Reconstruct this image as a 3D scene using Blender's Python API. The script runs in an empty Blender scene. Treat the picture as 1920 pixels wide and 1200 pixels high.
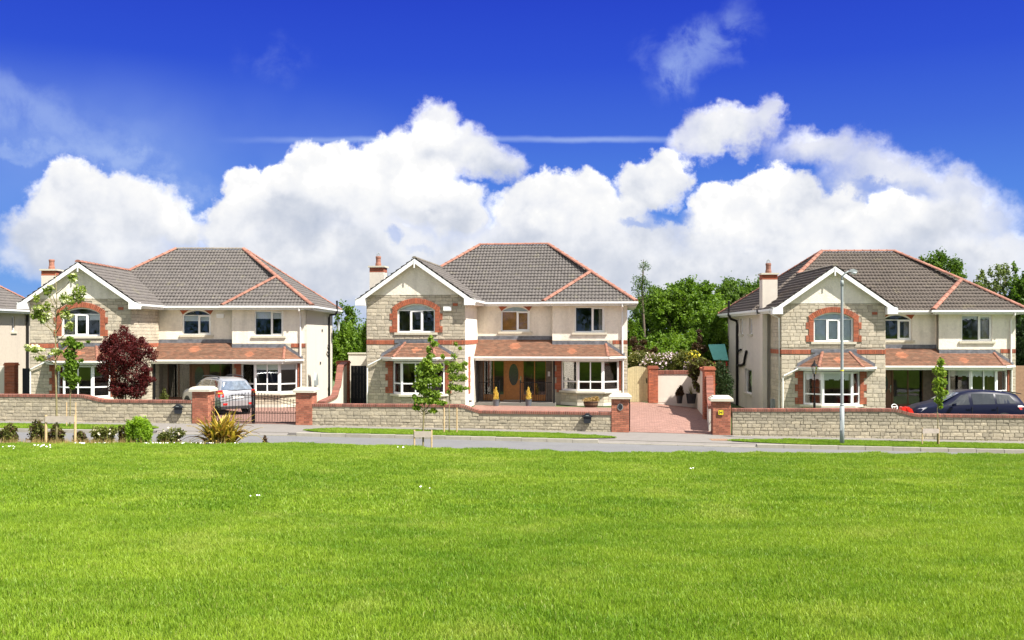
import bpy, bmesh, math, random
import numpy as np
from mathutils import Vector, Matrix
R = math.radians
rnd = random.Random(7)
scene = bpy.context.scene
COL = scene.collection

# ---------------------------------------------------------------- camera, light, sky, exposure
EYE = 3.95
F_PX, CX_PX, HY_PX = 1850.0, 952.0, 625.0          # measured on the 1920x1200 photograph
cam_d = bpy.data.cameras.new("camera")
cam = bpy.data.objects.new("camera", cam_d)
COL.objects.link(cam)
cam.location = (0, 0, EYE)
cam.rotation_euler = (R(90), 0, 0)
cam_d.sensor_width = 36
cam_d.lens = 36 * F_PX / 1920
cam_d.shift_x = (960 - CX_PX) / 1920
cam_d.shift_y = (HY_PX - 600) / 1920
cam_d.clip_start, cam_d.clip_end = 0.1, 3000
scene.camera = cam

SUN = Vector((1.48, -1.0, 2.35)).normalized()
sun_d = bpy.data.lights.new("sun", "SUN")
sun_d.energy, sun_d.angle, sun_d.color = 4.6, R(0.6), (1.0, 0.955, 0.88)
sun = bpy.data.objects.new("sun", sun_d)
COL.objects.link(sun)
sun.rotation_euler = SUN.to_track_quat('Z', 'Y').to_euler()
sun.location = (20, -15, 40)

scene.view_settings.view_transform = 'Standard'
scene.view_settings.look = 'None'
scene.view_settings.gamma = 1
scene.view_settings.exposure = 1.3
scene.view_settings.use_curve_mapping = False


class NT:
    """small helper for node trees"""
    def __init__(s, tree):
        s.t = tree
    def n(s, typ, **kw):
        nd = s.t.nodes.new(typ)
        for k, v in kw.items():
            setattr(nd, k, v)
        return nd
    def put(s, sock, v):
        if v is None:
            return
        if isinstance(v, bpy.types.NodeSocket):
            s.t.links.new(v, sock)
        elif isinstance(v, (tuple, list)) and len(v) == 3 and sock.type == 'RGBA':
            sock.default_value = (*v, 1)
        else:
            sock.default_value = v
    def m(s, op, a, b=None, c=None, clamp=False):
        nd = s.n('ShaderNodeMath', operation=op, use_clamp=clamp)
        s.put(nd.inputs[0], a); s.put(nd.inputs[1], b); s.put(nd.inputs[2], c)
        return nd.outputs[0]
    def v(s, op, a, b=None, scale=None):
        nd = s.n('ShaderNodeVectorMath', operation=op)
        s.put(nd.inputs[0], a); s.put(nd.inputs[1], b)
        if scale is not None:
            s.put(nd.inputs['Scale'], scale)
        return nd.outputs['Value'] if op in ('LENGTH', 'DOT_PRODUCT', 'DISTANCE') else nd.outputs[0]
    def mix(s, f, a, b, mode='MIX'):
        nd = s.n('ShaderNodeMix', data_type='RGBA', blend_type=mode)
        s.put(nd.inputs[0], f); s.put(nd.inputs[6], a); s.put(nd.inputs[7], b)
        return nd.outputs[2]
    def ss(s, x, lo, hi, a=0.0, b=1.0, smooth=True):
        nd = s.n('ShaderNodeMapRange', interpolation_type='SMOOTHSTEP' if smooth else 'LINEAR')
        for i, q in enumerate((x, lo, hi, a, b)):
            s.put(nd.inputs[i], q)
        return nd.outputs[0]
    def noise(s, vec, scale, detail=4, rough=0.55, out='Fac', dist=0.0):
        nd = s.n('ShaderNodeTexNoise')
        s.put(nd.inputs['Vector'], vec); nd.inputs['Scale'].default_value = scale
        nd.inputs['Detail'].default_value = detail; nd.inputs['Roughness'].default_value = rough
        nd.inputs['Distortion'].default_value = dist
        return nd.outputs[0] if out == 'Fac' else nd.outputs['Color']
    def ramp(s, f, stops, interp='LINEAR'):
        nd = s.n('ShaderNodeValToRGB')
        nd.color_ramp.interpolation = interp
        e = nd.color_ramp.elements
        while len(e) < len(stops):
            e.new(0.5)
        for q, (p, c) in zip(e, stops):
            q.position = p; q.color = (*c, 1)
        s.put(nd.inputs[0], f)
        return nd.outputs[0]


def lin(r, g, b):
    f = lambda c: ((c / 255 + 0.055) / 1.055) ** 2.4 if c > 10 else c / 255 / 12.92
    return (f(r), f(g), f(b))


# --- sky: Nishita sky graded to the deep blue of the photograph, with cumulus, cirrus and a contrail laid over it by direction
world = bpy.data.worlds.new("World")
scene.world = world
world.use_nodes = True
wt = world.node_tree
wt.nodes.clear()
W = NT(wt)
EXPO = 2 ** scene.view_settings.exposure
def build_sky():
    sky = W.n('ShaderNodeTexSky')
    sky.sky_type = 'NISHITA'
    sky.sun_disc = False
    sky.sun_elevation = math.asin(SUN.z)
    sky.sun_rotation = math.atan2(SUN.x, SUN.y)
    tc = W.n('ShaderNodeTexCoord')
    d = tc.outputs['Generated']
    sp = W.n('ShaderNodeSeparateXYZ'); W.put(sp.inputs[0], d)
    x, y, z = sp.outputs
    hor = W.m('SQRT', W.m('ADD', W.m('MULTIPLY', x, x), W.m('MULTIPLY', y, y)))
    el = W.m('DIVIDE', z, W.m('MAXIMUM', hor, 0.001))
    az = W.m('ARCTAN2', x, y)
    # blue graded by elevation
    hsv = W.n('ShaderNodeHueSaturation')
    hsv.inputs['Saturation'].default_value = 1.0
    W.put(hsv.inputs['Color'], sky.outputs[0])
    lum = W.n('ShaderNodeRGBToBW'); W.put(lum.inputs[0], sky.outputs[0])
    tint = W.ramp(el, [(0.0, lin(150, 190, 242)), (0.05, lin(120, 172, 245)), (0.13, lin(88, 142, 240)), (0.2, lin(68, 112, 230)),
                       (0.27, lin(48, 86, 222)), (0.35, lin(38, 68, 210)), (1.0, lin(30, 56, 180))])
    base = W.mix(0.12, tint, W.mix(1.0, sky.outputs[0], (0.02, 0.022, 0.03), 'MULTIPLY'))
    # noise fields (3D, by direction)
    n1 = W.noise(d, 11, 7, 0.6, 'Color')
    n2 = W.noise(d, 40, 5, 0.62, 'Color')
    w1 = W.v('SCALE', W.v('SUBTRACT', n1, (0.5, 0.5, 0.5)), scale=0.075)
    w2 = W.v('SCALE', W.v('SUBTRACT', n2, (0.5, 0.5, 0.5)), scale=0.03)
    cx = W.n('ShaderNodeCombineXYZ'); W.put(cx.inputs[0], az); W.put(cx.inputs[1], el)
    P0 = cx.outputs[0]
    P = W.v('MULTIPLY', W.v('ADD', W.v('ADD', P0, w1), w2), (1, 1, 0))
    nb = W.noise(d, 22, 4, 0.55)
    nsoft = W.noise(d, 9, 3, 0.5)
    def to_dir(px, py):
        a = math.atan((px - CX_PX) / F_PX)
        return a, (HY_PX - py) / F_PX * math.cos(a)
    # far veil on the left, soft
    veil = W.m('MULTIPLY', W.ss(W.v('LENGTH', W.v('MULTIPLY', W.v('SUBTRACT', P0, (-0.4, 0.17, 0)), (2.6, 9.5, 0))), 0.1, 1.0, 1.0, 0.0), W.m('MULTIPLY_ADD', nsoft, 0.9, -0.12))
    col = W.mix(veil, base, lin(150, 180, 240))
    # contrail
    ct = W.ss(W.m('ABSOLUTE', W.m('SUBTRACT', W.m('ADD', el, W.m('MULTIPLY', W.m('MULTIPLY', az, az), 0.105)), W.m('ADD', 0.1965, W.m('MULTIPLY', W.m('SUBTRACT', nb, 0.5), 0.006)))), 0.0, 0.0048, 1.0, 0.0)
    cm = W.m('MULTIPLY', W.m('MULTIPLY', W.ss(az, -0.30, -0.2), W.ss(az, 0.15, 0.19, 1.0, 0.0)), ct)
    col = W.mix(W.m('MULTIPLY', cm, W.m('MULTIPLY_ADD', nsoft, 0.9, -0.02)), col, lin(178, 200, 246))
    # cirrus wisp, upper right
    def wisp(col, px, py, rx, ry, rot, k, thr=0.47):
        a, e = to_dir(px, py)
        mp = W.n('ShaderNodeMapping', vector_type='TEXTURE')
        W.put(mp.inputs[0], W.v('MULTIPLY', W.v('ADD', P0, W.v('SCALE', W.v('SUBTRACT', n1, (0.5, 0.5, 0.5)), scale=0.11)), (1, 1, 0)))
        mp.inputs['Location'].default_value = (a, e, 0)
        mp.inputs['Rotation'].default_value = (0, 0, rot)
        mp.inputs['Scale'].default_value = (rx / F_PX, ry / F_PX, 1)
        f = W.ss(W.v('LENGTH', mp.outputs[0]), 0.15, 1.15, 1.0, 0.0)
        nz = W.noise(d, 22, 7, 0.6, dist=0.35)
        f = W.m('MULTIPLY', W.m('MULTIPLY', f, W.ss(nz, thr, thr + 0.26)), k)
        return W.mix(f, col, lin(175, 198, 245))
    col = wisp(col, 1325, 95, 125, 62, 0.75, 0.5, 0.36)
    col = wisp(col, 1290, 140, 40, 60, 0.2, 0.4, 0.38)
    col = wisp(col, 1225, 100, 60, 25, 0.1, 0.2, 0.4)
    col = wisp(col, 510, 110, 80, 60, 0.0, 0.12, 0.4)
    col = wisp(col, 170, 265, 300, 42, -0.36, 0.3, 0.3)
    col = wisp(col, 60, 275, 190, 16, -0.02, 0.5, 0.3)
    col = wisp(col, 290, 320, 160, 18, -0.42, 0.45, 0.3)
    col = wisp(col, 60, 215, 260, 50, -0.1, 0.2, 0.3)
    # clouds added out of view by noise, fuller and brighter to lift shaded walls
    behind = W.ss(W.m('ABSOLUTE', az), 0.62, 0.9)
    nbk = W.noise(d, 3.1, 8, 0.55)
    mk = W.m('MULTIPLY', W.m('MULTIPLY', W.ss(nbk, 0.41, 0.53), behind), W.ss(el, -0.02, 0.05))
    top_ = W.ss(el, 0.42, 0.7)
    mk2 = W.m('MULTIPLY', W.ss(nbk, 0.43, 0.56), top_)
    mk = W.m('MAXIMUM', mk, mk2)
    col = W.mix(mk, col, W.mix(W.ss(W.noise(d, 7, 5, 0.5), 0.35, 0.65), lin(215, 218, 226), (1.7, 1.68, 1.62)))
    # the puffs: px, py, rx, ry, softness, opacity, brightness
    puffs = [
        # high, thin cloud on the right
        (1560, 285, 75, 45, .75, .75, .05), (1640, 310, 80, 48, .8, .75, .0), (1710, 335, 95, 52, .8, .85, .0), (1800, 345, 80, 50, .75, .8, .05),
        (1850, 400, 80, 60, .8, .7, .0), (1600, 350, 90, 40, .8, .6, .0), (1530, 262, 48, 34, .7, .6, .1),
        (1320, 255, 62, 42, .55, .8, .1), (1365, 240, 66, 46, .5, .95, .1), (1430, 240, 60, 42, .6, .8, .05), (1458, 208, 30, 42, .7, .7, .1), (1300, 225, 26, 24, .8, .5, .1),
        (1490, 290, 60, 30, .9, .45, .0),
        # left cloud
        (180, 470, 215, 75, .55, .95, -.22), (60, 440, 75, 60, .5, .95, -.05), (350, 435, 48, 48, .45, 1, .0), (300, 405, 75, 58, .35, 1, .08),
        (110, 385, 80, 58, .35, 1, .12), (235, 375, 88, 62, .3, 1, .15), (150, 345, 62, 52, .28, 1, .2), (175, 420, 130, 62, .7, .8, .02), (180, 505, 210, 50, .8, .8, -.42),
        (5, 500, 35, 30, .9, .5, .2),
        # bank that fills the lower sky
        (620, 520, 270, 120, .5, 1, -.12), (1000, 520, 330, 125, .5, 1, -.1), (1400, 520, 330, 110, .5, 1, -.1), (1760, 500, 260, 95, .6, .95, -.12), (620, 610, 260, 60, .9, .5, -.1), (1180, 600, 500, 60, .8, .7, -.12),
        # main cloud, back to front
        (815, 235, 52, 50, .45, .95, .05), (850, 285, 85, 62, .4, .95, -.06), (905, 310, 70, 40, .6, .9, -.05), (950, 330, 36, 28, .7, .8, -.05), (792, 285, 70, 60, .35, 1, .1),
        (720, 305, 66, 52, .28, 1, .18), (650, 318, 60, 50, .28, 1, .2), (590, 325, 62, 54, .25, 1, .25), (530, 350, 52, 46, .25, 1, .25), (455, 360, 52, 48, .25, 1, .2),
        (430, 415, 52, 60, .3, 1, .1), (525, 400, 100, 62, .4, 1, .12), (660, 375, 120, 68, .4, 1, .15), (800, 360, 90, 62, .35, 1, .14), (860, 395, 62, 50, .35, 1, .16),
        (560, 430, 130, 62, .7, .8, -.3), (480, 470, 100, 60, .6, .85, -.05), (740, 450, 130, 60, .6, .85, .05), (820, 300, 60, 34, .9, .6, -.3), (520, 385, 55, 26, .8, .4, -.3),
        # middle cloud
        (1195, 340, 40, 42, .35, 1, .12), (1262, 322, 50, 46, .3, 1, .08), (1235, 360, 64, 42, .4, 1, -.02), (1110, 368, 50, 42, .28, 1, .2), (1045, 372, 55, 44, .25, 1, .25),
        (985, 395, 64, 46, .3, 1, .18), (1150, 395, 80, 40, .4, 1, .08), (1060, 420, 130, 56, .5, 1, .12), (960, 440, 70, 44, .7, .7, -.3), (1180, 445, 120, 46, .6, .9, .02),
        # right cloud
        (1440, 348, 62, 44, .25, 1, .25), (1352, 372, 48, 46, .25, 1, .25), (1400, 400, 90, 56, .3, 1, .22), (1490, 380, 50, 46, .4, 1, .1), (1340, 425, 80, 44, .5, 1, .15),
        (1560, 385, 55, 36, .35, 1, .1), (1665, 392, 52, 40, .28, 1, .22), (1610, 420, 80, 46, .35, 1, .16), (1720, 425, 100, 56, .5, 1, .1), (1800, 400, 70, 52, .6, .9, .02), (1500, 430, 110, 50, .5, 1, .12),
        (1850, 470, 90, 50, .7, .9, -.1), (1560, 470, 160, 52, .7, .9, -.08), (1240, 480, 160, 50, .8, .8, -.06),
    ]
    gaps = ((1262, 408, 52, 20, .85), (1200, 425, 40, 14, .5), (735, 438, 20, 16, .4), (790, 462, 26, 12, .2), (1645, 352, 60, 16, .55), (650, 590, 60, 35, .35))
    nbs = W.m('MULTIPLY_ADD', nb, 1.6, -0.32)
    def background(c):
        bg = W.n('ShaderNodeBackground')
        W.put(bg.inputs[0], W.mix(1.0, c, (10 / EXPO,) * 3, 'MULTIPLY'))
        bg.inputs[1].default_value = 0.1
        return bg.outputs[0]
    def sector(x0, x1):
        """the cloud puffs that touch azimuths x0..x1 (photo columns): only these are worked out for a ray in that sector"""
        T, A = 0.7, 1.0                                     # running shade of the cloud and how much blue still shows
        for (px, py, rx, ry, so, op, br) in puffs:
            if px + rx * 1.15 + 110 < x0 or px - rx * 1.15 - 110 > x1:
                continue
            a, e = to_dir(px, py)
            ca = math.cos(a)
            sx, sy = F_PX / rx / ca ** 2 / 1.12, F_PX / ry / ca / 1.12
            q = W.n('ShaderNodeVectorMath', operation='MULTIPLY_ADD')
            W.put(q.inputs[0], P); q.inputs[1].default_value = (sx, sy, 0); q.inputs[2].default_value = (-a * sx, -e * sy, 0)
            mk_ = W.ss(W.v('LENGTH', q.outputs[0]), 1 - min(0.98, so * 1.1), 1.0, op, 0.0)
            t = W.m('ADD', W.v('DOT_PRODUCT', q.outputs[0], (0.05, 0.42, 0)), br)
            mx = W.n('ShaderNodeMix', data_type='FLOAT')
            W.put(mx.inputs[0], mk_); W.put(mx.inputs[2], T); W.put(mx.inputs[3], t)
            T = mx.outputs[0]
            A = W.m('MULTIPLY', A, W.m('SUBTRACT', 1.0, mk_))
        A = W.m('SUBTRACT', 1.0, A)
        for (px, py, rx, ry, k) in gaps:                    # little gaps of blue in the bank
            if px + rx + 110 < x0 or px - rx - 110 > x1:
                continue
            a, e = to_dir(px, py)
            A = W.m('MULTIPLY', A, W.ss(W.v('LENGTH', W.v('MULTIPLY', W.v('SUBTRACT', P, (a, e, 0)), (F_PX / rx, F_PX / ry, 0))), 0.3, 1.1, 1 - k, 1.0))
        shade = W.ramp(W.m('ADD', T, nbs), [(0.0, lin(196, 204, 220)), (0.3, lin(216, 221, 232)), (0.6, lin(240, 242, 247)), (0.85, lin(253, 253, 253)), (1.0, (1.25, 1.25, 1.25))])
        return background(W.mix(A, col, shade))
    def choose(f, a_, b_):
        ms = W.n('ShaderNodeMixShader')
        W.put(ms.inputs[0], f); wt.links.new(a_, ms.inputs[1]); wt.links.new(b_, ms.inputs[2])
        return ms.outputs[0]
    edges = [-1500, 380, 760, 1140, 1520, 3400]
    front = sector(edges[0], edges[1])
    for x0, x1 in zip(edges[1:-1], edges[2:]):
        front = choose(W.m('GREATER_THAN', az, to_dir(x0, 600)[0]), front, sector(x0, x1))
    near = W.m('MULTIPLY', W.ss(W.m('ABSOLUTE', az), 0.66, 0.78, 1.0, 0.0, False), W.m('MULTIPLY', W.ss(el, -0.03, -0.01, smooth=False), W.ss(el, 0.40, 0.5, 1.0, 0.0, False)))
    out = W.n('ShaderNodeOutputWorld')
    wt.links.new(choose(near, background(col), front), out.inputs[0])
build_sky()
world.cycles.sampling_method = 'MANUAL'
world.cycles.sample_map_resolution = 512

# ---------------------------------------------------------------- helpers
def at(px, py, Y):
    """a point of the place seen at photo pixel (px, py) and lying Y metres in front of the camera"""
    return Vector(((px - CX_PX) / F_PX * Y, Y, EYE - (py - HY_PX) / F_PX * Y))


class Fr:
    """a vertical working plane: origin, direction u along it, d into it"""
    def __init__(s, ox, oy, dx=1, dy=0):
        l = math.hypot(dx, dy)
        s.o = (ox, oy); s.d = (dx / l, dy / l)
    def pt(s, u, d, z):
        return (s.o[0] + u * s.d[0] - d * s.d[1], s.o[1] + u * s.d[1] + d * s.d[0], z)
    @property
    def rot(s):
        return math.atan2(s.d[1], s.d[0])


class MB:
    def __init__(s):
        s.v = []; s.f = []; s.mi = []; s.cur = 0
    def face(s, pts):
        b = len(s.v)
        s.v.extend(tuple(p) for p in pts)
        s.f.append(tuple(range(b, b + len(pts)))); s.mi.append(s.cur)
    def hexa(s, p):
        """8 points: bottom ring 0-3, top ring 4-7"""
        b = len(s.v)
        s.v.extend(tuple(q) for q in p)
        for q in ((0, 3, 2, 1), (4, 5, 6, 7), (0, 1, 5, 4), (1, 2, 6, 5), (2, 3, 7, 6), (3, 0, 4, 7)):
            s.f.append(tuple(b + i for i in q)); s.mi.append(s.cur)
    def box(s, x0, x1, y0, y1, z0, z1):
        s.hexa([(x0, y0, z0), (x1, y0, z0), (x1, y1, z0), (x0, y1, z0), (x0, y0, z1), (x1, y0, z1), (x1, y1, z1), (x0, y1, z1)])
    def fbox(s, fr, u0, u1, d0, d1, z0, z1):
        s.hexa([fr.pt(u0, d0, z0), fr.pt(u1, d0, z0), fr.pt(u1, d1, z0), fr.pt(u0, d1, z0),
                fr.pt(u0, d0, z1), fr.pt(u1, d0, z1), fr.pt(u1, d1, z1), fr.pt(u0, d1, z1)])
    def slab(s, poly, z0, z1):
        """vertical prism over an xy polygon (counter-clockwise)"""
        n = len(poly); b = len(s.v)
        s.v.extend((x, y, z0) for x, y in poly); s.v.extend((x, y, z1) for x, y in poly)
        s.f.append(tuple(b + n - 1 - i for i in range(n))); s.mi.append(s.cur)
        s.f.append(tuple(b + n + i for i in range(n))); s.mi.append(s.cur)
        for i in range(n):
            j = (i + 1) % n
            s.f.append((b + i, b + j, b + n + j, b + n + i)); s.mi.append(s.cur)
    def fprism(s, fr, poly, d0, d1):
        """prism of a (u, z) polygon through depth d0..d1 of a frame"""
        n = len(poly); b = len(s.v)
        s.v.extend(fr.pt(u, d0, z) for u, z in poly); s.v.extend(fr.pt(u, d1, z) for u, z in poly)
        s.f.append(tuple(b + i for i in range(n))); s.mi.append(s.cur)
        s.f.append(tuple(b + n + n - 1 - i for i in range(n))); s.mi.append(s.cur)
        for i in range(n):
            j = (i + 1) % n
            s.f.append((b + j, b + i, b + n + i, b + n + j)); s.mi.append(s.cur)
    def tube(s, pts, r, n=8, cap=True):
        pts = [Vector(p) for p in pts]
        rs = r if isinstance(r, (list, tuple)) else [r] * len(pts)
        b = len(s.v)
        up = Vector((0, 0, 1))
        for i, p in enumerate(pts):
            t = (pts[min(i + 1, len(pts) - 1)] - pts[max(i - 1, 0)]).normalized()
            a = t.cross(up)
            if a.length < 0.05:
                a = t.cross(Vector((0, 1, 0)))
            a.normalize(); c = t.cross(a)
            for k in range(n):
                q = 2 * math.pi * k / n
                s.v.append(tuple(p + (a * math.cos(q) + c * math.sin(q)) * rs[i]))
        for i in range(len(pts) - 1):
            for k in range(n):
                k2 = (k + 1) % n
                s.f.append((b + i * n + k, b + i * n + k2, b + (i + 1) * n + k2, b + (i + 1) * n + k)); s.mi.append(s.cur)
        if cap:
            s.f.append(tuple(b + n - 1 - k for k in range(n))); s.mi.append(s.cur)
            e = b + (len(pts) - 1) * n
            s.f.append(tuple(e + k for k in range(n))); s.mi.append(s.cur)
    def lathe(s, cx, cy, prof, n=16):
        s_pts = [(cx, cy, z) for r, z in prof]
        b = len(s.v)
        for r, z in prof:
            for k in range(n):
                q = 2 * math.pi * k / n
                s.v.append((cx + r * math.cos(q), cy + r * math.sin(q), z))
        for i in range(len(prof) - 1):
            for k in range(n):
                k2 = (k + 1) % n
                s.f.append((b + i * n + k, b + i * n + k2, b + (i + 1) * n + k2, b + (i + 1) * n + k)); s.mi.append(s.cur)
        s.f.append(tuple(b + n - 1 - k for k in range(n))); s.mi.append(s.cur)
        e = b + (len(prof) - 1) * n
        s.f.append(tuple(e + k for k in range(n))); s.mi.append(s.cur)
    def mesh(s, name, mats, smooth=False):
        me = bpy.data.meshes.new(name)
        me.from_pydata(s.v, [], s.f)
        if not isinstance(mats, (list, tuple)):
            mats = [mats]
        for m in mats:
            me.materials.append(m)
        if len(mats) > 1:
            me.polygons.foreach_set('material_index', s.mi)
        if smooth:
            me.polygons.foreach_set('use_smooth', [True] * len(me.polygons))
        me.update()
        return me
    def build(s, name, mats, parent=None, smooth=False, kind=None, label=None):
        return obj(name, s.mesh(name, mats, smooth), parent, kind, label)


def obj(name, me, parent=None, kind=None, label=None):
    o = bpy.data.objects.new(name, me)
    COL.objects.link(o)
    if parent is not None:
        o.parent = parent
    if kind:
        o['kind'] = kind
    if label:
        o['label'] = label
    return o


def tag(o, label, cat=None, group=None, kind=None):
    o['label'] = label
    if cat: o['category'] = cat
    if group: o['group'] = group
    if kind: o['kind'] = kind
    return o


def empty(name, loc, rz=0):
    o = bpy.data.objects.new(name, None)
    COL.objects.link(o)
    o.location = loc; o.rotation_euler = (0, 0, rz)
    o.empty_display_size = 0.3
    return o


def np_mesh(name, verts, faces4=None, faces3=None, mats=None, smooth=False):
    me = bpy.data.meshes.new(name)
    verts = np.asarray(verts, np.float32)
    nf4 = 0 if faces4 is None else len(faces4); nf3 = 0 if faces3 is None else len(faces3)
    me.vertices.add(len(verts)); me.vertices.foreach_set('co', verts.ravel())
    idx = []; starts = []; p = 0
    tot = nf4 * 4 + nf3 * 3
    me.loops.add(tot); me.polygons.add(nf4 + nf3)
    li = np.concatenate([np.asarray(q, np.int32).ravel() for q in (faces4, faces3) if q is not None])
    me.loops.foreach_set('vertex_index', li)
    st = np.concatenate([np.arange(nf4) * 4, nf4 * 4 + np.arange(nf3) * 3]).astype(np.int32)
    me.polygons.foreach_set('loop_start', st)
    for m in (mats or []):
        me.materials.append(m)
    if smooth:
        me.polygons.foreach_set('use_smooth', np.ones(nf4 + nf3, bool))
    me.update(calc_edges=True)
    me.validate()
    return me


# ---------------------------------------------------------------- materials
def mat(name, color, rough=0.8, var=0.0, noise=None, bump=None, metal=0.0, spec=0.5, hue=0.0, coat=0.0, col2=None, objvar=False, island=False, streak=None, dirt=None):
    """procedural material. noise=(scale, amount), bump=(scale, strength), var: brightness spread per object or per island"""
    m = bpy.data.materials.new(name)
    m.use_nodes = True
    t = m.node_tree
    N = NT(t)
    b = t.nodes['Principled BSDF']
    b.inputs['Roughness'].default_value = rough
    b.inputs['Metallic'].default_value = metal
    b.inputs['Specular IOR Level'].default_value = spec
    if coat:
        b.inputs['Coat Weight'].default_value = coat
        b.inputs['Coat Roughness'].default_value = 0.04
    c = N.mix(0, color, color)
    geo = N.n('ShaderNodeNewGeometry')
    tc = N.n('ShaderNodeTexCoord')
    pos = geo.outputs['Position']
    rand = None
    if objvar:
        oi = N.n('ShaderNodeObjectInfo'); rand = oi.outputs['Random']
    if island:
        rand = geo.outputs['Random Per Island']
    if col2 is not None:
        f = rand if rand is not None else N.ss(N.noise(pos, (noise or (3, 0))[0] * 0.6, 4), 0.35, 0.65)
        if noise and rand is not None:
            f = N.m('ADD', N.m('MULTIPLY', f, 0.7), N.m('MULTIPLY', N.noise(pos, noise[0], 3), 0.3))
        c = N.mix(f, color, col2)
    if rand is not None and var:
        wn = N.n('ShaderNodeTexWhiteNoise', noise_dimensions='1D'); N.put(wn.inputs['W'], rand)
        k = N.ss(wn.outputs['Value'], 0, 1, 1 - var, 1 + var, smooth=False)
        c = N.mix(1.0, c, N.v('SCALE', (1, 1, 1), scale=k), 'MULTIPLY')
    if noise:
        k = N.ss(N.noise(pos, noise[0], 6, 0.62), 0.3, 0.7, 1 - noise[1], 1 + noise[1], smooth=False)
        c = N.mix(1.0, c, N.v('SCALE', (1, 1, 1), scale=k), 'MULTIPLY')
    if streak:
        # rain streaks / weathering: (scale across, amount, colour)
        sc, am, dc = streak
        mp = N.n('ShaderNodeMapping'); N.put(mp.inputs[0], pos); mp.inputs['Scale'].default_value = (1, 1, 0.12)
        f = N.m('MULTIPLY', N.ss(N.noise(mp.outputs[0], sc, 5, 0.6), 0.44, 0.68), am)
        c = N.mix(f, c, dc)
    if dirt:
        sc, thr, am, dc = dirt
        f = N.m('MULTIPLY', N.ss(N.noise(pos, sc, 6, 0.6), thr, thr + 0.12), am)
        c = N.mix(f, c, dc)
    N.put(b.inputs['Base Color'], c)
    if bump:
        bp = N.n('ShaderNodeBump'); bp.inputs['Strength'].default_value = bump[1]; bp.inputs['Distance'].default_value = 0.02
        N.put(bp.inputs['Height'], N.noise(pos, bump[0], 5, 0.6))
        N.put(b.inputs['Normal'], bp.outputs[0])
    return m


def leaf_mat(name, c1, c2, trans=0.35, patch=1.2, rough=0.5):
    m = bpy.data.materials.new(name)
    m.use_nodes = True
    t = m.node_tree; N = NT(t)
    b = t.nodes['Principled BSDF']
    geo = N.n('ShaderNodeNewGeometry')
    f = N.m('ADD', N.m('MULTIPLY', geo.outputs['Random Per Island'], 0.6), N.m('MULTIPLY', N.ss(N.noise(geo.outputs['Position'], patch, 3), 0.35, 0.65), 0.4))
    c = N.mix(f, c1, c2)
    N.put(b.inputs['Base Color'], c)
    b.inputs['Roughness'].default_value = rough
    b.inputs['Specular IOR Level'].default_value = 0.25
    tr = N.n('ShaderNodeBsdfTranslucent'); N.put(tr.inputs[0], N.mix(1.0, c, (1.25, 1.3, 0.6), 'MULTIPLY'))
    ms = N.n('ShaderNodeMixShader'); ms.inputs[0].default_value = trans
    t.links.new(b.outputs[0], ms.inputs[1]); t.links.new(tr.outputs[0], ms.inputs[2])
    t.links.new(ms.outputs[0], t.nodes['Material Output'].inputs[0])
    return m


def glass_mat(name, tint=(0.75, 0.8, 0.82), refl=1.0):
    m = bpy.data.materials.new(name)
    m.use_nodes = True
    t = m.node_tree; N = NT(t)
    t.nodes.remove(t.nodes['Principled BSDF'])
    gl = N.n('ShaderNodeBsdfGlossy'); gl.inputs['Roughness'].default_value = 0.02; gl.inputs[0].default_value = (refl, refl, refl, 1)
    tp = N.n('ShaderNodeBsdfTransparent'); tp.inputs[0].default_value = (*tint, 1)
    fr = N.n('ShaderNodeFresnel'); fr.inputs[0].default_value = 1.5
    bp = N.n('ShaderNodeBump'); bp.inputs['Strength'].default_value = 0.04; bp.inputs['Distance'].default_value = 0.03
    g = N.n('ShaderNodeNewGeometry'); N.put(bp.inputs['Height'], N.noise(g.outputs['Position'], 1.7, 2))
    t.links.new(bp.outputs[0], gl.inputs['Normal'])
    ms = N.n('ShaderNodeMixShader')
    N.put(ms.inputs[0], N.m('MULTIPLY', fr.outputs[0], 1.15, clamp=True))
    t.links.new(tp.outputs[0], ms.inputs[1]); t.links.new(gl.outputs[0], ms.inputs[2])
    t.links.new(ms.outputs[0], t.nodes['Material Output'].inputs[0])
    return m


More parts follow.
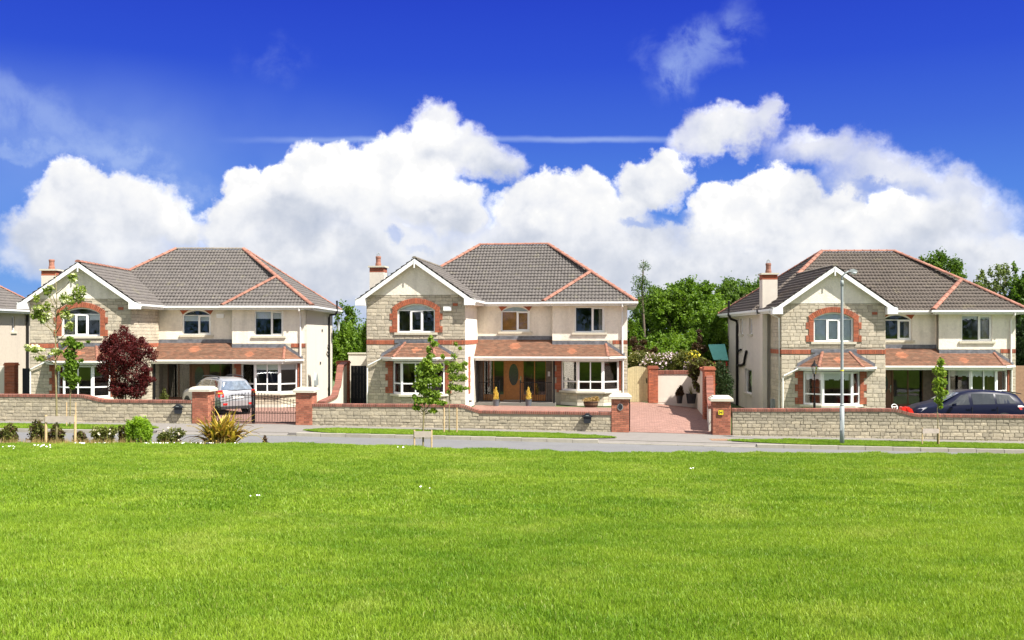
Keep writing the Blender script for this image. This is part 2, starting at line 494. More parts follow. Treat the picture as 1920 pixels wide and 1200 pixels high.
M = dict(
    stone=mat('stone', (0.49, 0.425, 0.32), 0.9, var=0.15, noise=(9, 0.14), bump=(30, 0.5), objvar=True, col2=(0.40, 0.355, 0.275), dirt=(3.5, 0.6, 0.45, (0.2, 0.19, 0.16))),
    stone_joined=mat('stone_joined', (0.49, 0.425, 0.32), 0.9, var=0.13, noise=(9, 0.14), bump=(30, 0.5), island=True, col2=(0.40, 0.355, 0.275)),
    wall_stone=mat('wall_stone', (0.43, 0.375, 0.265), 0.9, var=0.16, noise=(8, 0.2), bump=(22, 0.7), objvar=True, col2=(0.32, 0.285, 0.21), dirt=(2.5, 0.58, 0.4, (0.23, 0.21, 0.16))),
    mortar=mat('mortar', (0.34, 0.30, 0.235), 0.95, noise=(12, 0.15)),
    plaster=mat('plaster', (0.76, 0.705, 0.60), 0.95, noise=(9, 0.07), bump=(22, 0.9), streak=(1.8, 0.34, (0.40, 0.36, 0.29)), dirt=(1.4, 0.53, 0.25, (0.46, 0.43, 0.37))),
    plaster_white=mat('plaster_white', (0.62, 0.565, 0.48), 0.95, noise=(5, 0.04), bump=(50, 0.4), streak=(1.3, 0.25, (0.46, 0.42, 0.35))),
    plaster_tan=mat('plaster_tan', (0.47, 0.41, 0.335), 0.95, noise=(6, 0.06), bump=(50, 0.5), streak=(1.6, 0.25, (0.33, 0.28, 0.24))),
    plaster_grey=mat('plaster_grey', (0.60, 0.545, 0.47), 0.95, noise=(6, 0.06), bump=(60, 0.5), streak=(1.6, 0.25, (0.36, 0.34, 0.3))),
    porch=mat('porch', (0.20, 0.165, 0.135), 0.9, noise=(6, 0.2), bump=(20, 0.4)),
    white=mat('white', (0.80, 0.80, 0.78), 0.35, noise=(7, 0.02)),
    gutter=mat('gutter', (0.74, 0.73, 0.69), 0.4, noise=(3, 0.05), streak=(5, 0.2, (0.5, 0.48, 0.42))),
    cream=mat('cream', (0.52, 0.485, 0.385), 0.85, noise=(9, 0.08), bump=(40, 0.2)),
    brick=mat('brick', (0.38, 0.105, 0.045), 0.88, var=0.22, noise=(20, 0.14), bump=(60, 0.4), objvar=True, col2=(0.27, 0.085, 0.05)),
    brick_joined=mat('brick_joined', (0.38, 0.105, 0.045), 0.88, var=0.22, noise=(20, 0.12), island=True, col2=(0.27, 0.085, 0.05)),
    pillar_brick=mat('pillar_brick', (0.36, 0.14, 0.08), 0.88, var=0.3, noise=(20, 0.15), bump=(60, 0.4), objvar=True, col2=(0.30, 0.10, 0.06)),
    pillar_brick_joined=mat('pillar_brick_joined', (0.40, 0.16, 0.10), 0.88, var=0.25, noise=(20, 0.15), island=True, col2=(0.30, 0.10, 0.06)),
    brick_mortar=mat('brick_mortar', (0.42, 0.33, 0.26), 0.95, noise=(15, 0.1)),
    coping=mat('coping', (0.24, 0.085, 0.055), 0.88, var=0.3, noise=(20, 0.2), objvar=True, col2=(0.16, 0.065, 0.045)),
    tile=mat('tile', (0.118, 0.105, 0.096), 0.85, noise=(6, 0.2), bump=(40, 0.4), dirt=(2.2, 0.57, 0.4, (0.20, 0.185, 0.12)), streak=(2.5, 0.3, (0.075, 0.07, 0.065))),
    clay=mat('clay', (0.22, 0.10, 0.058), 0.85, var=0.22, noise=(5, 0.18), island=True, col2=(0.145, 0.085, 0.053), dirt=(1.6, 0.63, 0.6, (0.13, 0.1, 0.08))),
    clay_light=mat('clay_light', (0.34, 0.14, 0.075), 0.85, var=0.15, noise=(5, 0.1), island=True),
    ridge=mat('ridge', (0.29, 0.125, 0.085), 0.85, var=0.18, noise=(8, 0.2), objvar=True, col2=(0.25, 0.115, 0.08), dirt=(2.0, 0.6, 0.4, (0.25, 0.2, 0.12))),
    tile_brown=mat('tile_brown', (0.092, 0.074, 0.06), 0.85, noise=(6, 0.2), bump=(40, 0.4), dirt=(2.2, 0.57, 0.4, (0.17, 0.145, 0.085)), streak=(2.5, 0.3, (0.055, 0.048, 0.04))),
    hip_brown=mat('hip_brown', (0.22, 0.095, 0.06), 0.85, var=0.2, noise=(8, 0.2), objvar=True),
    ridge_grey=mat('ridge_grey', (0.19, 0.165, 0.13), 0.85, var=0.12, noise=(8, 0.2), objvar=True),
    lead=mat('lead', (0.115, 0.12, 0.135), 0.7, noise=(5, 0.45), bump=(20, 0.3)),
    glass=glass_mat('glass', (0.965, 0.975, 0.975)),
    car_glass=glass_mat('car_glass', (0.35, 0.4, 0.42)),
    inner=mat('inner', (0.10, 0.085, 0.07), 0.9, noise=(2, 0.2)),
    blind=mat('blind', (0.84, 0.86, 0.87), 0.8, noise=(3, 0.03)),
    net=mat('net', (0.68, 0.76, 0.84), 0.9, noise=(5, 0.1)),
    curtain=mat('curtain', (0.42, 0.37, 0.30), 0.9, noise=(14, 0.25)),
    amber=mat('amber', (0.50, 0.235, 0.05), 0.7, noise=(5, 0.25)),
    wood=mat('wood', (0.40, 0.155, 0.025), 0.4, noise=(9, 0.18), coat=0.3),
    wood_dark=mat('wood_dark', (0.13, 0.05, 0.022), 0.4, noise=(9, 0.2), coat=0.2),
    timber=mat('timber', (0.42, 0.36, 0.20), 0.8, var=0.12, noise=(12, 0.15), objvar=True, streak=(9, 0.3, (0.3, 0.25, 0.15))),
    stake=mat('stake', (0.50, 0.36, 0.19), 0.8, noise=(12, 0.15)),
    belt=mat('belt', (0.42, 0.36, 0.31), 0.8, noise=(9, 0.12)),
    gate_dark=mat('gate_dark', (0.022, 0.025, 0.03), 0.6, noise=(10, 0.2), spec=0.2),
    iron=mat('iron', (0.008, 0.008, 0.009), 0.6, noise=(12, 0.1), spec=0.15),
    pipe=mat('pipe', (0.012, 0.011, 0.011), 0.5, noise=(8, 0.1), spec=0.25),
    tarmac=mat('tarmac', (0.14, 0.14, 0.14), 0.9, noise=(1.2, 0.06), bump=(90, 0.3), dirt=(0.7, 0.52, 0.35, (0.105, 0.105, 0.105))),
    path=mat('path', (0.185, 0.17, 0.152), 0.92, noise=(1.6, 0.08), bump=(70, 0.2), dirt=(1.6, 0.50, 0.4, (0.135, 0.122, 0.108))),
    kerb=mat('kerb', (0.31, 0.29, 0.235), 0.9, var=0.08, noise=(5, 0.12), objvar=True),
    paver=mat('paver', (0.28, 0.155, 0.12), 0.9, var=0.12, noise=(7, 0.1), island=True, col2=(0.23, 0.13, 0.10)),
    paver_bed=mat('paver_bed', (0.27, 0.17, 0.14), 0.95, noise=(9, 0.1)),
    soil=mat('soil', (0.08, 0.13, 0.02), 0.95, noise=(3, 0.2), spec=0.0),
    earth=mat('earth', (0.16, 0.12, 0.075), 0.95, noise=(3, 0.3), bump=(12, 0.5)),
    far_ground=mat('far_ground', (0.07, 0.11, 0.03), 0.95, noise=(0.3, 0.2)),
    bark=mat('bark', (0.13, 0.10, 0.07), 0.9, noise=(14, 0.3), bump=(30, 0.6)),
    bark_green=mat('bark_green', (0.20, 0.17, 0.08), 0.8, noise=(14, 0.25)),
    pot_grey=mat('pot_grey', (0.085, 0.095, 0.11), 0.5, noise=(9, 0.1)),
    pot_black=mat('pot_black', (0.02, 0.02, 0.022), 0.5, noise=(9, 0.1)),
    barrel=mat('barrel', (0.13, 0.075, 0.04), 0.8, noise=(14, 0.25)),
    silver=mat('silver', (0.36, 0.37, 0.385), 0.32, metal=0.45, coat=0.7, noise=(1.5, 0.03)),
    navy=mat('navy', (0.004, 0.006, 0.022), 0.35, metal=0.0, spec=0.15, coat=0.15, noise=(1.5, 0.05)),
    cladding=mat('cladding', (0.03, 0.03, 0.033), 0.6, noise=(8, 0.1)),
    rubber=mat('rubber', (0.012, 0.012, 0.012), 0.8, noise=(9, 0.1)),
    alloy=mat('alloy', (0.5, 0.5, 0.52), 0.3, metal=0.8, noise=(9, 0.05)),
    chrome=mat('chrome', (0.7, 0.7, 0.7), 0.12, metal=1.0, noise=(9, 0.02)),
    lamp_red=mat('lamp_red', (0.45, 0.015, 0.012), 0.2, coat=0.8, noise=(20, 0.1)),
    lamp_orange=mat('lamp_orange', (0.75, 0.22, 0.03), 0.2, coat=0.8, noise=(20, 0.1)),
    lamp_clear=mat('lamp_clear', (0.55, 0.58, 0.6), 0.15, coat=0.8, noise=(20, 0.15)),
    galv=mat('galv', (0.25, 0.28, 0.28), 0.6, metal=0.0, noise=(7, 0.08)),
    sign_yellow=mat('sign_yellow', (0.80, 0.66, 0.02), 0.5, noise=(9, 0.03)),
    black_ink=mat('black_ink', (0.015, 0.015, 0.015), 0.5, noise=(9, 0.05)),
    toy_red=mat('toy_red', (0.65, 0.02, 0.012), 0.3, coat=0.5, noise=(5, 0.05)),
    teal=mat('teal', (0.13, 0.42, 0.34), 0.8, noise=(3, 0.06)),
    rust=mat('rust', (0.25, 0.15, 0.09), 0.8, noise=(8, 0.2)),
    plate=mat('plate', (0.75, 0.75, 0.72), 0.4, noise=(9, 0.03)),
    petal=mat('petal', (0.82, 0.82, 0.80), 0.7, noise=(9, 0.03)),
    leaf_tree=leaf_mat('leaf_tree', (0.05, 0.115, 0.010), (0.19, 0.30, 0.03), 0.42, 0.45),
    leaf_tree2=leaf_mat('leaf_tree2', (0.04, 0.09, 0.012), (0.13, 0.215, 0.028), 0.42, 0.45),
    leaf_pale=leaf_mat('leaf_pale', (0.09, 0.13, 0.035), (0.20, 0.25, 0.08), 0.35, 0.8),
    leaf_dark=leaf_mat('leaf_dark', (0.018, 0.035, 0.012), (0.045, 0.075, 0.022), 0.2, 0.8),
    leaf_young=leaf_mat('leaf_young', (0.12, 0.21, 0.02), (0.29, 0.385, 0.06), 0.45, 2.5),
    leaf_rowan=leaf_mat('leaf_rowan', (0.15, 0.22, 0.03), (0.32, 0.38, 0.09), 0.45, 2.5),
    blossom=leaf_mat('blossom', (0.60, 0.62, 0.38), (0.80, 0.80, 0.62), 0.3, 3),
    leaf_maroon=leaf_mat('leaf_maroon', (0.045, 0.006, 0.008), (0.15, 0.02, 0.018), 0.3, 2),
    leaf_lime=leaf_mat('leaf_lime', (0.14, 0.26, 0.015), (0.34, 0.50, 0.04), 0.45, 3),
    leaf_olive=leaf_mat('leaf_olive', (0.065, 0.085, 0.018), (0.18, 0.185, 0.04), 0.3, 3),
    leaf_brown=leaf_mat('leaf_brown', (0.035, 0.022, 0.013), (0.10, 0.058, 0.028), 0.3, 3),
    leaf_gold=leaf_mat('leaf_gold', (0.60, 0.42, 0.07), (0.85, 0.68, 0.22), 0.4, 5),
    flower_pink=leaf_mat('flower_pink', (0.50, 0.36, 0.46), (0.78, 0.68, 0.74), 0.3, 3),
    flower_yellow=leaf_mat('flower_yellow', (0.70, 0.55, 0.03), (0.85, 0.75, 0.10), 0.3, 3),
    flower_cream=leaf_mat('flower_cream', (0.60, 0.50, 0.36), (0.80, 0.74, 0.60), 0.3, 3),
    straw=leaf_mat('straw', (0.35, 0.23, 0.09), (0.55, 0.40, 0.18), 0.3, 3),
    flax_green=leaf_mat('flax_green', (0.10, 0.11, 0.015), (0.22, 0.19, 0.03), 0.25, 5),
    flax_gold=leaf_mat('flax_gold', (0.42, 0.28, 0.04), (0.62, 0.46, 0.12), 0.25, 5),
    flax_brown=leaf_mat('flax_brown', (0.12, 0.05, 0.018), (0.22, 0.10, 0.03), 0.25, 5),
)

# ---------------------------------------------------------------- shared unit pieces
def unit_stone(name, m, seed, inset=0.02, jit=0.014):
    """unit block: x 0..1, z 0..1, proud towards -y by 1, its face a little smaller than its back and uneven"""
    r = random.Random(seed)
    b = [(0, 0, 0), (1, 0, 0), (1, 0, 1), (0, 0, 1)]
    f = []
    for (x, z) in ((0, 0), (1, 0), (1, 1), (0, 1)):
        fx = inset if x == 0 else 1 - inset
        fz = inset * 2 if z == 0 else 1 - inset * 2
        f.append((fx + r.uniform(-jit, jit), -1 + r.uniform(0, 0.25), fz + r.uniform(-jit, jit) * 2))
    c = (0.5 + r.uniform(-.1, .1), -1.0 + r.uniform(-.1, .1), 0.5 + r.uniform(-.15, .15))
    v = b + f + [c]
    faces = [(0, 1, 5, 4), (1, 2, 6, 5), (2, 3, 7, 6), (3, 0, 4, 7), (4, 5, 8), (5, 6, 8), (6, 7, 8), (7, 4, 8)]
    me = bpy.data.meshes.new(name)
    me.from_pydata(v, [], faces); me.materials.append(m); me.update()
    return me

def unit_block(name, m, seed, inset=0.012, jit=0.004):
    """unit brick with a flat face and softened edge, same axes as unit_stone"""
    r = random.Random(seed)
    j = lambda: r.uniform(-jit, jit)
    b = [(0, 0, 0), (1, 0, 0), (1, 0, 1), (0, 0, 1)]
    e = [(0 + j(), -.88, 0 + j()), (1 + j(), -.88, 0 + j()), (1 + j(), -.88, 1 + j()), (0 + j(), -.88, 1 + j())]
    f = [(inset * 2, -1, inset * 2), (1 - inset * 2, -1, inset * 2), (1 - inset * 2, -1, 1 - inset * 2), (inset * 2, -1, 1 - inset * 2)]
    me = bpy.data.meshes.new(name)
    fc = [(0, 1, 5, 4), (1, 2, 6, 5), (2, 3, 7, 6), (3, 0, 4, 7), (4, 5, 9, 8), (5, 6, 10, 9), (6, 7, 11, 10), (7, 4, 8, 11), (8, 9, 10, 11)]
    me.from_pydata(b + e + f, [], fc); me.materials.append(m); me.update()
    return me

STONES = [unit_stone('stone', M['stone'], i) for i in range(9)]
WALL_STONES = [unit_stone('stone', M['wall_stone'], 30 + i, 0.025, 0.018) for i in range(9)]
BRICK = [unit_block('brick', M['brick'], 60 + i) for i in range(3)]
PILLAR_BRICK = [unit_block('brick', M['pillar_brick'], 70 + i) for i in range(3)]
COPING = [unit_block('coping_brick', M['coping'], 80 + i, 0.03, 0.008) for i in range(3)]


def joined_stone(mb, src, fr, u, d, z, w, t, h):
    b = len(mb.v)
    for vx in src.vertices:
        x, y, zz = vx.co
        mb.v.append(fr.pt(u + x * w, d + y * t, z + zz * h))
    for p in src.polygons:
        mb.f.append(tuple(b + i for i in p.vertices)); mb.mi.append(mb.cur)


def lay_courses(parent, fr, u0, u1, z0, z1, blocked, hs, ws, meshes, t=0.022, gap=0.009, limit=300, count=[0], joined=None, name='stone', d=0.0, rr=None, top=None):
    """lays stones in courses on a frame, leaving out what blocked(u, za, zb) says; objects up to the limit, then joined"""
    rr = rr or rnd
    z = z0
    while z < z1 - 0.05:
        h = min(rr.uniform(*hs), z1 - z)
        if z1 - z - h < 0.07:
            h = z1 - z
        us = [u0 + 0.03 * i for i in range(int((u1 - u0) / 0.03) + 1)] + [u1]
        free = [not blocked(u, z + 0.01, z + h - 0.01) and (top is None or z + h <= top(u) + 0.03) for u in us]
        i = 0
        while i < len(us):
            if not free[i]:
                i += 1; continue
            j = i
            while j + 1 < len(us) and free[j + 1]:
                j += 1
            a, b = us[i], us[j]
            if b - a > 0.05:
                x = a
                while x < b - 0.02:
                    w = rr.uniform(*ws)
                    if rr.random() < 0.12: w *= 0.6
                    if b - x - w < ws[0] * 0.55:
                        w = b - x
                        if w > ws[1] * 1.25: w *= 0.5
                    hh = h
                    me = rr.choice(meshes)
                    tt = t * rr.uniform(0.7, 1.35)
                    if parent is None or count[0] >= limit:
                        joined_stone(joined, me, fr, x + gap / 2, d, z + gap / 2, w - gap, tt, hh - gap)
                    else:
                        o = bpy.data.objects.new(name, me); COL.objects.link(o); o.parent = parent
                        o.location = fr.pt(x + gap / 2, d, z + gap / 2)
                        o.rotation_euler = (0, 0, fr.rot)
                        o.scale = (w - gap, tt, hh - gap)
                        count[0] += 1
                    x += w
            i = j + 1
        z += h


def wall_panel(mb, fr, U0, U1, z0, z1, th, openings):
    """wall slab with openings (u0, u1, za, zb, rise): reveals built, arched heads where rise > 0"""
    us = sorted({U0, U1, *[o[0] for o in openings], *[o[1] for o in openings]})
    zs = sorted({z0, z1, *[o[2] for o in openings], *[o[3] for o in openings], *[o[3] + o[4] for o in openings if o[4]]})
    zs = [z for z in zs if z0 <= z <= z1]
    for i in range(len(us) - 1):
        for j in range(len(zs) - 1):
            um, zm = (us[i] + us[i + 1]) / 2, (zs[j] + zs[j + 1]) / 2
            hole = False
            for o in openings:
                if o[0] < um < o[1] and o[2] < zm < o[3] + o[4]:
                    hole = True
            if hole:
                continue
            for d, flip in ((0, False), (th, True)):
                q = [fr.pt(us[i], d, zs[j]), fr.pt(us[i + 1], d, zs[j]), fr.pt(us[i + 1], d, zs[j + 1]), fr.pt(us[i], d, zs[j + 1])]
                mb.face(q[::-1] if flip else q)
    for (a, b, za, zb, rise) in openings:
        def rev(p, q):
            mb.face([fr.pt(p[0], 0, p[1]), fr.pt(p[0], th, p[1]), fr.pt(q[0], th, q[1]), fr.pt(q[0], 0, q[1])])
        rev((a, za), (a, zb)); rev((b, zb), (b, za)); rev((b, za), (a, za))
        if rise:
            arc = arc_pts(a, b, zb, rise, 14)
            top = zb + rise
            for p, q in zip(arc[:-1], arc[1:]):
                rev(p, q)
                if top - min(p[1], q[1]) > 1e-4:
                    for d, flip in ((0, False), (th, True)):
                        qd = [fr.pt(p[0], d, p[1]), fr.pt(q[0], d, q[1]), fr.pt(q[0], d, top), fr.pt(p[0], d, top)]
                        mb.face(qd[::-1] if flip else qd)
        else:
            rev((a, zb), (b, zb))


def arc_pts(a, b, zs, rise, n):
    w = (b - a)
    Rr = (w * w / 4 + rise * rise) / (2 * rise)
    cx, cz = (a + b) / 2, zs + rise - Rr
    th = math.asin(w / 2 / Rr)
    return [(cx + Rr * math.sin(-th + 2 * th * i / n), cz + Rr * math.cos(-th + 2 * th * i / n)) for i in range(n + 1)]


def window(parent, fr, a, b, za, zb, cols, rise=0.0, transom=None, toplight=None, inset=0.09, fw=0.065, blind=None, blind_mat='blind', curtain=None,
           sash=(), scallop=False, name='window', sill=True, sill_ext=0.13, arch_blind=False):
    """cols: pane boundaries as fractions; transom: z of a bar across; blind: share of each pane covered from the top"""
    mb = MB()
    d0, d1 = inset, inset + 0.07
    head = zb
    mb.fbox(fr, a, a + fw, d0, d1, za, head); mb.fbox(fr, b - fw, b, d0, d1, za, head)
    mb.fbox(fr, a + fw, b - fw, d0, d1, za, za + fw)
    mb.fbox(fr, a + fw, b - fw, d0 + 0.002, d1 - 0.002, head - fw * (0.6 if rise else 1), head)
    if rise:
        outer = arc_pts(a, b, zb, rise, 14); inner = arc_pts(a + fw, b - fw, zb, rise - fw, 14)
        for i in range(14):
            p, q, r_, s_ = outer[i], outer[i + 1], inner[i + 1], inner[i]
            mb.fprism(fr, [s_, r_, q, p], d0, d1)
    span = b - a
    bars = [a + span * c for c in cols]
    mw = 0.055
    for c in bars[1:-1]:
        mb.fbox(fr, c - mw / 2, c + mw / 2, d0 - 0.003, d1 - 0.003, za + fw, head - fw * (0.6 if rise else 1))
    if transom:
        mb.fbox(fr, a + fw, b - fw, d0 - 0.001, d1 - 0.001, transom - 0.03, transom + 0.03)
    w = mb.build(name, M['white'], parent)
    # panes, a casement frame where one opens
    for i in range(len(bars) - 1):
        l = a + fw if i == 0 else bars[i] + mw / 2
        r = b - fw if i == len(bars) - 2 else bars[i + 1] - mw / 2
        rows = [(za + fw, (transom - 0.03) if transom else head - fw * (0.6 if rise else 1))]
        if transom:
            rows.append((transom + 0.03, head - fw))
        for (c, e) in rows:
            if i in sash and e - c > 0.5:
                s = MB(); k = 0.05
                s.fbox(fr, l, l + k, d0 - 0.012, d0, c, e); s.fbox(fr, r - k, r, d0 - 0.012, d0, c, e)
                s.fbox(fr, l + k, r - k, d0 - 0.012, d0, c, c + k); s.fbox(fr, l + k, r - k, d0 - 0.012, d0, e - k, e)
                s.build('casement', M['white'], w)
            g = MB(); g.fbox(fr, l, r, d0 + 0.025, d0 + 0.04, c, e); g.build('pane', M['glass'], w)
            if blind and (e == rows[-1][1]) or blind == 1:
                hb = (e - c) * min(1, blind if not transom or blind == 1 else blind)
                bl = MB(); dd = d1 + 0.05
                bl.fbox(fr, l - 0.01, r + 0.01, dd, dd + 0.012, e - hb, e + 0.01)
                if scallop:
                    k = 5; ww = (r - l) / k
                    for q in range(0, k, 1):
                        if q % 2 == 0:
                            bl.fbox(fr, l + q * ww, l + (q + 1) * ww, dd + 0.001, dd + 0.011, e - hb - 0.05, e - hb)
                bl.build('blind', M[blind_mat], w)
    if rise:
        g = MB()
        pts = arc_pts(a + fw, b - fw, zb, rise - fw, 14)[1:-1]
        g.fprism(fr, [(a + fw, zb)] + pts + [(b - fw, zb)][::1], d0 + 0.025, d0 + 0.04)
        g.build('pane', M['glass'], w)
        if blind == 1 or arch_blind:
            g = MB(); g.fprism(fr, [(a + fw, zb), *pts, (b - fw, zb)][::-1], d1 + 0.01, d1 + 0.02)
            g.build('blind', M[blind_mat if blind_mat != 'amber' else 'net'], w)
    if curtain:
        for (cu0, cu1) in curtain:
            c = MB(); n = 10
            uu = [a + span * (cu0 + (cu1 - cu0) * k / n) for k in range(n + 1)]
            for k in range(n):
                da, db = d1 + 0.08 + 0.03 * (k % 2), d1 + 0.08 + 0.03 * ((k + 1) % 2)
                c.face([fr.pt(uu[k], da, za), fr.pt(uu[k + 1], db, za), fr.pt(uu[k + 1], db, head), fr.pt(uu[k], da, head)])
            c.build('curtain', M['curtain'], w)
    if sill:
        s = MB(); s.fbox(fr, a - sill_ext, b + sill_ext, -0.07, inset + 0.02, za - 0.11, za - 0.002)
        s.build('sill', M['cream'], w)
    return w


def tile_slope(name, mt, parent, eave, edir, up, width, length, clips, wave=0.175, course=0.30, amp=0.028, lift=0.042, seg=4):
    """a roof slope of rolled tiles laid in courses: real wavy tiles stepping down the slope; clips are (point, normal) planes"""
    e, ed, u = Vector(eave), Vector(edir).normalized(), Vector(up).normalized()
    nrm = ed.cross(u).normalized()
    if nrm.z < 0: nrm = -nrm
    nu = int(width / wave) * seg + 1
    us = np.linspace(0, width, nu)
    ph = us / wave * 2 * math.pi
    wv = amp * (np.abs(np.cos(ph / 2)) ** 0.7 * 2 - 1)
    rows = int(math.ceil(length / course))
    V = []; Fq = []
    e_, ed_, u_, n_ = (np.array(q) for q in (e, ed, u, nrm))
    tile_id = (us / (wave * 2)).astype(int); rs_ = np.random.RandomState(int(abs(eave[0] * 13 + eave[1] * 7 + width * 3)) + 1)
    for j in range(rows):
        jit_ = rs_.uniform(-.004, .007, tile_id.max() + 1)[tile_id]
        v0, v1 = j * course - 0.02, min(length, (j + 1) * course + 0.03)
        for (v, h, drop) in ((v0, lift, 0.06), (v0, lift, 0), (v1, -0.01, 0)):
            hh = wv + h + 0.03 - drop + jit_
            V.append(e_[None] + us[:, None] * ed_[None] + v * u_[None] + hh[:, None] * n_[None])
        b = j * 3 * nu
        i = np.arange(nu - 1)
        for (r0, r1) in ((0, 1), (1, 2)):
            Fq.append(np.stack([b + r0 * nu + i, b + r0 * nu + i + 1, b + r1 * nu + i + 1, b + r1 * nu + i], 1))
    me = np_mesh(name, np.concatenate(V), np.concatenate(Fq), None, [mt])
    if clips:
        bm = bmesh.new(); bm.from_mesh(me)
        for (co, no) in clips:
            bmesh.ops.bisect_plane(bm, geom=bm.verts[:] + bm.edges[:] + bm.faces[:], plane_co=co, plane_no=no, clear_outer=True)
        bm.to_mesh(me); bm.free()
    o = obj(name, me, parent, 'stuff')
    return o


def clay_slope(parent, plane, poly, diamonds=(), mats=('clay', 'clay_light'), course=0.105, tw=0.165):
    """small plain clay tiles laid in a (u, v) polygon (convex) of a plane(u, v, h)->xyz"""
    mb = MB()
    vs = [p[1] for p in poly]
    v = min(vs); row = 0
    n = len(poly)
    while v < max(vs) - 0.02:
        vm = v + course / 2
        xs = []
        for i in range(n):
            (a, c), (b, d) = poly[i], poly[(i + 1) % n]
            if (c - vm) * (d - vm) < 0:
                xs.append(a + (b - a) * (vm - c) / (d - c))
        if len(xs) >= 2:
            l, r = min(xs), max(xs)
            x = l - (tw / 2 if row % 2 else 0)
            while x < r:
                a, b = max(l, x + 0.003), min(r, x + tw - 0.003)
                if b - a > 0.02:
                    mb.cur = 0
                    for (du, dv, ds) in diamonds:
                        if abs((a + b) / 2 - du) / ds + abs(vm - dv) / ds < 1: mb.cur = 1
                    j = rnd.uniform(0, 0.006)
                    v0, v1 = v - 0.01, v + course + 0.01
                    P = plane
                    mb.face([P(a, v0, 0.03 + j), P(b, v0, 0.03 + j), P(b, v1, 0.004), P(a, v1, 0.004)])
                    mb.face([P(a, v0, 0.0), P(b, v0, 0.0), P(b, v0, 0.03 + j), P(a, v0, 0.03 + j)])
                x += tw
        v += course; row += 1
    return mb.build('roof_tile', [M[mats[0]], M[mats[1]]], parent, kind='stuff')


def half_round(name, m, n=6, r=0.11, L=1.0):
    """unit ridge tile along +x, length 1, slightly flared at its end"""
    mb = MB()
    rings = [(0, r * 1.16), (0.08, r * 1.16), (0.085, r), (1.02, r)]
    for x, q in rings:
        for k in range(n + 1):
            a = math.pi * k / n
            mb.v.append((x, q * 1.15 * math.cos(a), q * 0.85 * math.sin(a)))
    for i in range(3):
        for k in range(n):
            b = i * (n + 1) + k
            mb.f.append((b, b + 1, b + n + 2, b + n + 1)); mb.mi.append(0)
    mb.f.append(tuple(range(n, -1, -1))); mb.mi.append(0)
    return mb.mesh(name, m)

RIDGE_RED = half_round('ridge_tile', M['ridge'])
RIDGE_GREY = half_round('ridge_tile', M['ridge_grey'], r=0.09)
RIDGE_SMALL = half_round('hip_tile', M['hip_brown'], r=0.065)


def ridge_run(name, me, parent, p, q, step=0.44):
    p, q = Vector(p), Vector(q)
    L = (q - p).length
    n = max(1, round(L / step)); s = L / n
    rot = (q - p).to_track_quat('X', 'Z')
    for i in range(n):
        o = bpy.data.objects.new(name, me); COL.objects.link(o); o.parent = parent
        o.location = p + (q - p) * (i / n)
        o.rotation_mode = 'QUATERNION'; o.rotation_quaternion = rot
        o.scale = (s, 1, 1)


def downpipe(parent, pts, m='white', r=0.036, name='downpipe'):
    mb = MB(); mb.tube(pts, r, 8)
    return mb.build(name, M[m], parent, smooth=False)


# ---------------------------------------------------------------- the houses (one design, as the photograph shows)
WG, WE, WW, P_, w_, B_, ZE, OV, T_ = 4.75, 3.85, 3.75, 4.0, 0.35, 8.6, 5.0, 0.42, 0.70
XE, XR = WG + WE, WG + WE + WW
OF = 0.30


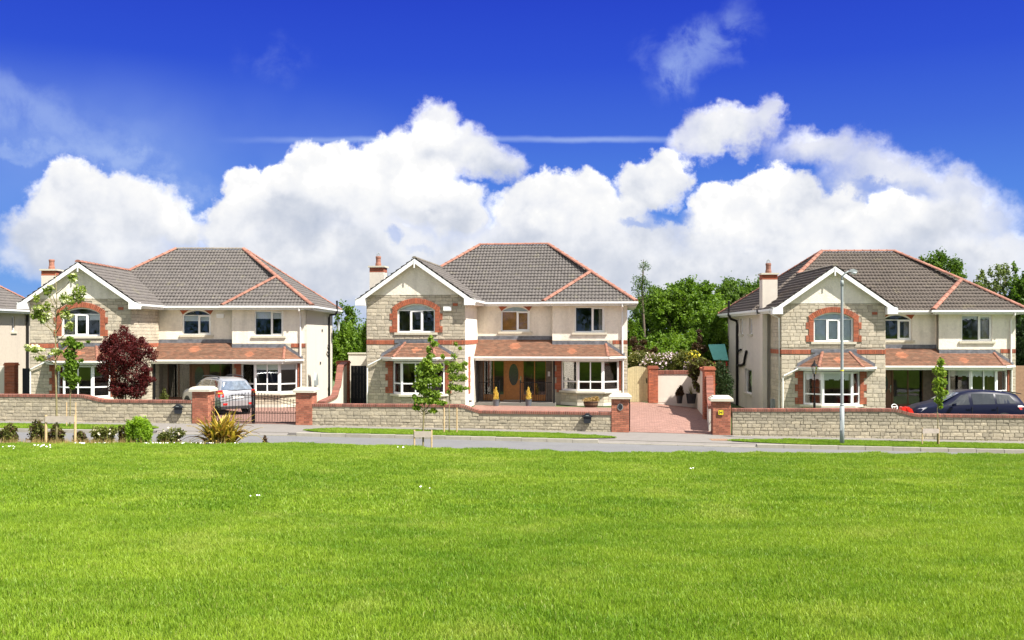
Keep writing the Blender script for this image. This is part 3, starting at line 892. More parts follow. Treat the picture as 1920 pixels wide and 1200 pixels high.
def lean_to(v, H, plane_of, F0, FM, FW):
    ye = P_ - 1.25; zt = 3.15; sl = (zt - 2.3) / 1.25
    zw = 2.3 + sl * (1.25 - w_)
    xh = 11.40
    ze_ = 2.3
    LT = MB()
    e0, e1, e2 = (WG - 0.0, ye, ze_), (xh, ye, ze_), (12.22, P_ - w_ - 0.02, ze_)
    t0, t1, t1b, t2 = (WG, P_, zt), (XE, P_, zt), (XE, P_ - w_, zw), (11.28, P_ - w_, zw)
    LT.face([e0, e1, t2, t1b, t1, t0]); LT.face([e1, e2, t2])
    LT.face([(WG, ye, ze_ - 0.1), (WG, P_ + 0.3, ze_ - 0.1), (XE + 0.02, P_ + 0.3, ze_ - 0.1), (XE + 0.02, P_ - w_, ze_ - 0.1), (12.2, P_ - w_, ze_ - 0.1), (xh, ye, ze_ - 0.1)])
    lt = LT.build('lean_to_roof', M['lead'], H)
    pl, ex, ey, o_ = plane_of(e0, e1, t0)
    hw = (Vector(t0) - o_).dot(ey); hw2 = (Vector(t2) - o_).dot(ey)
    dm = ((2.0, 0.9, 0.33), (4.85, 0.45, 0.26)) if not v.get('dm') else v['dm']
    clay_slope(lt, pl, [(0, 0), (xh - WG, 0), (t2[0] - WG, hw2 - 0.02), (0, hw2 - 0.02)], diamonds=dm)
    clay_slope(lt, pl, [(0, hw2 - 0.02), (XE - WG, hw2 - 0.02), (XE - WG, hw), (0, hw)], diamonds=dm)
    pl2, ex2, ey2, o2 = plane_of(e1, e2, t2)
    tt = Vector(t2) - o2
    clay_slope(lt, pl2, [(0, 0), (math.dist(e1, e2), 0), (tt.dot(ex2), tt.dot(ey2))])
    ridge_run('hip_tile', RIDGE_SMALL, lt, (e1[0], e1[1], e1[2] + 0.01), (t2[0], t2[1], t2[2] + 0.03), 0.25)
    fl = MB()
    fl.fbox(FM, WG + 0.002, XE - 0.002, -0.05, -0.002, zt - 0.02, zt + 0.17); fl.fbox(FW, XE + 0.002, 11.35, -0.055, -0.002, zw - 0.02, zw + 0.17)
    fl.fprism(FW, [(12.22, 2.3), (12.22, 2.46), (11.28, zw + 0.17), (11.28, zw - 0.02)], -0.06, -0.003)
    fl.build('flashing', M['lead'], lt)
    gt = MB()
    gt.box(WG + 0.01, xh + 0.02, ye - 0.11, ye - 0.005, ze_ - 0.08, ze_ + 0.01); gt.box(WG + 0.012, xh, ye - 0.004, ye + 0.02, ze_ - 0.2, ze_ - 0.02)
    fr = Fr(xh, ye, e2[0] - xh, e2[1] - ye); gt.fbox(fr, 0.0, math.dist(e1[:2], e2[:2]), -0.11, -0.005, ze_ - 0.081, ze_ + 0.009); gt.fbox(fr, 0.0, math.dist(e1[:2], e2[:2]) - 0.03, -0.004, 0.02, ze_ - 0.2, ze_ - 0.02)
    gt.build('gutter', M['gutter'], lt)


def house(pose, v):
    X0, Y0, a, Z0 = pose
    H = empty('house', (X0, Y0, Z0), -a)
    xl = v['xl']
    GR = -0.13                                         # ground below the floor level
    rr = random.Random(v['seed'])
    F0 = Fr(0, 0)                                      # gable front
    FM = Fr(0, P_)                                     # main front
    FW = Fr(0, P_ - w_)                                # wing front
    fine = v.get('fine', True)
    # ----- gable front wall: stone to 5.27, plaster above
    up = (1.49, 3.30, 3.50, 4.56, 0.30)
    bayo = (1.28, 3.80, 0.62, 2.16, 0) if not v.get('bay3') else (1.0, 3.60, 0.62, 2.16, 0)
    mb = MB()
    wall_panel(mb, F0, 0, WG, GR - 0.4, 5.27, 0.3, [up, bayo])
    gw = mb.build('gable_wall', M['mortar'], H)
    gz = lambda x: ZE + T_ * (min(x, WG - x) + OV)
    mb = MB()
    mb.fprism(F0, [(0.0, 5.275), (WG, 5.275), (WG / 2, gz(WG / 2) - 0.04)], -0.03, 0.25)
    mb.build('gable_plaster', M['plaster'], H)
    arc_c = arc_pts(up[0], up[1], up[3], up[4], 2)
    Rr = ((up[1] - up[0]) ** 2 / 4 + up[4] ** 2) / (2 * up[4]); acx, acz = (up[0] + up[1]) / 2, up[3] + up[4] - Rr
    ath = math.asin((up[1] - up[0]) / 2 / Rr)
    bt, bb = 3.14, 2.93
    def quoin_w(z, base):
        return base + (0.13 if int((z - up[2]) / 0.30) % 2 == 0 else 0)
    def blocked(u, za, zb):
        zm = (za + zb) / 2
        if up[0] - 0.35 < u < up[1] + 0.35 and zb > up[2] - 0.11:
            if zm < up[3] + 0.12:
                k = quoin_w(zm, 0.25)
                if up[0] - k < u < up[1] + k: return True
            r = math.hypot(u - acx, zm - acz)
            if r < Rr + 0.28 and zm > up[3] - 0.3: return True
        if up[0] - 0.13 < u < up[1] + 0.13 and za < up[2] and zb > up[2] - 0.11: return True
        if zb > bb and za < bt and (u < 1.36 or u > 3.44): return True
        if 1.36 <= u <= 3.44 and za < bt and zb > 2.3: return True          # behind the bay's roof flashing
        if bayo[0] - 0.35 < u < bayo[1] + 0.27 and zm < 2.3:
            k = 0.10 if int(zm / 0.30) % 2 == 0 else 0
            if bayo[0] - 0.25 - k < u < bayo[1] + 0.17 + k: return True
        if 4.14 < u < 4.4 and zb > 4.74 and za < 4.88: return True
        return False
    hs, ws = v['hs'], v['ws']
    if fine:
        jn = MB()
        lay_courses(gw, F0, 0.0, WG, GR, 5.27, blocked, hs, ws, STONES, count=[0], limit=v.get('limit', 290), rr=rr, joined=jn)
        if jn.v: jn.build('stone', M['stone_joined'], gw, kind='stuff')
    # return wall of the gable (right), left wall
    mb = MB(); FR = Fr(WG, 0.3, 0, 1)
    wall_panel(mb, FR, 0, P_ - 0.3, GR, 5.27, 0.3, [])
    rw = mb.build('return_wall', M[v['ret_mat']], H)
    jn = MB()
    if v['ret_mat'] == 'mortar':
        lay_courses(None, FR, -0.3, P_ - 0.3, GR, 5.27, lambda u, za, zb: zb > bb and za < bt, hs, ws, STONES, rr=rr, joined=jn)
        jn.build('stone', M['stone_joined'], rw, kind='stuff')
    else:
        mb = MB(); mb.fbox(Fr(WG, 0, 0, 1), 0.0, 0.3, -0.003, 0.2, GR, 5.27); mb.build('plaster_edge', M['plaster'], rw)
    mb = MB(); FL = Fr(0, 2.1, 0, -1)
    wall_panel(mb, FL, 0, 1.8, GR, 5.27, 0.3, [])
    lw = mb.build('return_wall', M['mortar'], H)
    jn = MB()
    if fine:
        lay_courses(None, FL, 0, 2.1, GR, 5.27, lambda u, za, zb: zb > bb and za < bt, hs, ws, STONES, rr=rr, joined=jn)
        jn.build('stone', M['stone_joined'], lw, kind='stuff')
    # ----- soldier-course band
    mb = MB()
    def soldiers(fr, u0, u1, za, zb, d=0):
        n = int((u1 - u0) / 0.078)
        for i in range(n):
            x = u0 + (u1 - u0) * i / n
            joined_stone(mb, rr.choice(BRICK), fr, x + 0.004, d, za + 0.005, (u1 - u0) / n - 0.01, 0.03, zb - za - 0.01)
    soldiers(F0, 0, 1.36, bb, bt); soldiers(F0, 3.44, WG, bb, bt)
    soldiers(Fr(WG, 0, 0, 1), 0.0, P_, bb, bt); soldiers(FL, 0, 2.1, bb, bt)
    None if v.get('plain') else soldiers(FW, 11.62, XR, bb - 0.02, bt - 0.03)
    mb.build('brick_band', M['brick_joined'], H, kind='stuff')
    # ----- arch bricks and quoins round the upper window
    if fine:
        ex = 0.24 / Rr
        n = int(2 * (ath + ex * 0.55) * (Rr + 0.12) / 0.088)
        for i in range(n):
            t = -(ath + ex * 0.55) + (2 * (ath + ex * 0.55)) * (i + 0.5) / n
            o = bpy.data.objects.new('arch_brick', rr.choice(BRICK)); COL.objects.link(o); o.parent = gw
            r0 = Rr + 0.004
            bx, bz = acx + r0 * math.sin(t), acz + r0 * math.cos(t)
            o.rotation_euler = (0, t, 0)
            wbr = 0.074
            o.location = (bx - wbr / 2 * math.cos(t), -0.002, bz + wbr / 2 * math.sin(t))
            o.scale = (wbr, 0.045, 0.25)
        def quoins(side_u, sgn, za, zb, base, zref):
            z = za
            while z < zb - 0.02:
                h = 0.075
                k = base + (0.13 if int((z + h / 2 - zref) / 0.30) % 2 == 0 else 0)
                parts = [(0, k)] if k < 0.3 else [(0, 0.215), (0.22, k - 0.22)]
                for (s0, wd) in parts:
                    o = bpy.data.objects.new('brick', rr.choice(BRICK)); COL.objects.link(o); o.parent = gw
                    x = side_u + s0 if sgn > 0 else side_u - s0 - wd
                    o.location = (x + 0.003, -0.001, z + 0.004); o.scale = (wd - 0.008, 0.04, h - 0.009)
                z += h
        quoins(up[0], -1, up[2], up[3] + 0.13, 0.24, up[2]); quoins(up[1], 1, up[2], up[3] + 0.13, 0.24, up[2])
        quoins(bayo[0], -1, 0.62, 2.2, 0.24, 0.0); quoins(bayo[1], 1, 0.62, 2.2, 0.17, 0.0)
        mb = MB(); mb.fbox(F0, bayo[0] - .33, bayo[0], -0.012, 0, 0.6, 2.2); mb.fbox(F0, bayo[1], bayo[1] + .25, -0.012, 0, 0.6, 2.2)
        mb.fbox(F0, up[0] - 0.24, up[0], -0.012, 0.0, up[2], up[3]); mb.fbox(F0, up[1], up[1] + 0.24, -0.012, 0.0, up[2], up[3])
        mb.build('brick_backing', M['brick_mortar'], gw)
        o = bpy.data.objects.new('air_brick', BRICK[0]); COL.objects.link(o); o.parent = gw
        o.location = (4.16, -0.0, 4.755); o.scale = (0.23, 0.035, 0.12)
    # ----- upper gable window
    window(H, F0, up[0], up[1], up[2], up[3], [0, 0.345, 0.66, 1], rise=up[4], sash=(1,), **v['gable_win'])
    # ----- main front
    eo = (5.95, 7.42, 3.55, 4.58, 0.28)
    mb = MB()
    wall_panel(mb, FM, WG - 0.3, XE + 0.3, 2.2, ZE, 0.3, [eo])
    mb.build('main_wall', M[v['pl']], H)
    window(H, FM, eo[0], eo[1], eo[2], eo[3], [0, 0.56, 1], rise=eo[4], sash=(1,), **v['entry_win'])
    for s in (0, 1):                                    # small corners of brick over the arch
        mb = MB()
        x0 = eo[0] - 0.14 if s == 0 else eo[1] + 0.14; x1 = eo[0] + 0.36 if s == 0 else eo[1] - 0.36; xm = (x0 * 2 + x1) / 3
        mb.fprism(FM, [(x0, 4.85), (xm, 4.60), (x1, 4.85)] if s == 0 else [(x1, 4.85), (xm, 4.60), (x0, 4.85)], -0.014, 0.01)
        mb.build('brick_corner', M['brick'], H)
    # ----- wing front and sides
    wo = (9.72, 11.22, 3.50, 4.80, 0) if not v.get('plain') else (11.08, 11.38, 3.75, 4.65, 0)
    wb = (9.05, 11.95, 0.5, 2.16, 0)
    mb = MB()
    wall_panel(mb, FW, XE, XR, 3.12, ZE, 0.3, [wo])
    mb.box(XE - 0.0, XE + 0.3, P_ - w_ + 0.3, P_ + 0.3, 2.2, ZE)
    mb.build('wing_wall', M[v['pl']], H)
    mb = MB()
    wall_panel(mb, FW, XE, XR, GR, 3.118, 0.3, [wb] if not v.get('plain') else [])
    ww = mb.build('wing_wall_base', M['mortar' if not v.get('plain') else 'plaster'], H)
    jn = MB()
    if not v.get('plain'): lay_courses(None, FW, XE, XR, GR, 3.118, lambda u, za, zb: (wb[0] - 0.32 < u < wb[1] + 0.1 and za < 2.2) or (zb > bb - 0.02 and za < bt - 0.03 and u > 11.62), hs, ws, STONES, rr=rr, joined=jn)
    if jn.v: jn.build('stone', M['stone_joined'], ww, kind='stuff')
    if fine:
        z = 0.5
        while z < 2.16:
            k = 0.24 + (0.1 if int(z / 0.30) % 2 == 0 else 0)
            for (x, wd) in ((wb[0] - k, k), (wb[1], 0.10)):
                o = bpy.data.objects.new('brick', rr.choice(BRICK)); COL.objects.link(o); o.parent = ww
                o.location = (x + 0.003, P_ - w_ - 0.001, z + 0.004); o.scale = (wd - 0.006, 0.04, 0.066)
            z += 0.075
        mb = MB(); mb.fbox(FW, wb[0] - 0.24, wb[0], -0.012, 0, 0.5, 2.16); mb.build('brick_backing', M['brick_mortar'], ww)
    window(H, FW, *wo[:4], [0, 0.58, 1] if not v.get('plain') else [0, 1], sash=(1,), **v['wing_win'])
    # side and rear walls
    mb = MB()
    FS = Fr(XR, P_ - w_ + 0.3, 0, 1)
    wall_panel(mb, FS, 0, B_ + w_ - 0.3, GR, ZE, 0.3, v.get('right_open', []))
    mb.build('side_wall', M['plaster_white' if fine else 'plaster_tan'], H)
    for o_ in v.get('right_open', []):
        window(H, FS, *o_[:4], [0, 1], sash=(), blind=None)
    mb = MB()
    FS2 = Fr(xl, P_ + B_, 0, -1)
    wall_panel(mb, FS2, 0, P_ + B_ - 2.1, GR, ZE, 0.3, v.get('left_open', []))
    mb.build('side_wall', M[v['left_mat']], H)
    for o_ in v.get('left_open', []):
        window(H, FS2, *o_[:4], [0, 1], sash=(), blind=0.3, sill_ext=0.15)
    mb = MB()
    mb.box(xl, XR, P_ + B_ - 0.3, P_ + B_, GR, ZE)
    mb.box(xl + 0.001, 0.3, 2.1, 2.4, GR, ZE)
    mb.build('rear_wall', M['plaster_white'], H)
    mb = MB()
    mb.box(0.3, WG - 0.3, 0.3, P_ + 0.3, -0.1, -0.002); mb.box(0.3, XR - 0.3, P_ + 0.8, P_ + B_ - 0.3, -0.1, -0.002); mb.box(XE + 0.3, XR - 0.3, P_ - w_ + 0.3, P_ + 0.8, -0.1, -0.002)      # floors and inner walls
    mb.box(0.3, WG - 0.3, 0.3, P_ + 0.3, 2.62, 2.9); mb.box(xl + 0.3, XR - 0.3, P_ + 0.3, P_ + B_ - 0.3, 2.62, 2.9); mb.box(XE + 0.3, XR - 0.3, P_ - w_ + 0.3, P_ + 0.3, 2.62, 2.9)
    mb.box(0.31, XR - 0.31, P_ + 4.0, P_ + 4.15, 0, ZE)
    mb.box(WG - 0.1, WG, P_ + 0.3, P_ + 4, 0, ZE); mb.box(XE + 0.02, XE + 0.12, P_ + 0.9, P_ + 4, 0, ZE)
    mb.build('interior_floor', M['inner'], H)
    # ----- porch
    yj = P_ + 0.6
    FJ = Fr(0, yj)
    mb = MB()
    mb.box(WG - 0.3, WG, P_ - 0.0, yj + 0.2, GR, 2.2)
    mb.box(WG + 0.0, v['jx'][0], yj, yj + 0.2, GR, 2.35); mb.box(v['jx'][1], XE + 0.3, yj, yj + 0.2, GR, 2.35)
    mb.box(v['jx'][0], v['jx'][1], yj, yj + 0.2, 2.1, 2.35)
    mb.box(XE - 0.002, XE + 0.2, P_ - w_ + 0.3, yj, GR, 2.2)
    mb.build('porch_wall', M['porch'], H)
    mb = MB(); mb.box(WG + 0.0, XE + 0.2, P_ - 1.1, yj, GR - 0.3, 0.0)
    mb.build('porch_floor', M['path'], H)
    wd = M[v['wood']]
    door_x = v['door']
    D = MB(); D.fbox(FJ, door_x[0], door_x[1], 0.05, 0.10, 0.03, 2.02)
    dcx, dcz = (door_x[0] + door_x[1]) / 2, 1.33
    for (l, r_) in ((door_x[0] + 0.12, dcx - 0.04), (dcx + 0.04, door_x[1] - 0.12)):
        D.fbox(FJ, l, r_, 0.035, 0.05, 0.14, 0.62)
    dd = D.build('front_door', wd, H)
    ov = MB(); el = [(dcx + 0.25 * math.cos(t), dcz + 0.56 * math.sin(t)) for t in np.linspace(0, 2 * math.pi, 25)[:-1]]
    ov.fprism(FJ, el, 0.02, 0.045); ov.build('oval_pane', M['pane_dark'], dd)
    rim = MB()
    for i in range(24):
        p, q = el[i], el[(i + 1) % 24]
        s = 1.12
        rim.fprism(FJ, [p, q, (dcx + (q[0] - dcx) * s, dcz + (q[1] - dcz) * s), (dcx + (p[0] - dcx) * s, dcz + (p[1] - dcz) * s)], 0.025, 0.05)
    rim.build('pane_rim', wd, dd)
    hd = MB(); hd.fbox(FJ, door_x[1] - 0.1, door_x[1] - 0.05, 0.0, 0.05, 0.9, 1.25); hd.fbox(FJ, door_x[1] - 0.2, door_x[1] - 0.06, -0.02, 0.0, 1.05, 1.08); hd.build('handle', M['chrome'], dd)
    th = MB(); th.fbox(FJ, door_x[0] - 0.06, door_x[1] + 0.06, -0.12, 0.04, 0.001, 0.028); th.build('door_step', M['cream'], dd)
    def sidelight(l, r_, n=2):
        f = MB(); k = 0.05
        xs = [l + (r_ - l) * i / n for i in range(n + 1)]
        for x in xs:
            f.fbox(FJ, max(l, x - k / 2), min(r_, x + k / 2), 0.03, 0.1, 0.02, 2.08)
        f.fbox(FJ, l + 0.001, r_ - 0.001, 0.032, 0.098, 2.02, 2.09); f.fbox(FJ, l + 0.001, r_ - 0.001, 0.032, 0.098, 0.0, 0.30)
        fo = f.build('sidelight', wd, H)
        for i in range(n):
            g = MB(); g.fbox(FJ, xs[i] + k / 2, xs[i + 1] - k / 2, 0.06, 0.075, 0.30, 2.02); g.build('pane', M['glass'], fo)
    if door_x[0] - v['jx'][0] > 0.3: sidelight(v['jx'][0], door_x[0] - 0.05)
    if v['jx'][1] - door_x[1] > 0.3: sidelight(door_x[1] + 0.05, v['jx'][1])
    f = MB()
    f.fbox(FJ, door_x[0] - 0.05, door_x[0], 0.0, 0.11, 0.0, 2.1); f.fbox(FJ, door_x[1], door_x[1] + 0.05, 0.0, 0.11, 0.0, 2.1); f.fbox(FJ, door_x[0] - 0.05, door_x[1] + 0.05, 0.001, 0.109, 2.02, 2.1)
    f.build('door_frame', wd, H)
    yp = P_ - 1.05
    for x in (WG + 0.12, XE + 0.13):
        p = MB(); p.box(x - 0.045, x + 0.045, yp - 0.045, yp + 0.045, 0, 2.2); p.build('porch_post', M['iron'], H)
    if v.get('rail', True):
        for (l, r_) in ((WG + 0.2, 6.0), (7.05, XE + 0.05)):
            m = MB(); m.box(l, r_, yp - 0.015, yp + 0.015, 1.0, 1.03); m.box(l, r_, yp - 0.014, yp + 0.014, 0.08, 0.11)
            n = int((r_ - l) / 0.11)
            for i in range(n + 1):
                x = l + (r_ - l) * i / n
                m.box(x - 0.008, x + 0.008, yp - 0.008, yp + 0.008, 0.11, 1.0)
            e = r_ if r_ < 6.5 else l
            m.box(e - 0.025, e + 0.025, yp - 0.025, yp + 0.025, 0, 1.12)
            m.build('railing', M['iron'], H)
    # ----- bays
    def bay(pts, base, sill_z, top_z, tr, win, plinth=False, yoff=0, nm='bay_window'):
        """pts: three-sided bay outline (x, y) from wall to wall"""
        wallm = MB()
        for (p, q) in zip(pts[:-1], pts[1:]):
            fr = Fr(p[0], p[1], q[0] - p[0], q[1] - p[1]); L = math.dist(p, q)
            wallm.fbox(fr, 0.0, L, 0.0, 0.25, base, sill_z - 0.1)
        bw = wallm.build('bay_base', M['mortar'], H)
        jn = MB()
        for (p, q) in zip(pts[:-1], pts[1:]):
            fr = Fr(p[0], p[1], q[0] - p[0], q[1] - p[1]); L = math.dist(p, q)
            lay_courses(None, fr, 0, L, base + (0.17 if plinth else 0), sill_z - 0.11, lambda u, za, zb: False, hs, ws, STONES, rr=rr, joined=jn)
        jn.build('stone', M['stone_joined'], bw, kind='stuff')
        if plinth:
            pm = MB()
            for (p, q) in zip(pts[:-1], pts[1:]):
                fr = Fr(p[0], p[1], q[0] - p[0], q[1] - p[1]); pm.fbox(fr, -0.02, math.dist(p, q) + 0.02, -0.035, 0.05, base, base + 0.16)
            pm.build('plinth', M['plaster_white'], bw)
        # sill follows the bay
        c = [(pts[0][0] - 0.16, pts[0][1]), (pts[1][0] - 0.08, pts[1][1] - 0.13), (pts[2][0] + 0.08, pts[2][1] - 0.13), (pts[3][0] + 0.16, pts[3][1]), (pts[3][0] - 0.1, pts[3][1] + 0.1), (pts[0][0] + 0.1, pts[0][1] + 0.1)]
        sm = MB(); sm.slab(c, sill_z - 0.1, sill_z); sm.build('bay_sill', M['cream'], H)
        for i, (p, q) in enumerate(zip(pts[:-1], pts[1:])):
            fr = Fr(p[0], p[1], q[0] - p[0], q[1] - p[1]); L = math.dist(p, q)
            window(H, fr, 0.005, L - 0.005, sill_z + 0.001, top_z, win['cols'] if i == 1 else [0, 1], transom=tr, inset=0.02, fw=0.085, sill=False,
                   blind=win.get('blind'), scallop=win.get('scallop', False), name=nm, sash=win.get('sash', ()), curtain=win.get('curtain'))
    gb = [(1.28, 0.0), (1.80, -0.6), (3.18, -0.6), (3.80, 0.0)] if not v.get('bay3') else [(1.0, 0.0), (1.72, -0.6), (3.10, -0.6), (3.60, 0.0)]
    bay(gb, GR, 0.60, 2.13, 1.10, v['gbay'])
    yb = P_ - 1.0
    wbp = [(9.05, P_ - w_), (9.90, yb), (11.16, yb), (11.95, P_ - w_)]
    if not v.get('plain'): bay(wbp, GR, 0.60, 2.12, 1.06, v['wbay'], plinth=True)
    # gable bay's roof
    ez, tz = 2.34, 3.02
    A, Bq, C, D_ = (0.72, 0.0), (1.48, -0.86), (3.50, -0.86), (4.28, 0.0)
    TA, TB = (1.88, 0.0), (3.12, 0.0)
    rf = MB()
    rf.face([(*A, ez), (*Bq, ez), (*TA, tz)]); rf.face([(*Bq, ez), (*C, ez), (*TB, tz), (*TA, tz)]); rf.face([(*C, ez), (*D_, ez), (*TB, tz)])
    rf.face([(*A, ez - 0.12), (*D_, ez - 0.12), (*C, ez - 0.12), (*Bq, ez - 0.12)])
    bro = rf.build('bay_roof', M['lead'], H)
    def plane_of(p, q, top):
        """(u, v, h) coordinates on the slope through eave p-q and the point top"""
        p, q, top = Vector(p), Vector(q), Vector(top)
        ex = (q - p).normalized(); n = ex.cross(top - p).normalized()
        if n.z < 0: n = -n
        ey = n.cross(ex)
        return (lambda u, v_, h: tuple(p + ex * u + ey * v_ + n * h)), ex, ey, p
    for (p, q, tops, dm) in ((A, Bq, [TA], ()), (Bq, C, [TB, TA], ((1.0, 0.55, 0.26),)), (C, D_, [TB], ())):
        pl, ex, ey, o_ = plane_of((*p, ez), (*q, ez), (*tops[0], tz))
        L = math.dist(p, q)
        poly = [(0, 0), (L, 0)] + [((Vector((*t, tz)) - o_).dot(ex), (Vector((*t, tz)) - o_).dot(ey)) for t in tops]
        if len(tops) == 1:
            t0 = poly[2]; poly[2] = t0
        clay_slope(bro, pl, poly, diamonds=dm)
    ridge_run('hip_tile', RIDGE_SMALL, bro, (*Bq, ez + 0.01), (*TA, tz + 0.02), 0.25)
    ridge_run('hip_tile', RIDGE_SMALL, bro, (*C, ez + 0.01), (*TB, tz + 0.02), 0.25)
    fl = MB()
    fl.fbox(F0, 1.36, 3.44, -0.055, -0.002, tz - 0.02, bt + 0.02)
    for (p, q) in (((0.72, ez + 0.06), (1.88, tz + 0.06)), ((4.28, ez + 0.06), (3.12, tz + 0.06))):
        poly = [(p[0], p[1] - 0.08), (q[0], q[1] - 0.08), (q[0], q[1] + 0.08), (p[0], p[1] + 0.1)]
        if q[0] < p[0]: poly = poly[::-1]
        fl.fprism(F0, poly, -0.06, -0.003)
    fl.build('flashing', M['lead'], bro)
    gt = MB()
    ext = 0.07
    for (p, q) in ((A, Bq), (Bq, C), (C, D_)):
        fr = Fr(p[0], p[1], q[0] - p[0], q[1] - p[1]); L = math.dist(p, q)
        gt.fbox(fr, -0.02, L + 0.02, -0.09, 0.0, ez - 0.08, ez + 0.005); gt.fbox(fr, 0.01, L - 0.01, 0.0, 0.025, ez - 0.17, ez - 0.02)
    gt.build('gutter', M['gutter'], bro)
    downpipe(H, [(A[0] + 0.1, A[1] - 0.14, ez - 0.05), (0.10, -0.13, 1.93), (0.05, -0.09, 1.80), (0.05, -0.09, GR)], m='gutter')
    # ----- lean-to roof over porch and wing bay
    if not v.get('plain'): lean_to(v, H, plane_of, F0, FM, FW)
    # ----- main roof body (below the tiles), soffits, fascias, gutters
    x0, x1 = xl - OV, XR + OV
    y0, y1 = P_ - OV, P_ + B_ + OV
    hb = (y1 - y0) / 2
    zr = ZE + T_ * hb
    rb = MB()
    c = [(x0, y0, ZE), (x1, y0, ZE), (x1, y1, ZE), (x0, y1, ZE), (x0 + hb, y0 + hb, zr), (x1 - hb, y0 + hb, zr)]
    for f in ((0, 1, 5, 4), (2, 3, 4, 5), (1, 2, 5), (3, 0, 4)):
        rb.face([c[i] for i in f])
    gh = WG / 2 + OV
    ga, gz_ = WG / 2, ZE + T_ * gh
    gy1 = y0 + gh
    rb.face([(-OV, -OF, ZE), (ga, -OF, gz_), (ga, gy1, gz_), (-OV, y0, ZE)])
    rb.face([(ga, -OF, gz_), (WG + OV, -OF, ZE), (WG + OV, y0, ZE), (ga, gy1, gz_)])
    wh = (WW + 2 * OV) / 2; wx = x1 - wh; wz = ZE + T_ * wh; wy0 = y0 - w_
    rb.face([(XE - OV, wy0, ZE), (x1, wy0, ZE), (wx, wy0 + wh, wz)])
    rb.face([(XE - OV, wy0, ZE), (wx, wy0 + wh, wz), (wx, y0 + wh, wz), (XE - OV, y0, ZE)])
    rb.face([(x1, wy0, ZE), (x1, y0, ZE), (wx, y0 + wh, wz), (wx, wy0 + wh, wz)])
    roof = rb.build('roof', M['tile'], H)
    s = math.sqrt(1 + T_ * T_)
    up_ = lambda dx, dy: (dx, dy, T_)
    # planes used to clip (point, outward normal kept off)
    hipL = ((x0, y0, 0), (-1, 1, 0))        # front slope keeps x-x0 > y-y0
    hipR = ((x1, y0, 0), (1, 1, 0))
    front_len = hb * s
    tile_slope('roof_tile', M[v.get('tile', 'tile')], roof, (x0, y0, ZE), (1, 0, 0), up_(0, 1), x1 - x0, front_len, [hipL, hipR])
    tile_slope('roof_tile', M[v.get('tile', 'tile')], roof, (x1, y0, ZE), (0, 1, 0), up_(-1, 0), y1 - y0, front_len, [((x1, y0, 0), (-1, -1, 0)), ((x1, y1, 0), (-1, 1, 0))])
    tile_slope('roof_tile', M[v.get('tile', 'tile')], roof, (x0, y1, ZE), (0, -1, 0), up_(1, 0), y1 - y0, front_len, [((x0, y0, 0), (1, -1, 0)), ((x0, y1, 0), (1, 1, 0))])
    # gable slopes: laid towards the ridge, cut at the hip/valley
    tile_slope('roof_tile', M[v.get('tile', 'tile')], roof, (-OV, y0 + gh, ZE), (0, -1, 0), up_(1, 0), y0 + gh + OF + 0.05, gh * s, [((-OV, y0, 0), (-1, 1, 0))])
    tile_slope('roof_tile', M[v.get('tile', 'tile')], roof, (WG + OV, -OF - 0.05, ZE), (0, 1, 0), up_(-1, 0), y0 + gh + OF + 0.05, gh * s, [((WG + OV, y0, 0), (1, 1, 0))])
    # wing slopes
    tile_slope('roof_tile', M[v.get('tile', 'tile')], roof, (XE - OV, wy0, ZE), (1, 0, 0), up_(0, 1), WW + 2 * OV, wh * s, [((XE - OV, wy0, 0), (-1, 1, 0)), ((x1, wy0, 0), (1, 1, 0))])
    tile_slope('roof_tile', M[v.get('tile', 'tile')], roof, (XE - OV, y0 + wh, ZE), (0, -1, 0), up_(1, 0), wh + w_, wh * s, [((XE - OV, wy0, 0), (1, -1, 0)), ((XE - OV, y0, 0), (-1, 1, 0))])
    tile_slope('roof_tile', M[v.get('tile', 'tile')], roof, (x1, wy0, ZE), (0, 1, 0), up_(-1, 0), wh + w_, wh * s, [((x1, wy0, 0), (-1, -1, 0)), ((x1, y0, 0), (1, 1, 0))])
    q = 0.06
    ridge_run('ridge_tile', RIDGE_GREY if v.get('gridge') else RIDGE_RED, roof, (x0 + hb, y0 + hb, zr + q), (x1 - hb, y0 + hb, zr + q))
    ridge_run('ridge_tile', RIDGE_RED, roof, (wx, wy0 + wh, wz + q), (x1 - hb, y0 + hb, zr + q))
    ridge_run('ridge_tile', RIDGE_RED, roof, (x1, wy0, ZE + q), (wx, wy0 + wh, wz + q))
    ridge_run('ridge_tile', RIDGE_RED, roof, (XE - OV, wy0, ZE + q), (wx, wy0 + wh, wz + q))
    ridge_run('ridge_tile', RIDGE_RED, roof, (ga, gy1, gz_ + q), (x0 + hb, y0 + hb, zr + q))
    ridge_run('ridge_tile', RIDGE_RED, roof, (x1, y1, ZE + q), (x1 - hb, y0 + hb, zr + q))
    ridge_run('ridge_tile', RIDGE_RED, roof, (x0, y1, ZE + q), (x0 + hb, y0 + hb, zr + q))
    ridge_run('ridge_tile', RIDGE_RED if v.get('gridge') else RIDGE_GREY, roof, (ga, -OF - 0.03, gz_ + q * 0.8), (ga, gy1, gz_ + q * 0.8))
    # barge boards
    bg = MB()
    for sgn in (0, 1):
        ax = -OV if sgn == 0 else WG + OV
        pts = [(ax, ZE - 0.20), (ga, gz_ - 0.20), (ga, gz_ + 0.015), (ax, ZE + 0.015)]
        if sgn: pts = pts[::-1]
        bg.fprism(F0, pts, -OF - 0.035, -OF)
        s2 = [(ax, ZE - 0.06), (ga, gz_ - 0.06), (ga, gz_ - 0.03), (ax, ZE - 0.03)]
        if sgn: s2 = s2[::-1]
        bg.fprism(F0, s2, -OF, 0.0)
    bg.build('barge_board', M['white'], roof)
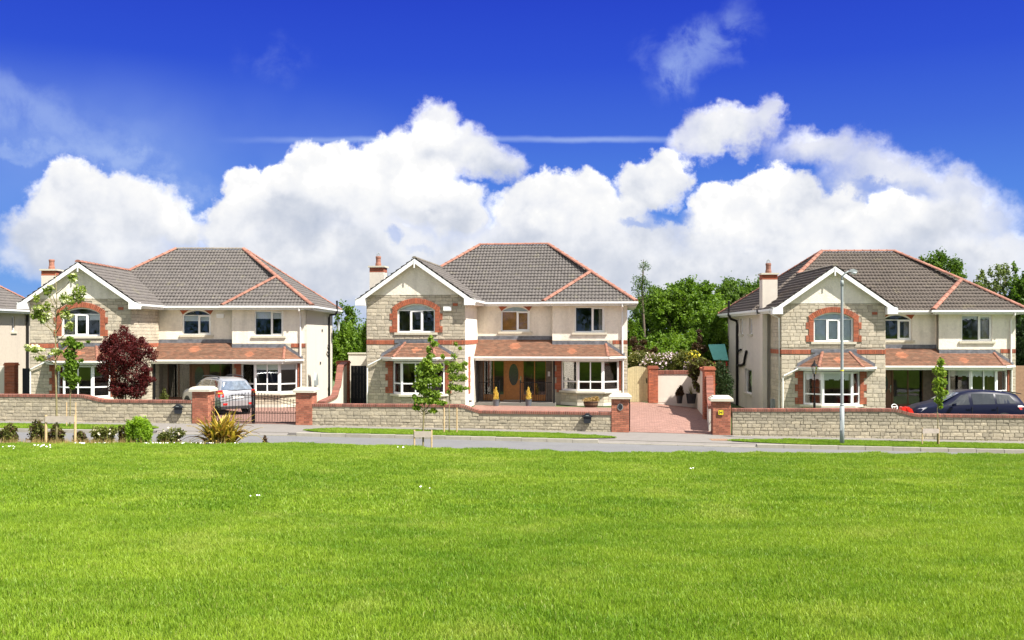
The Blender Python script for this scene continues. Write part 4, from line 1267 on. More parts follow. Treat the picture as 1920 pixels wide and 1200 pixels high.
    for (l_, r_) in ((-OV - 0.05, 0.002), (WG - 0.002, WG + OV + 0.05)):
        bf = MB(); bf.box(l_, r_, -OF - 0.036, 0.02, ZE - 0.22, ZE + 0.10); bf.build('box_end', M['white'], roof)
    fin = MB(); fin.box(ga - 0.03, ga + 0.03, -OF - 0.055, -OF - 0.034, gz_ - 0.42, gz_ - 0.05); fin.build('finial', M['white'], roof)
    # fascia + soffit + gutter along eaves
    def eave(p, q, outward, ends=(0, 0)):
        """p->q walked with the house on the left-hand side, outward to the right"""
        fr = Fr(p[0], p[1], q[0] - p[0], q[1] - p[1]); L = math.dist(p, q)
        f = MB(); f.fbox(fr, 0, L, 0.0, 0.02, ZE - 0.17, ZE + 0.02); f.fbox(fr, 0.0, L, 0.02, OV, ZE - 0.17, ZE - 0.15)
        f.build('fascia', M['gutter'], roof)
        g = MB(); g.fbox(fr, ends[0], L + ends[1], -0.11, -0.004, ZE - 0.055, ZE + 0.035); g.fbox(fr, ends[0], L + ends[1], -0.09, -0.006, ZE - 0.085, ZE - 0.055)
        g.build('gutter', M['white'], roof)
    eave((WG + OV, y0), (XE - OV, y0), 0)
    eave((XE - OV, wy0), (x1, wy0), 0, (-0.1, 0.1))
    eave((x1, wy0), (x1, y1), 0, (-0.1, 0.1))
    eave((WG + OV, 0.02), (WG + OV, y0), 0)
    eave((x0, y1), (x0, P_ - 1.4), 0, (-0.1, 0))
    eave((-OV, P_ - 1.4), (-OV, 0.02), 0)
    # ----- chimney
    ch = MB(); ch.box(-0.41, 0.31, 2.1, 2.8, GR, 6.5)
    cho = ch.build('chimney', M['plaster_white' if not v.get('fine') is False else 'plaster'], H)
    m = MB(); m.box(-0.412, 0.312, 2.098, 2.802, 6.5, 6.74); m.build('brick_collar', M['brick'], cho)
    m = MB(); m.box(-0.48, 0.38, 2.03, 2.87, 6.74, 6.82); m.build('chimney_cap', M['cream'], cho)
    m = MB(); m.lathe(-0.05, 2.45, [(0.15, 6.82), (0.15, 6.95), (0.125, 7.0), (0.125, 7.2), (0.14, 7.22), (0.14, 7.3), (0.12, 7.32)], 12); m.build('chimney_pot', M['ridge'], cho)
    if v.get('cowl'):
        m = MB()
        for k in range(6):
            a_ = math.pi * k / 3
            m.tube([(-0.05 + 0.1 * math.cos(a_), 2.45 + 0.1 * math.sin(a_), 7.3), (-0.05 + 0.08 * math.cos(a_), 2.45 + 0.08 * math.sin(a_), 7.42), (-0.05, 2.45, 7.52)], 0.008, 4)
        m.build('wire_cowl', M['galv'], cho)
    # pipes of this house
    downpipe(H, [(12.1, wy0 - 0.05, ZE - 0.06), (12.1, wy0 - 0.05, ZE - 0.2), (12.1, P_ - w_ - 0.06, ZE - 0.45), (12.1, P_ - w_ - 0.06, 2.45)], m='gutter', r=0.045)
    downpipe(H, [(12.13, P_ - w_ - 0.14, 2.3), (12.13, P_ - w_ - 0.07, 2.1), (12.13, P_ - w_ - 0.07, GR)], m='gutter')
    if v.get('extra'):
        v['extra'](H)
    return H

M['pane_dark'] = mat('pane_dark', (0.05, 0.06, 0.055), 0.15, noise=(30, 0.5), coat=0.5)


def alarm(H, fr, u0, z0, w=0.38, h=0.22):
    m = MB(); m.fbox(fr, u0, u0 + w, -0.09, -0.0, z0 + 0.03, z0 + h); m.fbox(fr, u0 + 0.03, u0 + w - 0.03, -0.08, -0.001, z0, z0 + 0.03)
    m.build('alarm_box', M['white'], H)

def extra_M(H):
    alarm(H, Fr(0, -0.03), 3.72, 4.50)
    a = MB()                                             # small aerial on the gable roof by the chimney
    a.tube([(0.62, 1.7, 5.9), (0.62, 1.7, 6.45)], 0.012, 5)
    a.tube([(0.45, 1.7, 6.44), (0.85, 1.7, 6.44)], 0.01, 5)
    a.tube([(0.52 + 0.13 * math.cos(t), 1.7, 6.22 + 0.13 * math.sin(t)) for t in np.linspace(0.5, 5.2, 12)], 0.009, 5)
    a.build('aerial', M['galv'], H)
    # strip of brick round the porch-side window of the return wall
    m = MB()
    for i in range(20):
        m.fbox(Fr(WG, 0, 0, 1), 0.9 + (0.06 if i % 4 < 2 else 0), 1.55 - (0.06 if i % 4 < 2 else 0), -0.02, 0.0, 0.55 + i * 0.09, 0.55 + i * 0.09 + 0.08)
    m.build('brick_strip', M['brick_joined'], H, kind='stuff')
    m = MB(); m.fbox(Fr(WG, 0, 0, 1), 1.1, 1.25, -0.12, 0.0, 0.15, 0.22); m.build('tap_box', M['iron'], H)
    m = MB(); m.fbox(Fr(0, P_ + 0.6), 8.3, 8.42, -0.03, 0, 1.25, 1.5); m.build('door_bell', M['white'], H)

def extra_L(H):
    alarm(H, Fr(0, P_), 7.72, 4.42)
    x = XR + 0.07; y = 10.9
    downpipe(H, [(XR + OV + 0.1, y, ZE + 0.55), (XR + OV + 0.1, y, ZE - 0.1), (XR + OV + 0.02, y, ZE - 0.25), (x + 0.02, y, ZE - 0.3), (x, y, ZE - 0.45), (x, y, -0.1)], m='pipe', r=0.06, name='soil_pipe')
    for (z, L) in ((2.9, 0.4), (2.5, 0.7)):
        downpipe(H, [(x, y, z - 0.15), (x, y - L * 0.7, z), (x, y - L, z + 0.05)], m='pipe', r=0.04, name='waste_pipe')
    d = MB()
    prof = [(0.0, 0.0), (0.15, 0.02), (0.3, 0.09), (0.34, 0.13)]
    n = 16
    for (r_, h) in prof:
        for k in range(n):
            q = 2 * math.pi * k / n
            d.v.append((XR + 0.35 + h, P_ + B_ - 0.6 + r_ * math.cos(q), 4.1 + r_ * math.sin(q)))
    for i in range(3):
        for k in range(n):
            d.f.append((i * n + k, i * n + (k + 1) % n, (i + 1) * n + (k + 1) % n, (i + 1) * n + k)); d.mi.append(0)
    d.tube([(XR, P_ + B_ - 0.6, 3.9), (XR + 0.35, P_ + B_ - 0.6, 4.05)], 0.02, 6)
    d.build('satellite_dish', M['galv'], H)
    for (yy, z) in ((8.6, 3.72), (2.0 + 6.0, 1.9)):
        m = MB(); m.fbox(Fr(XR, 0, 0, 1), yy, yy + 0.3, -0.03, 0.0, z, z + 0.14); m.build('air_vent', M['cladding'], H)
    m = MB(); m.fprism(Fr(XR, 0, 0, 1), [(6.1, 0.8), (6.9, 0.8), (6.9, 1.1), (6.5, 1.5), (6.1, 1.1)], -0.12, 0.0); m.build('meter_box', M['galv'], H)

def extra_R(H):
    x = -0.19 - 0.08; y = 9.3
    downpipe(H, [(-0.19 - OV - 0.12, y, ZE + 0.7), (-0.19 - OV - 0.12, y, ZE - 0.1), (-0.19 - OV, y, ZE - 0.3), (x - 0.02, y, ZE - 0.42), (x, y, ZE - 0.7), (x, y, -0.13)], m='pipe', r=0.075, name='soil_pipe')
    downpipe(H, [(x, y, 2.75), (x, y - 0.5, 2.95), (x, y - 1.1, 3.0)], m='pipe', r=0.05, name='waste_pipe')
    downpipe(H, [(x, y, 2.1), (x, y - 1.3, 2.15), (x, y - 1.9, 2.25), (x, y - 2.2, 2.6), (x, y - 2.6, 2.95)], m='pipe', r=0.065, name='waste_pipe')
    downpipe(H, [(-OV - 0.06, 0.6, ZE - 0.05), (-OV - 0.02, 0.5, ZE - 0.15), (-0.07, 0.1, ZE - 0.4), (-0.07, 0.1, -0.13)], m='gutter', r=0.045)
    m = MB(); m.fbox(Fr(0, 1.9, 0, -1), 0.3, 0.75, -0.15, 0.0, 0.15, 0.75); m.build('meter_box', M['galv'], H)

POSE = dict(L=(-22.669, 46.826, -.022, .319), M=(-6.72, 47.027, .116, .493), R=(12.689, 45.775, .041, .059), F=(-41.5, 48.7, 0, .30))
HM = house(POSE['M'], dict(xl=-.06, seed=1, hs=(0.12, 0.19), ws=(0.18, 0.50), ret_mat='plaster', pl='plaster', left_mat='plaster', wood='wood', jx=(4.95, 8.2), door=(6.09, 6.98),
    gable_win=dict(blind=None, arch_blind=True), entry_win=dict(blind=1, blind_mat='amber'), wing_win=dict(curtain=[(0.80, 0.98)]), gbay=dict(cols=[0, .5, 1]), wbay=dict(cols=[0, .5, 1]),
    cowl=True, extra=extra_M))
tag(HM, 'stone and cream house in the middle, with an orange wooden front door', 'house', 'detached houses along the road')
HL = house(POSE['L'], dict(xl=-.02, seed=2, hs=(0.12, 0.19), ws=(0.18, 0.50), ret_mat='mortar', pl='plaster', left_mat='plaster_white', wood='wood_dark', jx=(5.0, 8.3), door=(6.2, 7.1),  # wood_dark here: the same orange joinery, with porch shade put into its colour
    gable_win=dict(blind=0.28, curtain=[(0.03, 0.3)]), entry_win=dict(blind=0.3), wing_win=dict(blind=0.3), gbay=dict(cols=[0, .5, 1]), wbay=dict(cols=[0, .5, 1], blind=0.28),
    gridge=True, extra=extra_L, rail=False))
tag(HL, 'stone and cream house on the left, behind the maroon bush and silver car', 'house', 'detached houses along the road')
HR = house(POSE['R'], dict(xl=-.19, seed=3, hs=(0.13, 0.23), ws=(0.18, 0.44), ret_mat='mortar', pl='plaster', left_mat='plaster_grey', wood='wood_dark', jx=(5.5, 8.2), door=(5.75, 6.65),
    gable_win=dict(blind=1, blind_mat='net'), entry_win=dict(blind=None, curtain=[(0.78, 0.98)]), wing_win=dict(curtain=[(0.72, 0.95)], blind=0.1, scallop=True), gbay=dict(cols=[0, 1], blind=0.28, scallop=True, curtain=[(0.0, 0.12)]),
    wbay=dict(cols=[0, .5, 1], blind=0.25, scallop=True), cowl=True, tile='tile_brown', bay3=True, extra=extra_R, rail=False, door_h=1,
    left_open=[(P_ + B_ - 7.5, P_ + B_ - 5.7, 0.7, 2.0, 0), (P_ + B_ - 8.85, P_ + B_ - 8.05, 3.86, 4.7, 0), (P_ + B_ - 6.4, P_ + B_ - 5.6, 3.86, 4.7, 0)]))
tag(HR, 'stone and cream house on the right, behind the street lamp and blue car', 'house', 'detached houses along the road')
HF = house(POSE['F'], dict(xl=-.02, seed=4, hs=(0.3, 0.4), ws=(0.6, 0.9), ret_mat='plaster', pl='plaster', left_mat='plaster', wood='wood_dark', jx=(5.0, 8.3), door=(6.2, 7.1), fine=False,
    gable_win=dict(blind=None), entry_win=dict(blind=None), wing_win=dict(blind=None), gbay=dict(cols=[0, .5, 1]), wbay=dict(cols=[0, .5, 1]), rail=False, plain=True, right_open=[(5.35, 5.75, 3.75, 4.65, 0)]))
tag(HF, 'pale plastered house cut off by the left edge of the picture', 'house', 'detached houses along the road')
downpipe(HF, [(XR + .1, 11.0, 4.8), (XR + .1, 11.0, 0)], m='pipe', r=0.08, name='soil_pipe')

# ---------------------------------------------------------------- the ground, from the camera's lawn to beyond the houses
WL = lambda x: 38.2 - 0.1 * x                                        # front face of the boundary walls
def GH(x):
    """height of the pavement along the walls: the road falls gently to the right"""
    return float(np.interp(x, [-60, -20, -8, -1, 4, 8, 19, 60], [.45, .37, .33, .25, .17, .10, -.02, -.3]))
def crest(x):
    return float(np.interp(x, [-60, -5.4, -3.4, -.7, 1.9, 12, 60], [25.6, 25.5, 25.0, 24.2, 23.6, 23.2, 22.6]))
def lawn_z(x, y):
    c = crest(x)
    if y <= c:
        return 2.245 - 0.048 * (y - (c - 25)) - 1.1 * 0 + 0.02 * math.sin(x * 0.6 + y * 0.35) * min(1, max(0, (c - y) / 6))
    t = min(1, (y - c) / 3.6)
    z0 = 2.245 - 0.048 * 25
    return z0 + (GH(x) - 0.0 - z0) * (t * t * (3 - 2 * t) * 0.55 + t * 0.45)

def grid_sheet(name, xs, yf, zf, m, kind='structure', parent=None, smooth=True):
    """xs: list of x; yf(x) -> list of y; zf(x, y) -> z"""
    V = []; n = None
    for x in xs:
        ys = yf(x); n = len(ys)
        V += [(x, y, zf(x, y)) for y in ys]
    F = []
    for i in range(len(xs) - 1):
        for j in range(n - 1):
            F.append((i * n + j, (i + 1) * n + j, (i + 1) * n + j + 1, i * n + j + 1))
    me = bpy.data.meshes.new(name); me.from_pydata(V, [], F); me.materials.append(m)
    if smooth: me.polygons.foreach_set('use_smooth', [True] * len(F))
    me.update()
    return obj(name, me, parent, kind)

XS = list(np.arange(-60, 61, 1.5))
far = grid_sheet('ground', [-900, -300, -60, 60, 300, 900], lambda x: [-400, -40, 30, 70, 300, 1200], lambda x, y: -0.9 if y < 60 else -0.9 + 0.0 * y, M['far_ground'])
tag(far, 'green open ground stretching away behind the houses')
lawn = grid_sheet('lawn', XS, lambda x: list(np.linspace(-30, crest(x) - 3, 34)) + list(np.linspace(crest(x) - 2.6, crest(x) + 3.7, 26)), lambda x, y: lawn_z(x, y) - 0.018, M['soil'])
tag(lawn, 'wide mown green lawn filling the foreground')
road = grid_sheet('road', XS, lambda x: [WL(x) - 10.8, WL(x) - 7, WL(x) - 3.05], lambda x, y: GH(x) - 0.12, M['tarmac'])
tag(road, 'grey tarmac road passing in front of the boundary walls')
path = grid_sheet('footpath', XS, lambda x: [WL(x) - 2.9, WL(x) - 1.2, WL(x) + 0.5], lambda x, y: GH(x), M['path'])
tag(path, 'pale concrete footpath along the foot of the walls')

def drive_x(x):     # dropped kerbs at the drives
    return (-13.2 < x < -7.6) or (3.4 < x < 8.7)
# kerb stones
kx = -45.0
kerb_root = empty('kerb', (0, 0, 0)); kerb_root['kind'] = 'structure'; kerb_root['label'] = 'pale concrete kerb between road and verge'
KB = [unit_block('kerb_stone', M['kerb'], 200 + i, 0.006, 0.002) for i in range(3)]
while kx < 45:
    L = 0.914
    fr = Fr(kx, WL(kx) - 3.05, 1, -0.1)
    top = GH(kx + 0.45) + (0.004 if not drive_x(kx + 0.45) else -0.09)
    m_ = rnd.choice(KB)
    if -22 < kx < 22:
        o = bpy.data.objects.new('kerb_stone', m_); COL.objects.link(o); o.parent = kerb_root
        o.location = fr.pt(0.004, 0.16, top - 0.22); o.rotation_euler = (0, 0, fr.rot); o.scale = (L - 0.008, 0.16, 0.22)
        # back edge of a stone is at its d = 0 side; the stone is turned so that its dressed face is on the road
    kx += L * math.cos(math.atan(0.1))
mb = MB(); fr = Fr(-22, WL(-22) - 3.02, 1, -0.1)
xs = np.arange(-44, 44.1, 1.0)
for i in range(len(xs) - 1):
    a, b = xs[i], xs[i + 1]
    ta, tb = [GH(q) - (0.004 if not drive_x((a + b) / 2) else 0.1) for q in (a, b)]
    mb.face([(a, WL(a) - 3.04, ta - .2), (b, WL(b) - 3.04, tb - .2), (b, WL(b) - 3.04, tb), (a, WL(a) - 3.04, ta)])
    mb.face([(a, WL(a) - 3.04, ta), (b, WL(b) - 3.04, tb), (b, WL(b) - 2.895, tb + (0 if not drive_x((a + b) / 2) else .09)), (a, WL(a) - 2.895, ta + (0 if not drive_x((a + b) / 2) else .09))])
mb.build('kerb_bedding', M['path'], kerb_root)

# verges: low turf strips with tapering ends
def verge(x0, x1, t0, t1, label):
    xs = list(np.linspace(x0, x1, 60))
    def yf(x):
        k = 1.0
        if t0: k = min(k, max(0.03, (x - x0) / t0))
        if t1: k = min(k, max(0.03, (x1 - x) / t1))
        k = math.sqrt(k)
        b = WL(x) - 1.2; f = WL(x) - 2.9
        m_ = f + 0.15
        lo = m_ + (b - m_) * (1 - k) * 0.35; hi = b - (b - m_) * (1 - k) * 0.65
        return list(np.linspace(lo - 0.13 * k, hi, 6))
    o = grid_sheet('verge', xs, yf, lambda x, y: GH(x) + 0.012 + 0.03 * math.sin(math.pi * min(1, max(0, (y - WL(x) + 2.95) / 1.75))), M['soil'])
    tag(o, label)
    return xs, yf
VERGES = [verge(-45, -13.3, 0, 1.2, 'strip of grass verge before the left house'), verge(-7.5, 3.9, 1.0, 2.2, 'strip of grass verge before the middle house'), verge(8.0, 45, 2.6, 0, 'strip of grass verge before the right house')]

# garden ground behind the walls: rises or falls to each house
def garden_z(x, y):
    zh = float(np.interp(x, [-30, -23, -10, -6, 7, 11, 26], [.2, .19, .19, .36, .36, -.07, -.07]))
    if y < 39: return GH(x)
    t = min(1, max(0, (y - (WL(x) + 0.2)) / 6.5)); t = t * t * (3 - 2 * t)
    return GH(x) * (1 - t) + zh * t
gg = grid_sheet('garden_ground', list(np.arange(-60, 61, 1.0)), lambda x: [WL(x) + 0.45, WL(x) + 1, WL(x) + 2, WL(x) + 3, WL(x) + 4, WL(x) + 5.5, WL(x) + 7, 52, 60, 75], lambda x, y: garden_z(x, y) - 0.03, M['far_ground'])
tag(gg, 'garden ground around and behind the houses')

# brick-paved drives
def paved(name, quad, label, step=(0.105, 0.21)):
    """quad: four xy corners, front-left, front-right, back-right, back-left; pavers laid side by side in it"""
    A, B_q, C, D_q = [Vector((*q, 0)) for q in quad]
    base = MB()
    n, mm = 12, 14
    P = lambda s, t: (A * (1 - s) + B_q * s) * (1 - t) + (D_q * (1 - s) + C * s) * t
    for i in range(n):
        for j in range(mm):
            f = []
            for (s, t) in ((i, j), (i + 1, j), (i + 1, j + 1), (i, j + 1)):
                p = P(s / n, t / mm); f.append((p.x, p.y, garden_z(p.x, p.y) + 0.004))
            base.face(f)
    bo = base.build(name, M['paver_bed'], None, kind='structure'); tag(bo, label)
    pm = MB()
    W_ = max((B_q - A).length, (C - D_q).length); L_ = ((D_q - A).length + (C - B_q).length) / 2
    na, nb = int(W_ / step[1]), int(L_ / step[0])
    g = 0.04
    for j in range(nb):
        off = 0.5 if j % 2 else 0
        for i in range(-1, na + 1):
            s0, s1 = max(0, (i + off + g / 2) / na), min(1, (i + off + 1 - g / 2) / na)
            if s1 - s0 < 0.2 / na: continue
            t0, t1 = (j + g) / nb, (j + 1 - g) / nb
            q = []
            dz = rnd.uniform(-0.002, 0.003)
            for (s, t) in ((s0, t0), (s1, t0), (s1, t1), (s0, t1)):
                p = P(s, t); q.append((p.x, p.y, garden_z(p.x, p.y) + 0.016 + dz))
            pm.face(q)
            lo = [(a, b, c - 0.012) for (a, b, c) in q]
            pm.face([lo[0], lo[1], q[1], q[0]])
    pm.build('paving_brick', M['paver'], bo, kind='stuff')
paved('driveway', [(4.45, 37.9), (7.85, 37.5), (9.85, 51.3), (6.2, 51.3)], 'pink brick-paved driveway to the right of the middle house')
paved('driveway', [(-12.1, 39.6), (-8.35, 39.2), (-8.5, 49.9), (-14.2, 49.9)], 'pink brick-paved driveway behind the iron gates of the left house')
paved('patio', [(-2.2, 39.2), (4.44, 38.2), (5.65, 47.3), (-1.6, 49.2)], 'pink brick-paved forecourt in front of the middle house')

# ---------------------------------------------------------------- boundary walls
def curve_top(pts, x):
    """smooth interpolation of the wall's top line"""
    for (a, za), (b, zb) in zip(pts[:-1], pts[1:]):
        if a <= x <= b:
            t = (x - a) / (b - a)
            return za + (zb - za) * (t * t * (3 - 2 * t))
    return pts[0][1] if x < pts[0][0] else pts[-1][1]

def boundary_wall(x0, x1, top_pts, label, limit=300, seed=0, hs=(0.10, 0.17), ws=(0.15, 0.46)):
    rr = random.Random(seed)
    root = empty('boundary_wall', ((x0 + x1) / 2, WL((x0 + x1) / 2), GH((x0 + x1) / 2)))
    tag(root, label, 'wall', 'stone boundary walls along the footpath')
    off = root.location
    k = math.sqrt(1.01)
    fr = Fr(x0 - off.x, WL(x0) - off.y, 1, -0.1)
    L = (x1 - x0) * k
    top = lambda u: curve_top(top_pts, x0 + u / k) - off.z
    ch = 0.115
    core = MB(); n = 60
    for i in range(n):
        u0, u1 = L * i / n, L * (i + 1) / n
        za, zb = top(u0) - ch, top(u1) - ch
        for d, fl in ((0, 0), (0.28, 1)):
            q = [fr.pt(u0, d, -0.6), fr.pt(u1, d, -0.6), fr.pt(u1, d, zb), fr.pt(u0, d, za)]
            core.face(q[::-1] if fl else q)
        core.face([fr.pt(u0, 0, za), fr.pt(u1, 0, zb), fr.pt(u1, 0.28, zb), fr.pt(u0, 0.28, za)])
    for u in (0, L):
        core.face([fr.pt(u, 0, -0.6), fr.pt(u, 0.28, -0.6), fr.pt(u, 0.28, top(u) - ch), fr.pt(u, 0, top(u) - ch)])
    core.build('wall_core', M['mortar'], root)
    jn = MB()
    gz = lambda u: GH(x0 + u / k) - off.z
    # courses, following the lowest ground
    zlo = min(gz(0), gz(L)) - 0.05
    zmax = max(top(u) for u in np.linspace(0, L, 40)) - ch
    cnt = [0]
    lay_courses(root, fr, 0.0, L, zlo, zmax, lambda u, za, zb: False, hs, ws, WALL_STONES, t=0.026, gap=0.009, limit=limit, count=cnt, joined=jn, rr=rr,
                top=lambda u: top(u) - ch + 0.02)
    if jn.v: jn.build('stone', M['wall_stone'], root, kind='stuff')
    bed = MB()
    for i in range(n):
        u0, u1 = L * i / n, L * (i + 1) / n
        za, zb = top(u0), top(u1)
        bed.hexa([fr.pt(u0, -.04, za - ch), fr.pt(u1, -.04, zb - ch), fr.pt(u1, .295, zb - ch), fr.pt(u0, .295, za - ch), fr.pt(u0, -.04, za - .012), fr.pt(u1, -.04, zb - .012), fr.pt(u1, .295, zb - .012), fr.pt(u0, .295, za - .012)])
    bed.build('coping_bed', M['brick_mortar'], root)
    # top fillers under the sloping part come from the core; coping bricks on edge
    u = 0.0; s = 0.082
    while u < L - 0.02:
        za = top(u + s / 2); sl = math.atan2(top(u + s) - top(u), s)
        o = bpy.data.objects.new('coping_brick', rr.choice(COPING)); COL.objects.link(o); o.parent = root
        # unit brick: x across its thickness, -y towards the road, z up
        o.rotation_euler = Matrix.Rotation(fr.rot, 3, 'Z').to_euler() if abs(sl) < 1e-3 else (Matrix.Rotation(fr.rot, 3, 'Z') @ Matrix.Rotation(-sl, 3, 'Y')).to_euler()
        o.location = fr.pt(u + 0.004, 0.31, top(u) - ch); o.scale = (s - 0.009, 0.36, ch)
        u += s * math.cos(sl)
    return root

boundary_wall(-26, -12.62, [(-26, 1.46), (-17.4, 1.47), (-16.2, 1.27), (-12.6, 1.27)], 'stone wall with brick coping before the left house, left of its gate', seed=11)
boundary_wall(-7.74, 3.98, [(-7.8, 1.17), (-1.9, 1.18), (-1.0, 0.95), (4.0, 0.93)], 'stone wall with dipping brick coping before the middle house', seed=12)
boundary_wall(8.50, 24, [(8.4, 1.10), (14.3, 1.14), (15.3, 0.95), (24, 0.92)], 'stone wall with dipping brick coping before the right house', seed=13)

def gate_pillar(x, label, plaque=False, lean=0):
    s = 0.66; h = 1.28
    g = GH(x)
    root = empty('gate_pillar', (x, WL(x) - 0.05, g), math.atan(-0.1))
    tag(root, label, 'pillar', 'brick gate pillars with pale caps')
    m = MB(); m.box(-s / 2 + .012, s / 2 - .012, 0.012, s - .012, -0.3, h); m.build('pillar_core', M['brick_mortar'], root)
    nrow = 17; ch = h / nrow
    rr = random.Random(int(x * 10))
    for side in range(3):
        fr = [Fr(-s / 2, 0, 1, 0), Fr(s / 2, 0, 0, 1), Fr(-s / 2, s, 0, -1)][side]
        for r in range(nrow):
            z = r * ch
            cuts = [0, .22, .44, .66] if (r + side) % 2 == 0 else [0, .11, .33, .55, .66]
            for a, b in zip(cuts[:-1], cuts[1:]):
                o = bpy.data.objects.new('brick', rr.choice(PILLAR_BRICK)); COL.objects.link(o); o.parent = root
                o.location = fr.pt(a + .004, 0.014, z + .005); o.rotation_euler = (0, 0, fr.rot); o.scale = (b - a - .009, 0.02, ch - .01)
    c = MB()
    e = 0.10
    prof = [(e, h), (e, h + .05), (e + .005, h + .09), (e - .035, h + .11), (e - .04, h + .13), (e - .10, h + .165), (e - .105, h + .19), (0.08 - s / 2 + .12, h + .20)]
    rings = []
    for (o_, z) in prof:
        q = s / 2 + o_
        rings.append([(-q, s / 2 - q, z), (q, s / 2 - q, z), (q, s / 2 + q, z), (-q, s / 2 + q, z)])
    for a, b in zip(rings[:-1], rings[1:]):
        for k in range(4):
            c.face([a[k], a[(k + 1) % 4], b[(k + 1) % 4], b[k]])
    c.face(rings[-1]); c.face(rings[0][::-1])
    c.build('cap', M['cream'], root)
    if plaque:
        p = MB(); el = [(0.0 + .085 * math.cos(t), 0.97 + .115 * math.sin(t)) for t in np.linspace(0, 2 * math.pi, 21)[:-1]]
        p.fprism(Fr(0, 0), el, -0.03, 0.0); p.build('oval_plaque', M['gate_dark'], root)
        r = MB()
        r.tube([(0.095 * math.cos(t), -0.02, 0.97 + .125 * math.sin(t)) for t in np.linspace(0, 2 * math.pi, 21)], 0.012, 6, cap=False); r.build('plaque_rim', M['galv'], root)
    return root
gate_pillar(-12.28, 'brick gate pillar left of the iron gates, half hidden by the spiky golden plant', plaque=False)
gate_pillar(-8.05, 'brick gate pillar between the iron gates and the wall of the middle house')
gate_pillar(4.30, 'brick gate pillar with a dark oval plaque, at the left of the open drive', plaque=True)
gate_pillar(8.10, 'brick gate pillar carrying the small yellow H sign, right of the open drive')
# small dark spot light on the first pillar
# hydrant sign
sx = 8.06
sg = empty('hydrant_sign', (sx, WL(sx) - 0.09, GH(sx) + 0.86), math.atan(-0.1))
tag(sg, 'small yellow sign with a black letter H on the brick pillar', 'sign')
m = MB(); m.box(-0.1, 0.1, -0.01, 0.0, -0.1, 0.1); m.build('sign_plate', M['sign_yellow'], sg)
m = MB()
for (a, b, c, d) in ((-0.055, -0.03, -0.06, 0.06), (0.03, 0.055, -0.06, 0.06), (-0.03, 0.03, -0.012, 0.012)):
    m.box(a, b, -0.016, -0.01, c, d)
for (a, b, c, d) in ((-0.1, 0.1, 0.088, 0.1), (-0.1, 0.1, -0.1, -0.088), (-0.1, -0.09, -0.088, 0.088), (0.09, 0.1, -0.088, 0.088)):
    m.box(a, b, -0.013, -0.01, c, d)
m.build('lettering', M['black_ink'], sg)

# letterboxes on the walls
def letterbox(x, z, label):
    r = empty('letterbox', (x, WL(x) - 0.06, z), math.atan(-0.1))
    tag(r, label, 'letterbox')
    F = Fr(0, 0)
    m = MB(); m.fprism(F, [(-.13, -.19), (.13, -.19), (.15, .06), (-.15, .06)], -0.12, 0.0); m.build('box_body', M['gate_dark'], r)
    m = MB(); m.fprism(F, [(-.2, .05), (.2, .05), (.2, .08), (.12, .13), (.05, .19), (-.05, .19), (-.12, .13), (-.2, .08)], -0.15, 0.0); m.build('lid', M['gate_dark'], r)
    m = MB(); m.fbox(F, -.06, .06, -0.16, -0.15, .095, .115); m.build('slot', M['galv'], r)
letterbox(at(336, 762, WL(-12.9)).x, 0.93, 'dark blue letterbox on the wall left of the gate pillar')
letterbox(at(1101, 784, 37.9).x, 0.70, 'dark letterbox on the wall of the middle house')

# ---------------------------------------------------------------- gates
def iron_gate(w, loc, rz, label, h0=0.93, h1=1.22, mirror=False):
    r = empty('iron_gate', loc, rz)
    tag(r, label, 'gate', 'wrought iron drive gates')
    m = MB(); m.box(0, 0.03, -0.015, 0.015, 0.03, h0 + 0.03); m.box(w - 0.045, w, -0.022, 0.022, 0.0, h1 + 0.12)
    m.box(0.03, w - 0.045, -0.012, 0.012, 0.05, 0.08); m.box(0.03, w - 0.045, -0.012, 0.012, 0.42, 0.445)
    m.build('frame', M['iron'], r)
    m = MB(); N = 14
    arch = lambda u: h0 - 0.08 + (h1 - h0) * math.sin(u / w * math.pi / 2) ** 1.3
    m.tube([(w * i / N, 0, arch(w * i / N)) for i in range(N + 1)], 0.011, 5)
    m.tube([(w * i / N, 0, arch(w * i / N) - 0.13 * (1 - 0.4 * i / N)) for i in range(N + 1)], 0.009, 5)
    m.build('top_rail', M['iron'], r)
    nb = int(w / 0.125)
    for i in range(1, nb):
        u = w * i / nb
        b = MB(); b.box(u - .007, u + .007, -.007, .007, 0.08, arch(u) + 0.12); b.box(u - .014, u + .014, -.012, .012, arch(u) + 0.06, arch(u) + 0.09)
        b.build('bar', M['iron'], r)
    d = MB()
    for i in range(nb):
        u = w * (i + 0.5) / nb
        d.box(u - .007, u + .007, -.007, .007, 0.08, 0.5); d.box(u - .015, u + .015, -.012, .012, 0.47, 0.5)
    d.build('dog_bars', M['iron'], r, kind='stuff')
    return r
ya = WL(-10) + 0.25
iron_gate(1.84, (-11.95, WL(-11.95) + 0.25, GH(-12)), math.atan(-0.1), 'left leaf of the closed black iron gates, in front of the silver car')
gr = iron_gate(1.84, (-8.40, WL(-8.4) + 0.25, GH(-9)), math.pi + math.atan(-0.1), 'right leaf of the closed black iron gates, beside the bay window')
iron_gate(1.55, (4.70, WL(4.7) + 0.3, GH(5)), R(83), 'black iron gate swung open at the left of the pink drive')
iron_gate(1.55, (7.80, WL(7.8) + 0.3, GH(8)), R(78.5), 'black iron gate swung open at the right of the pink drive')

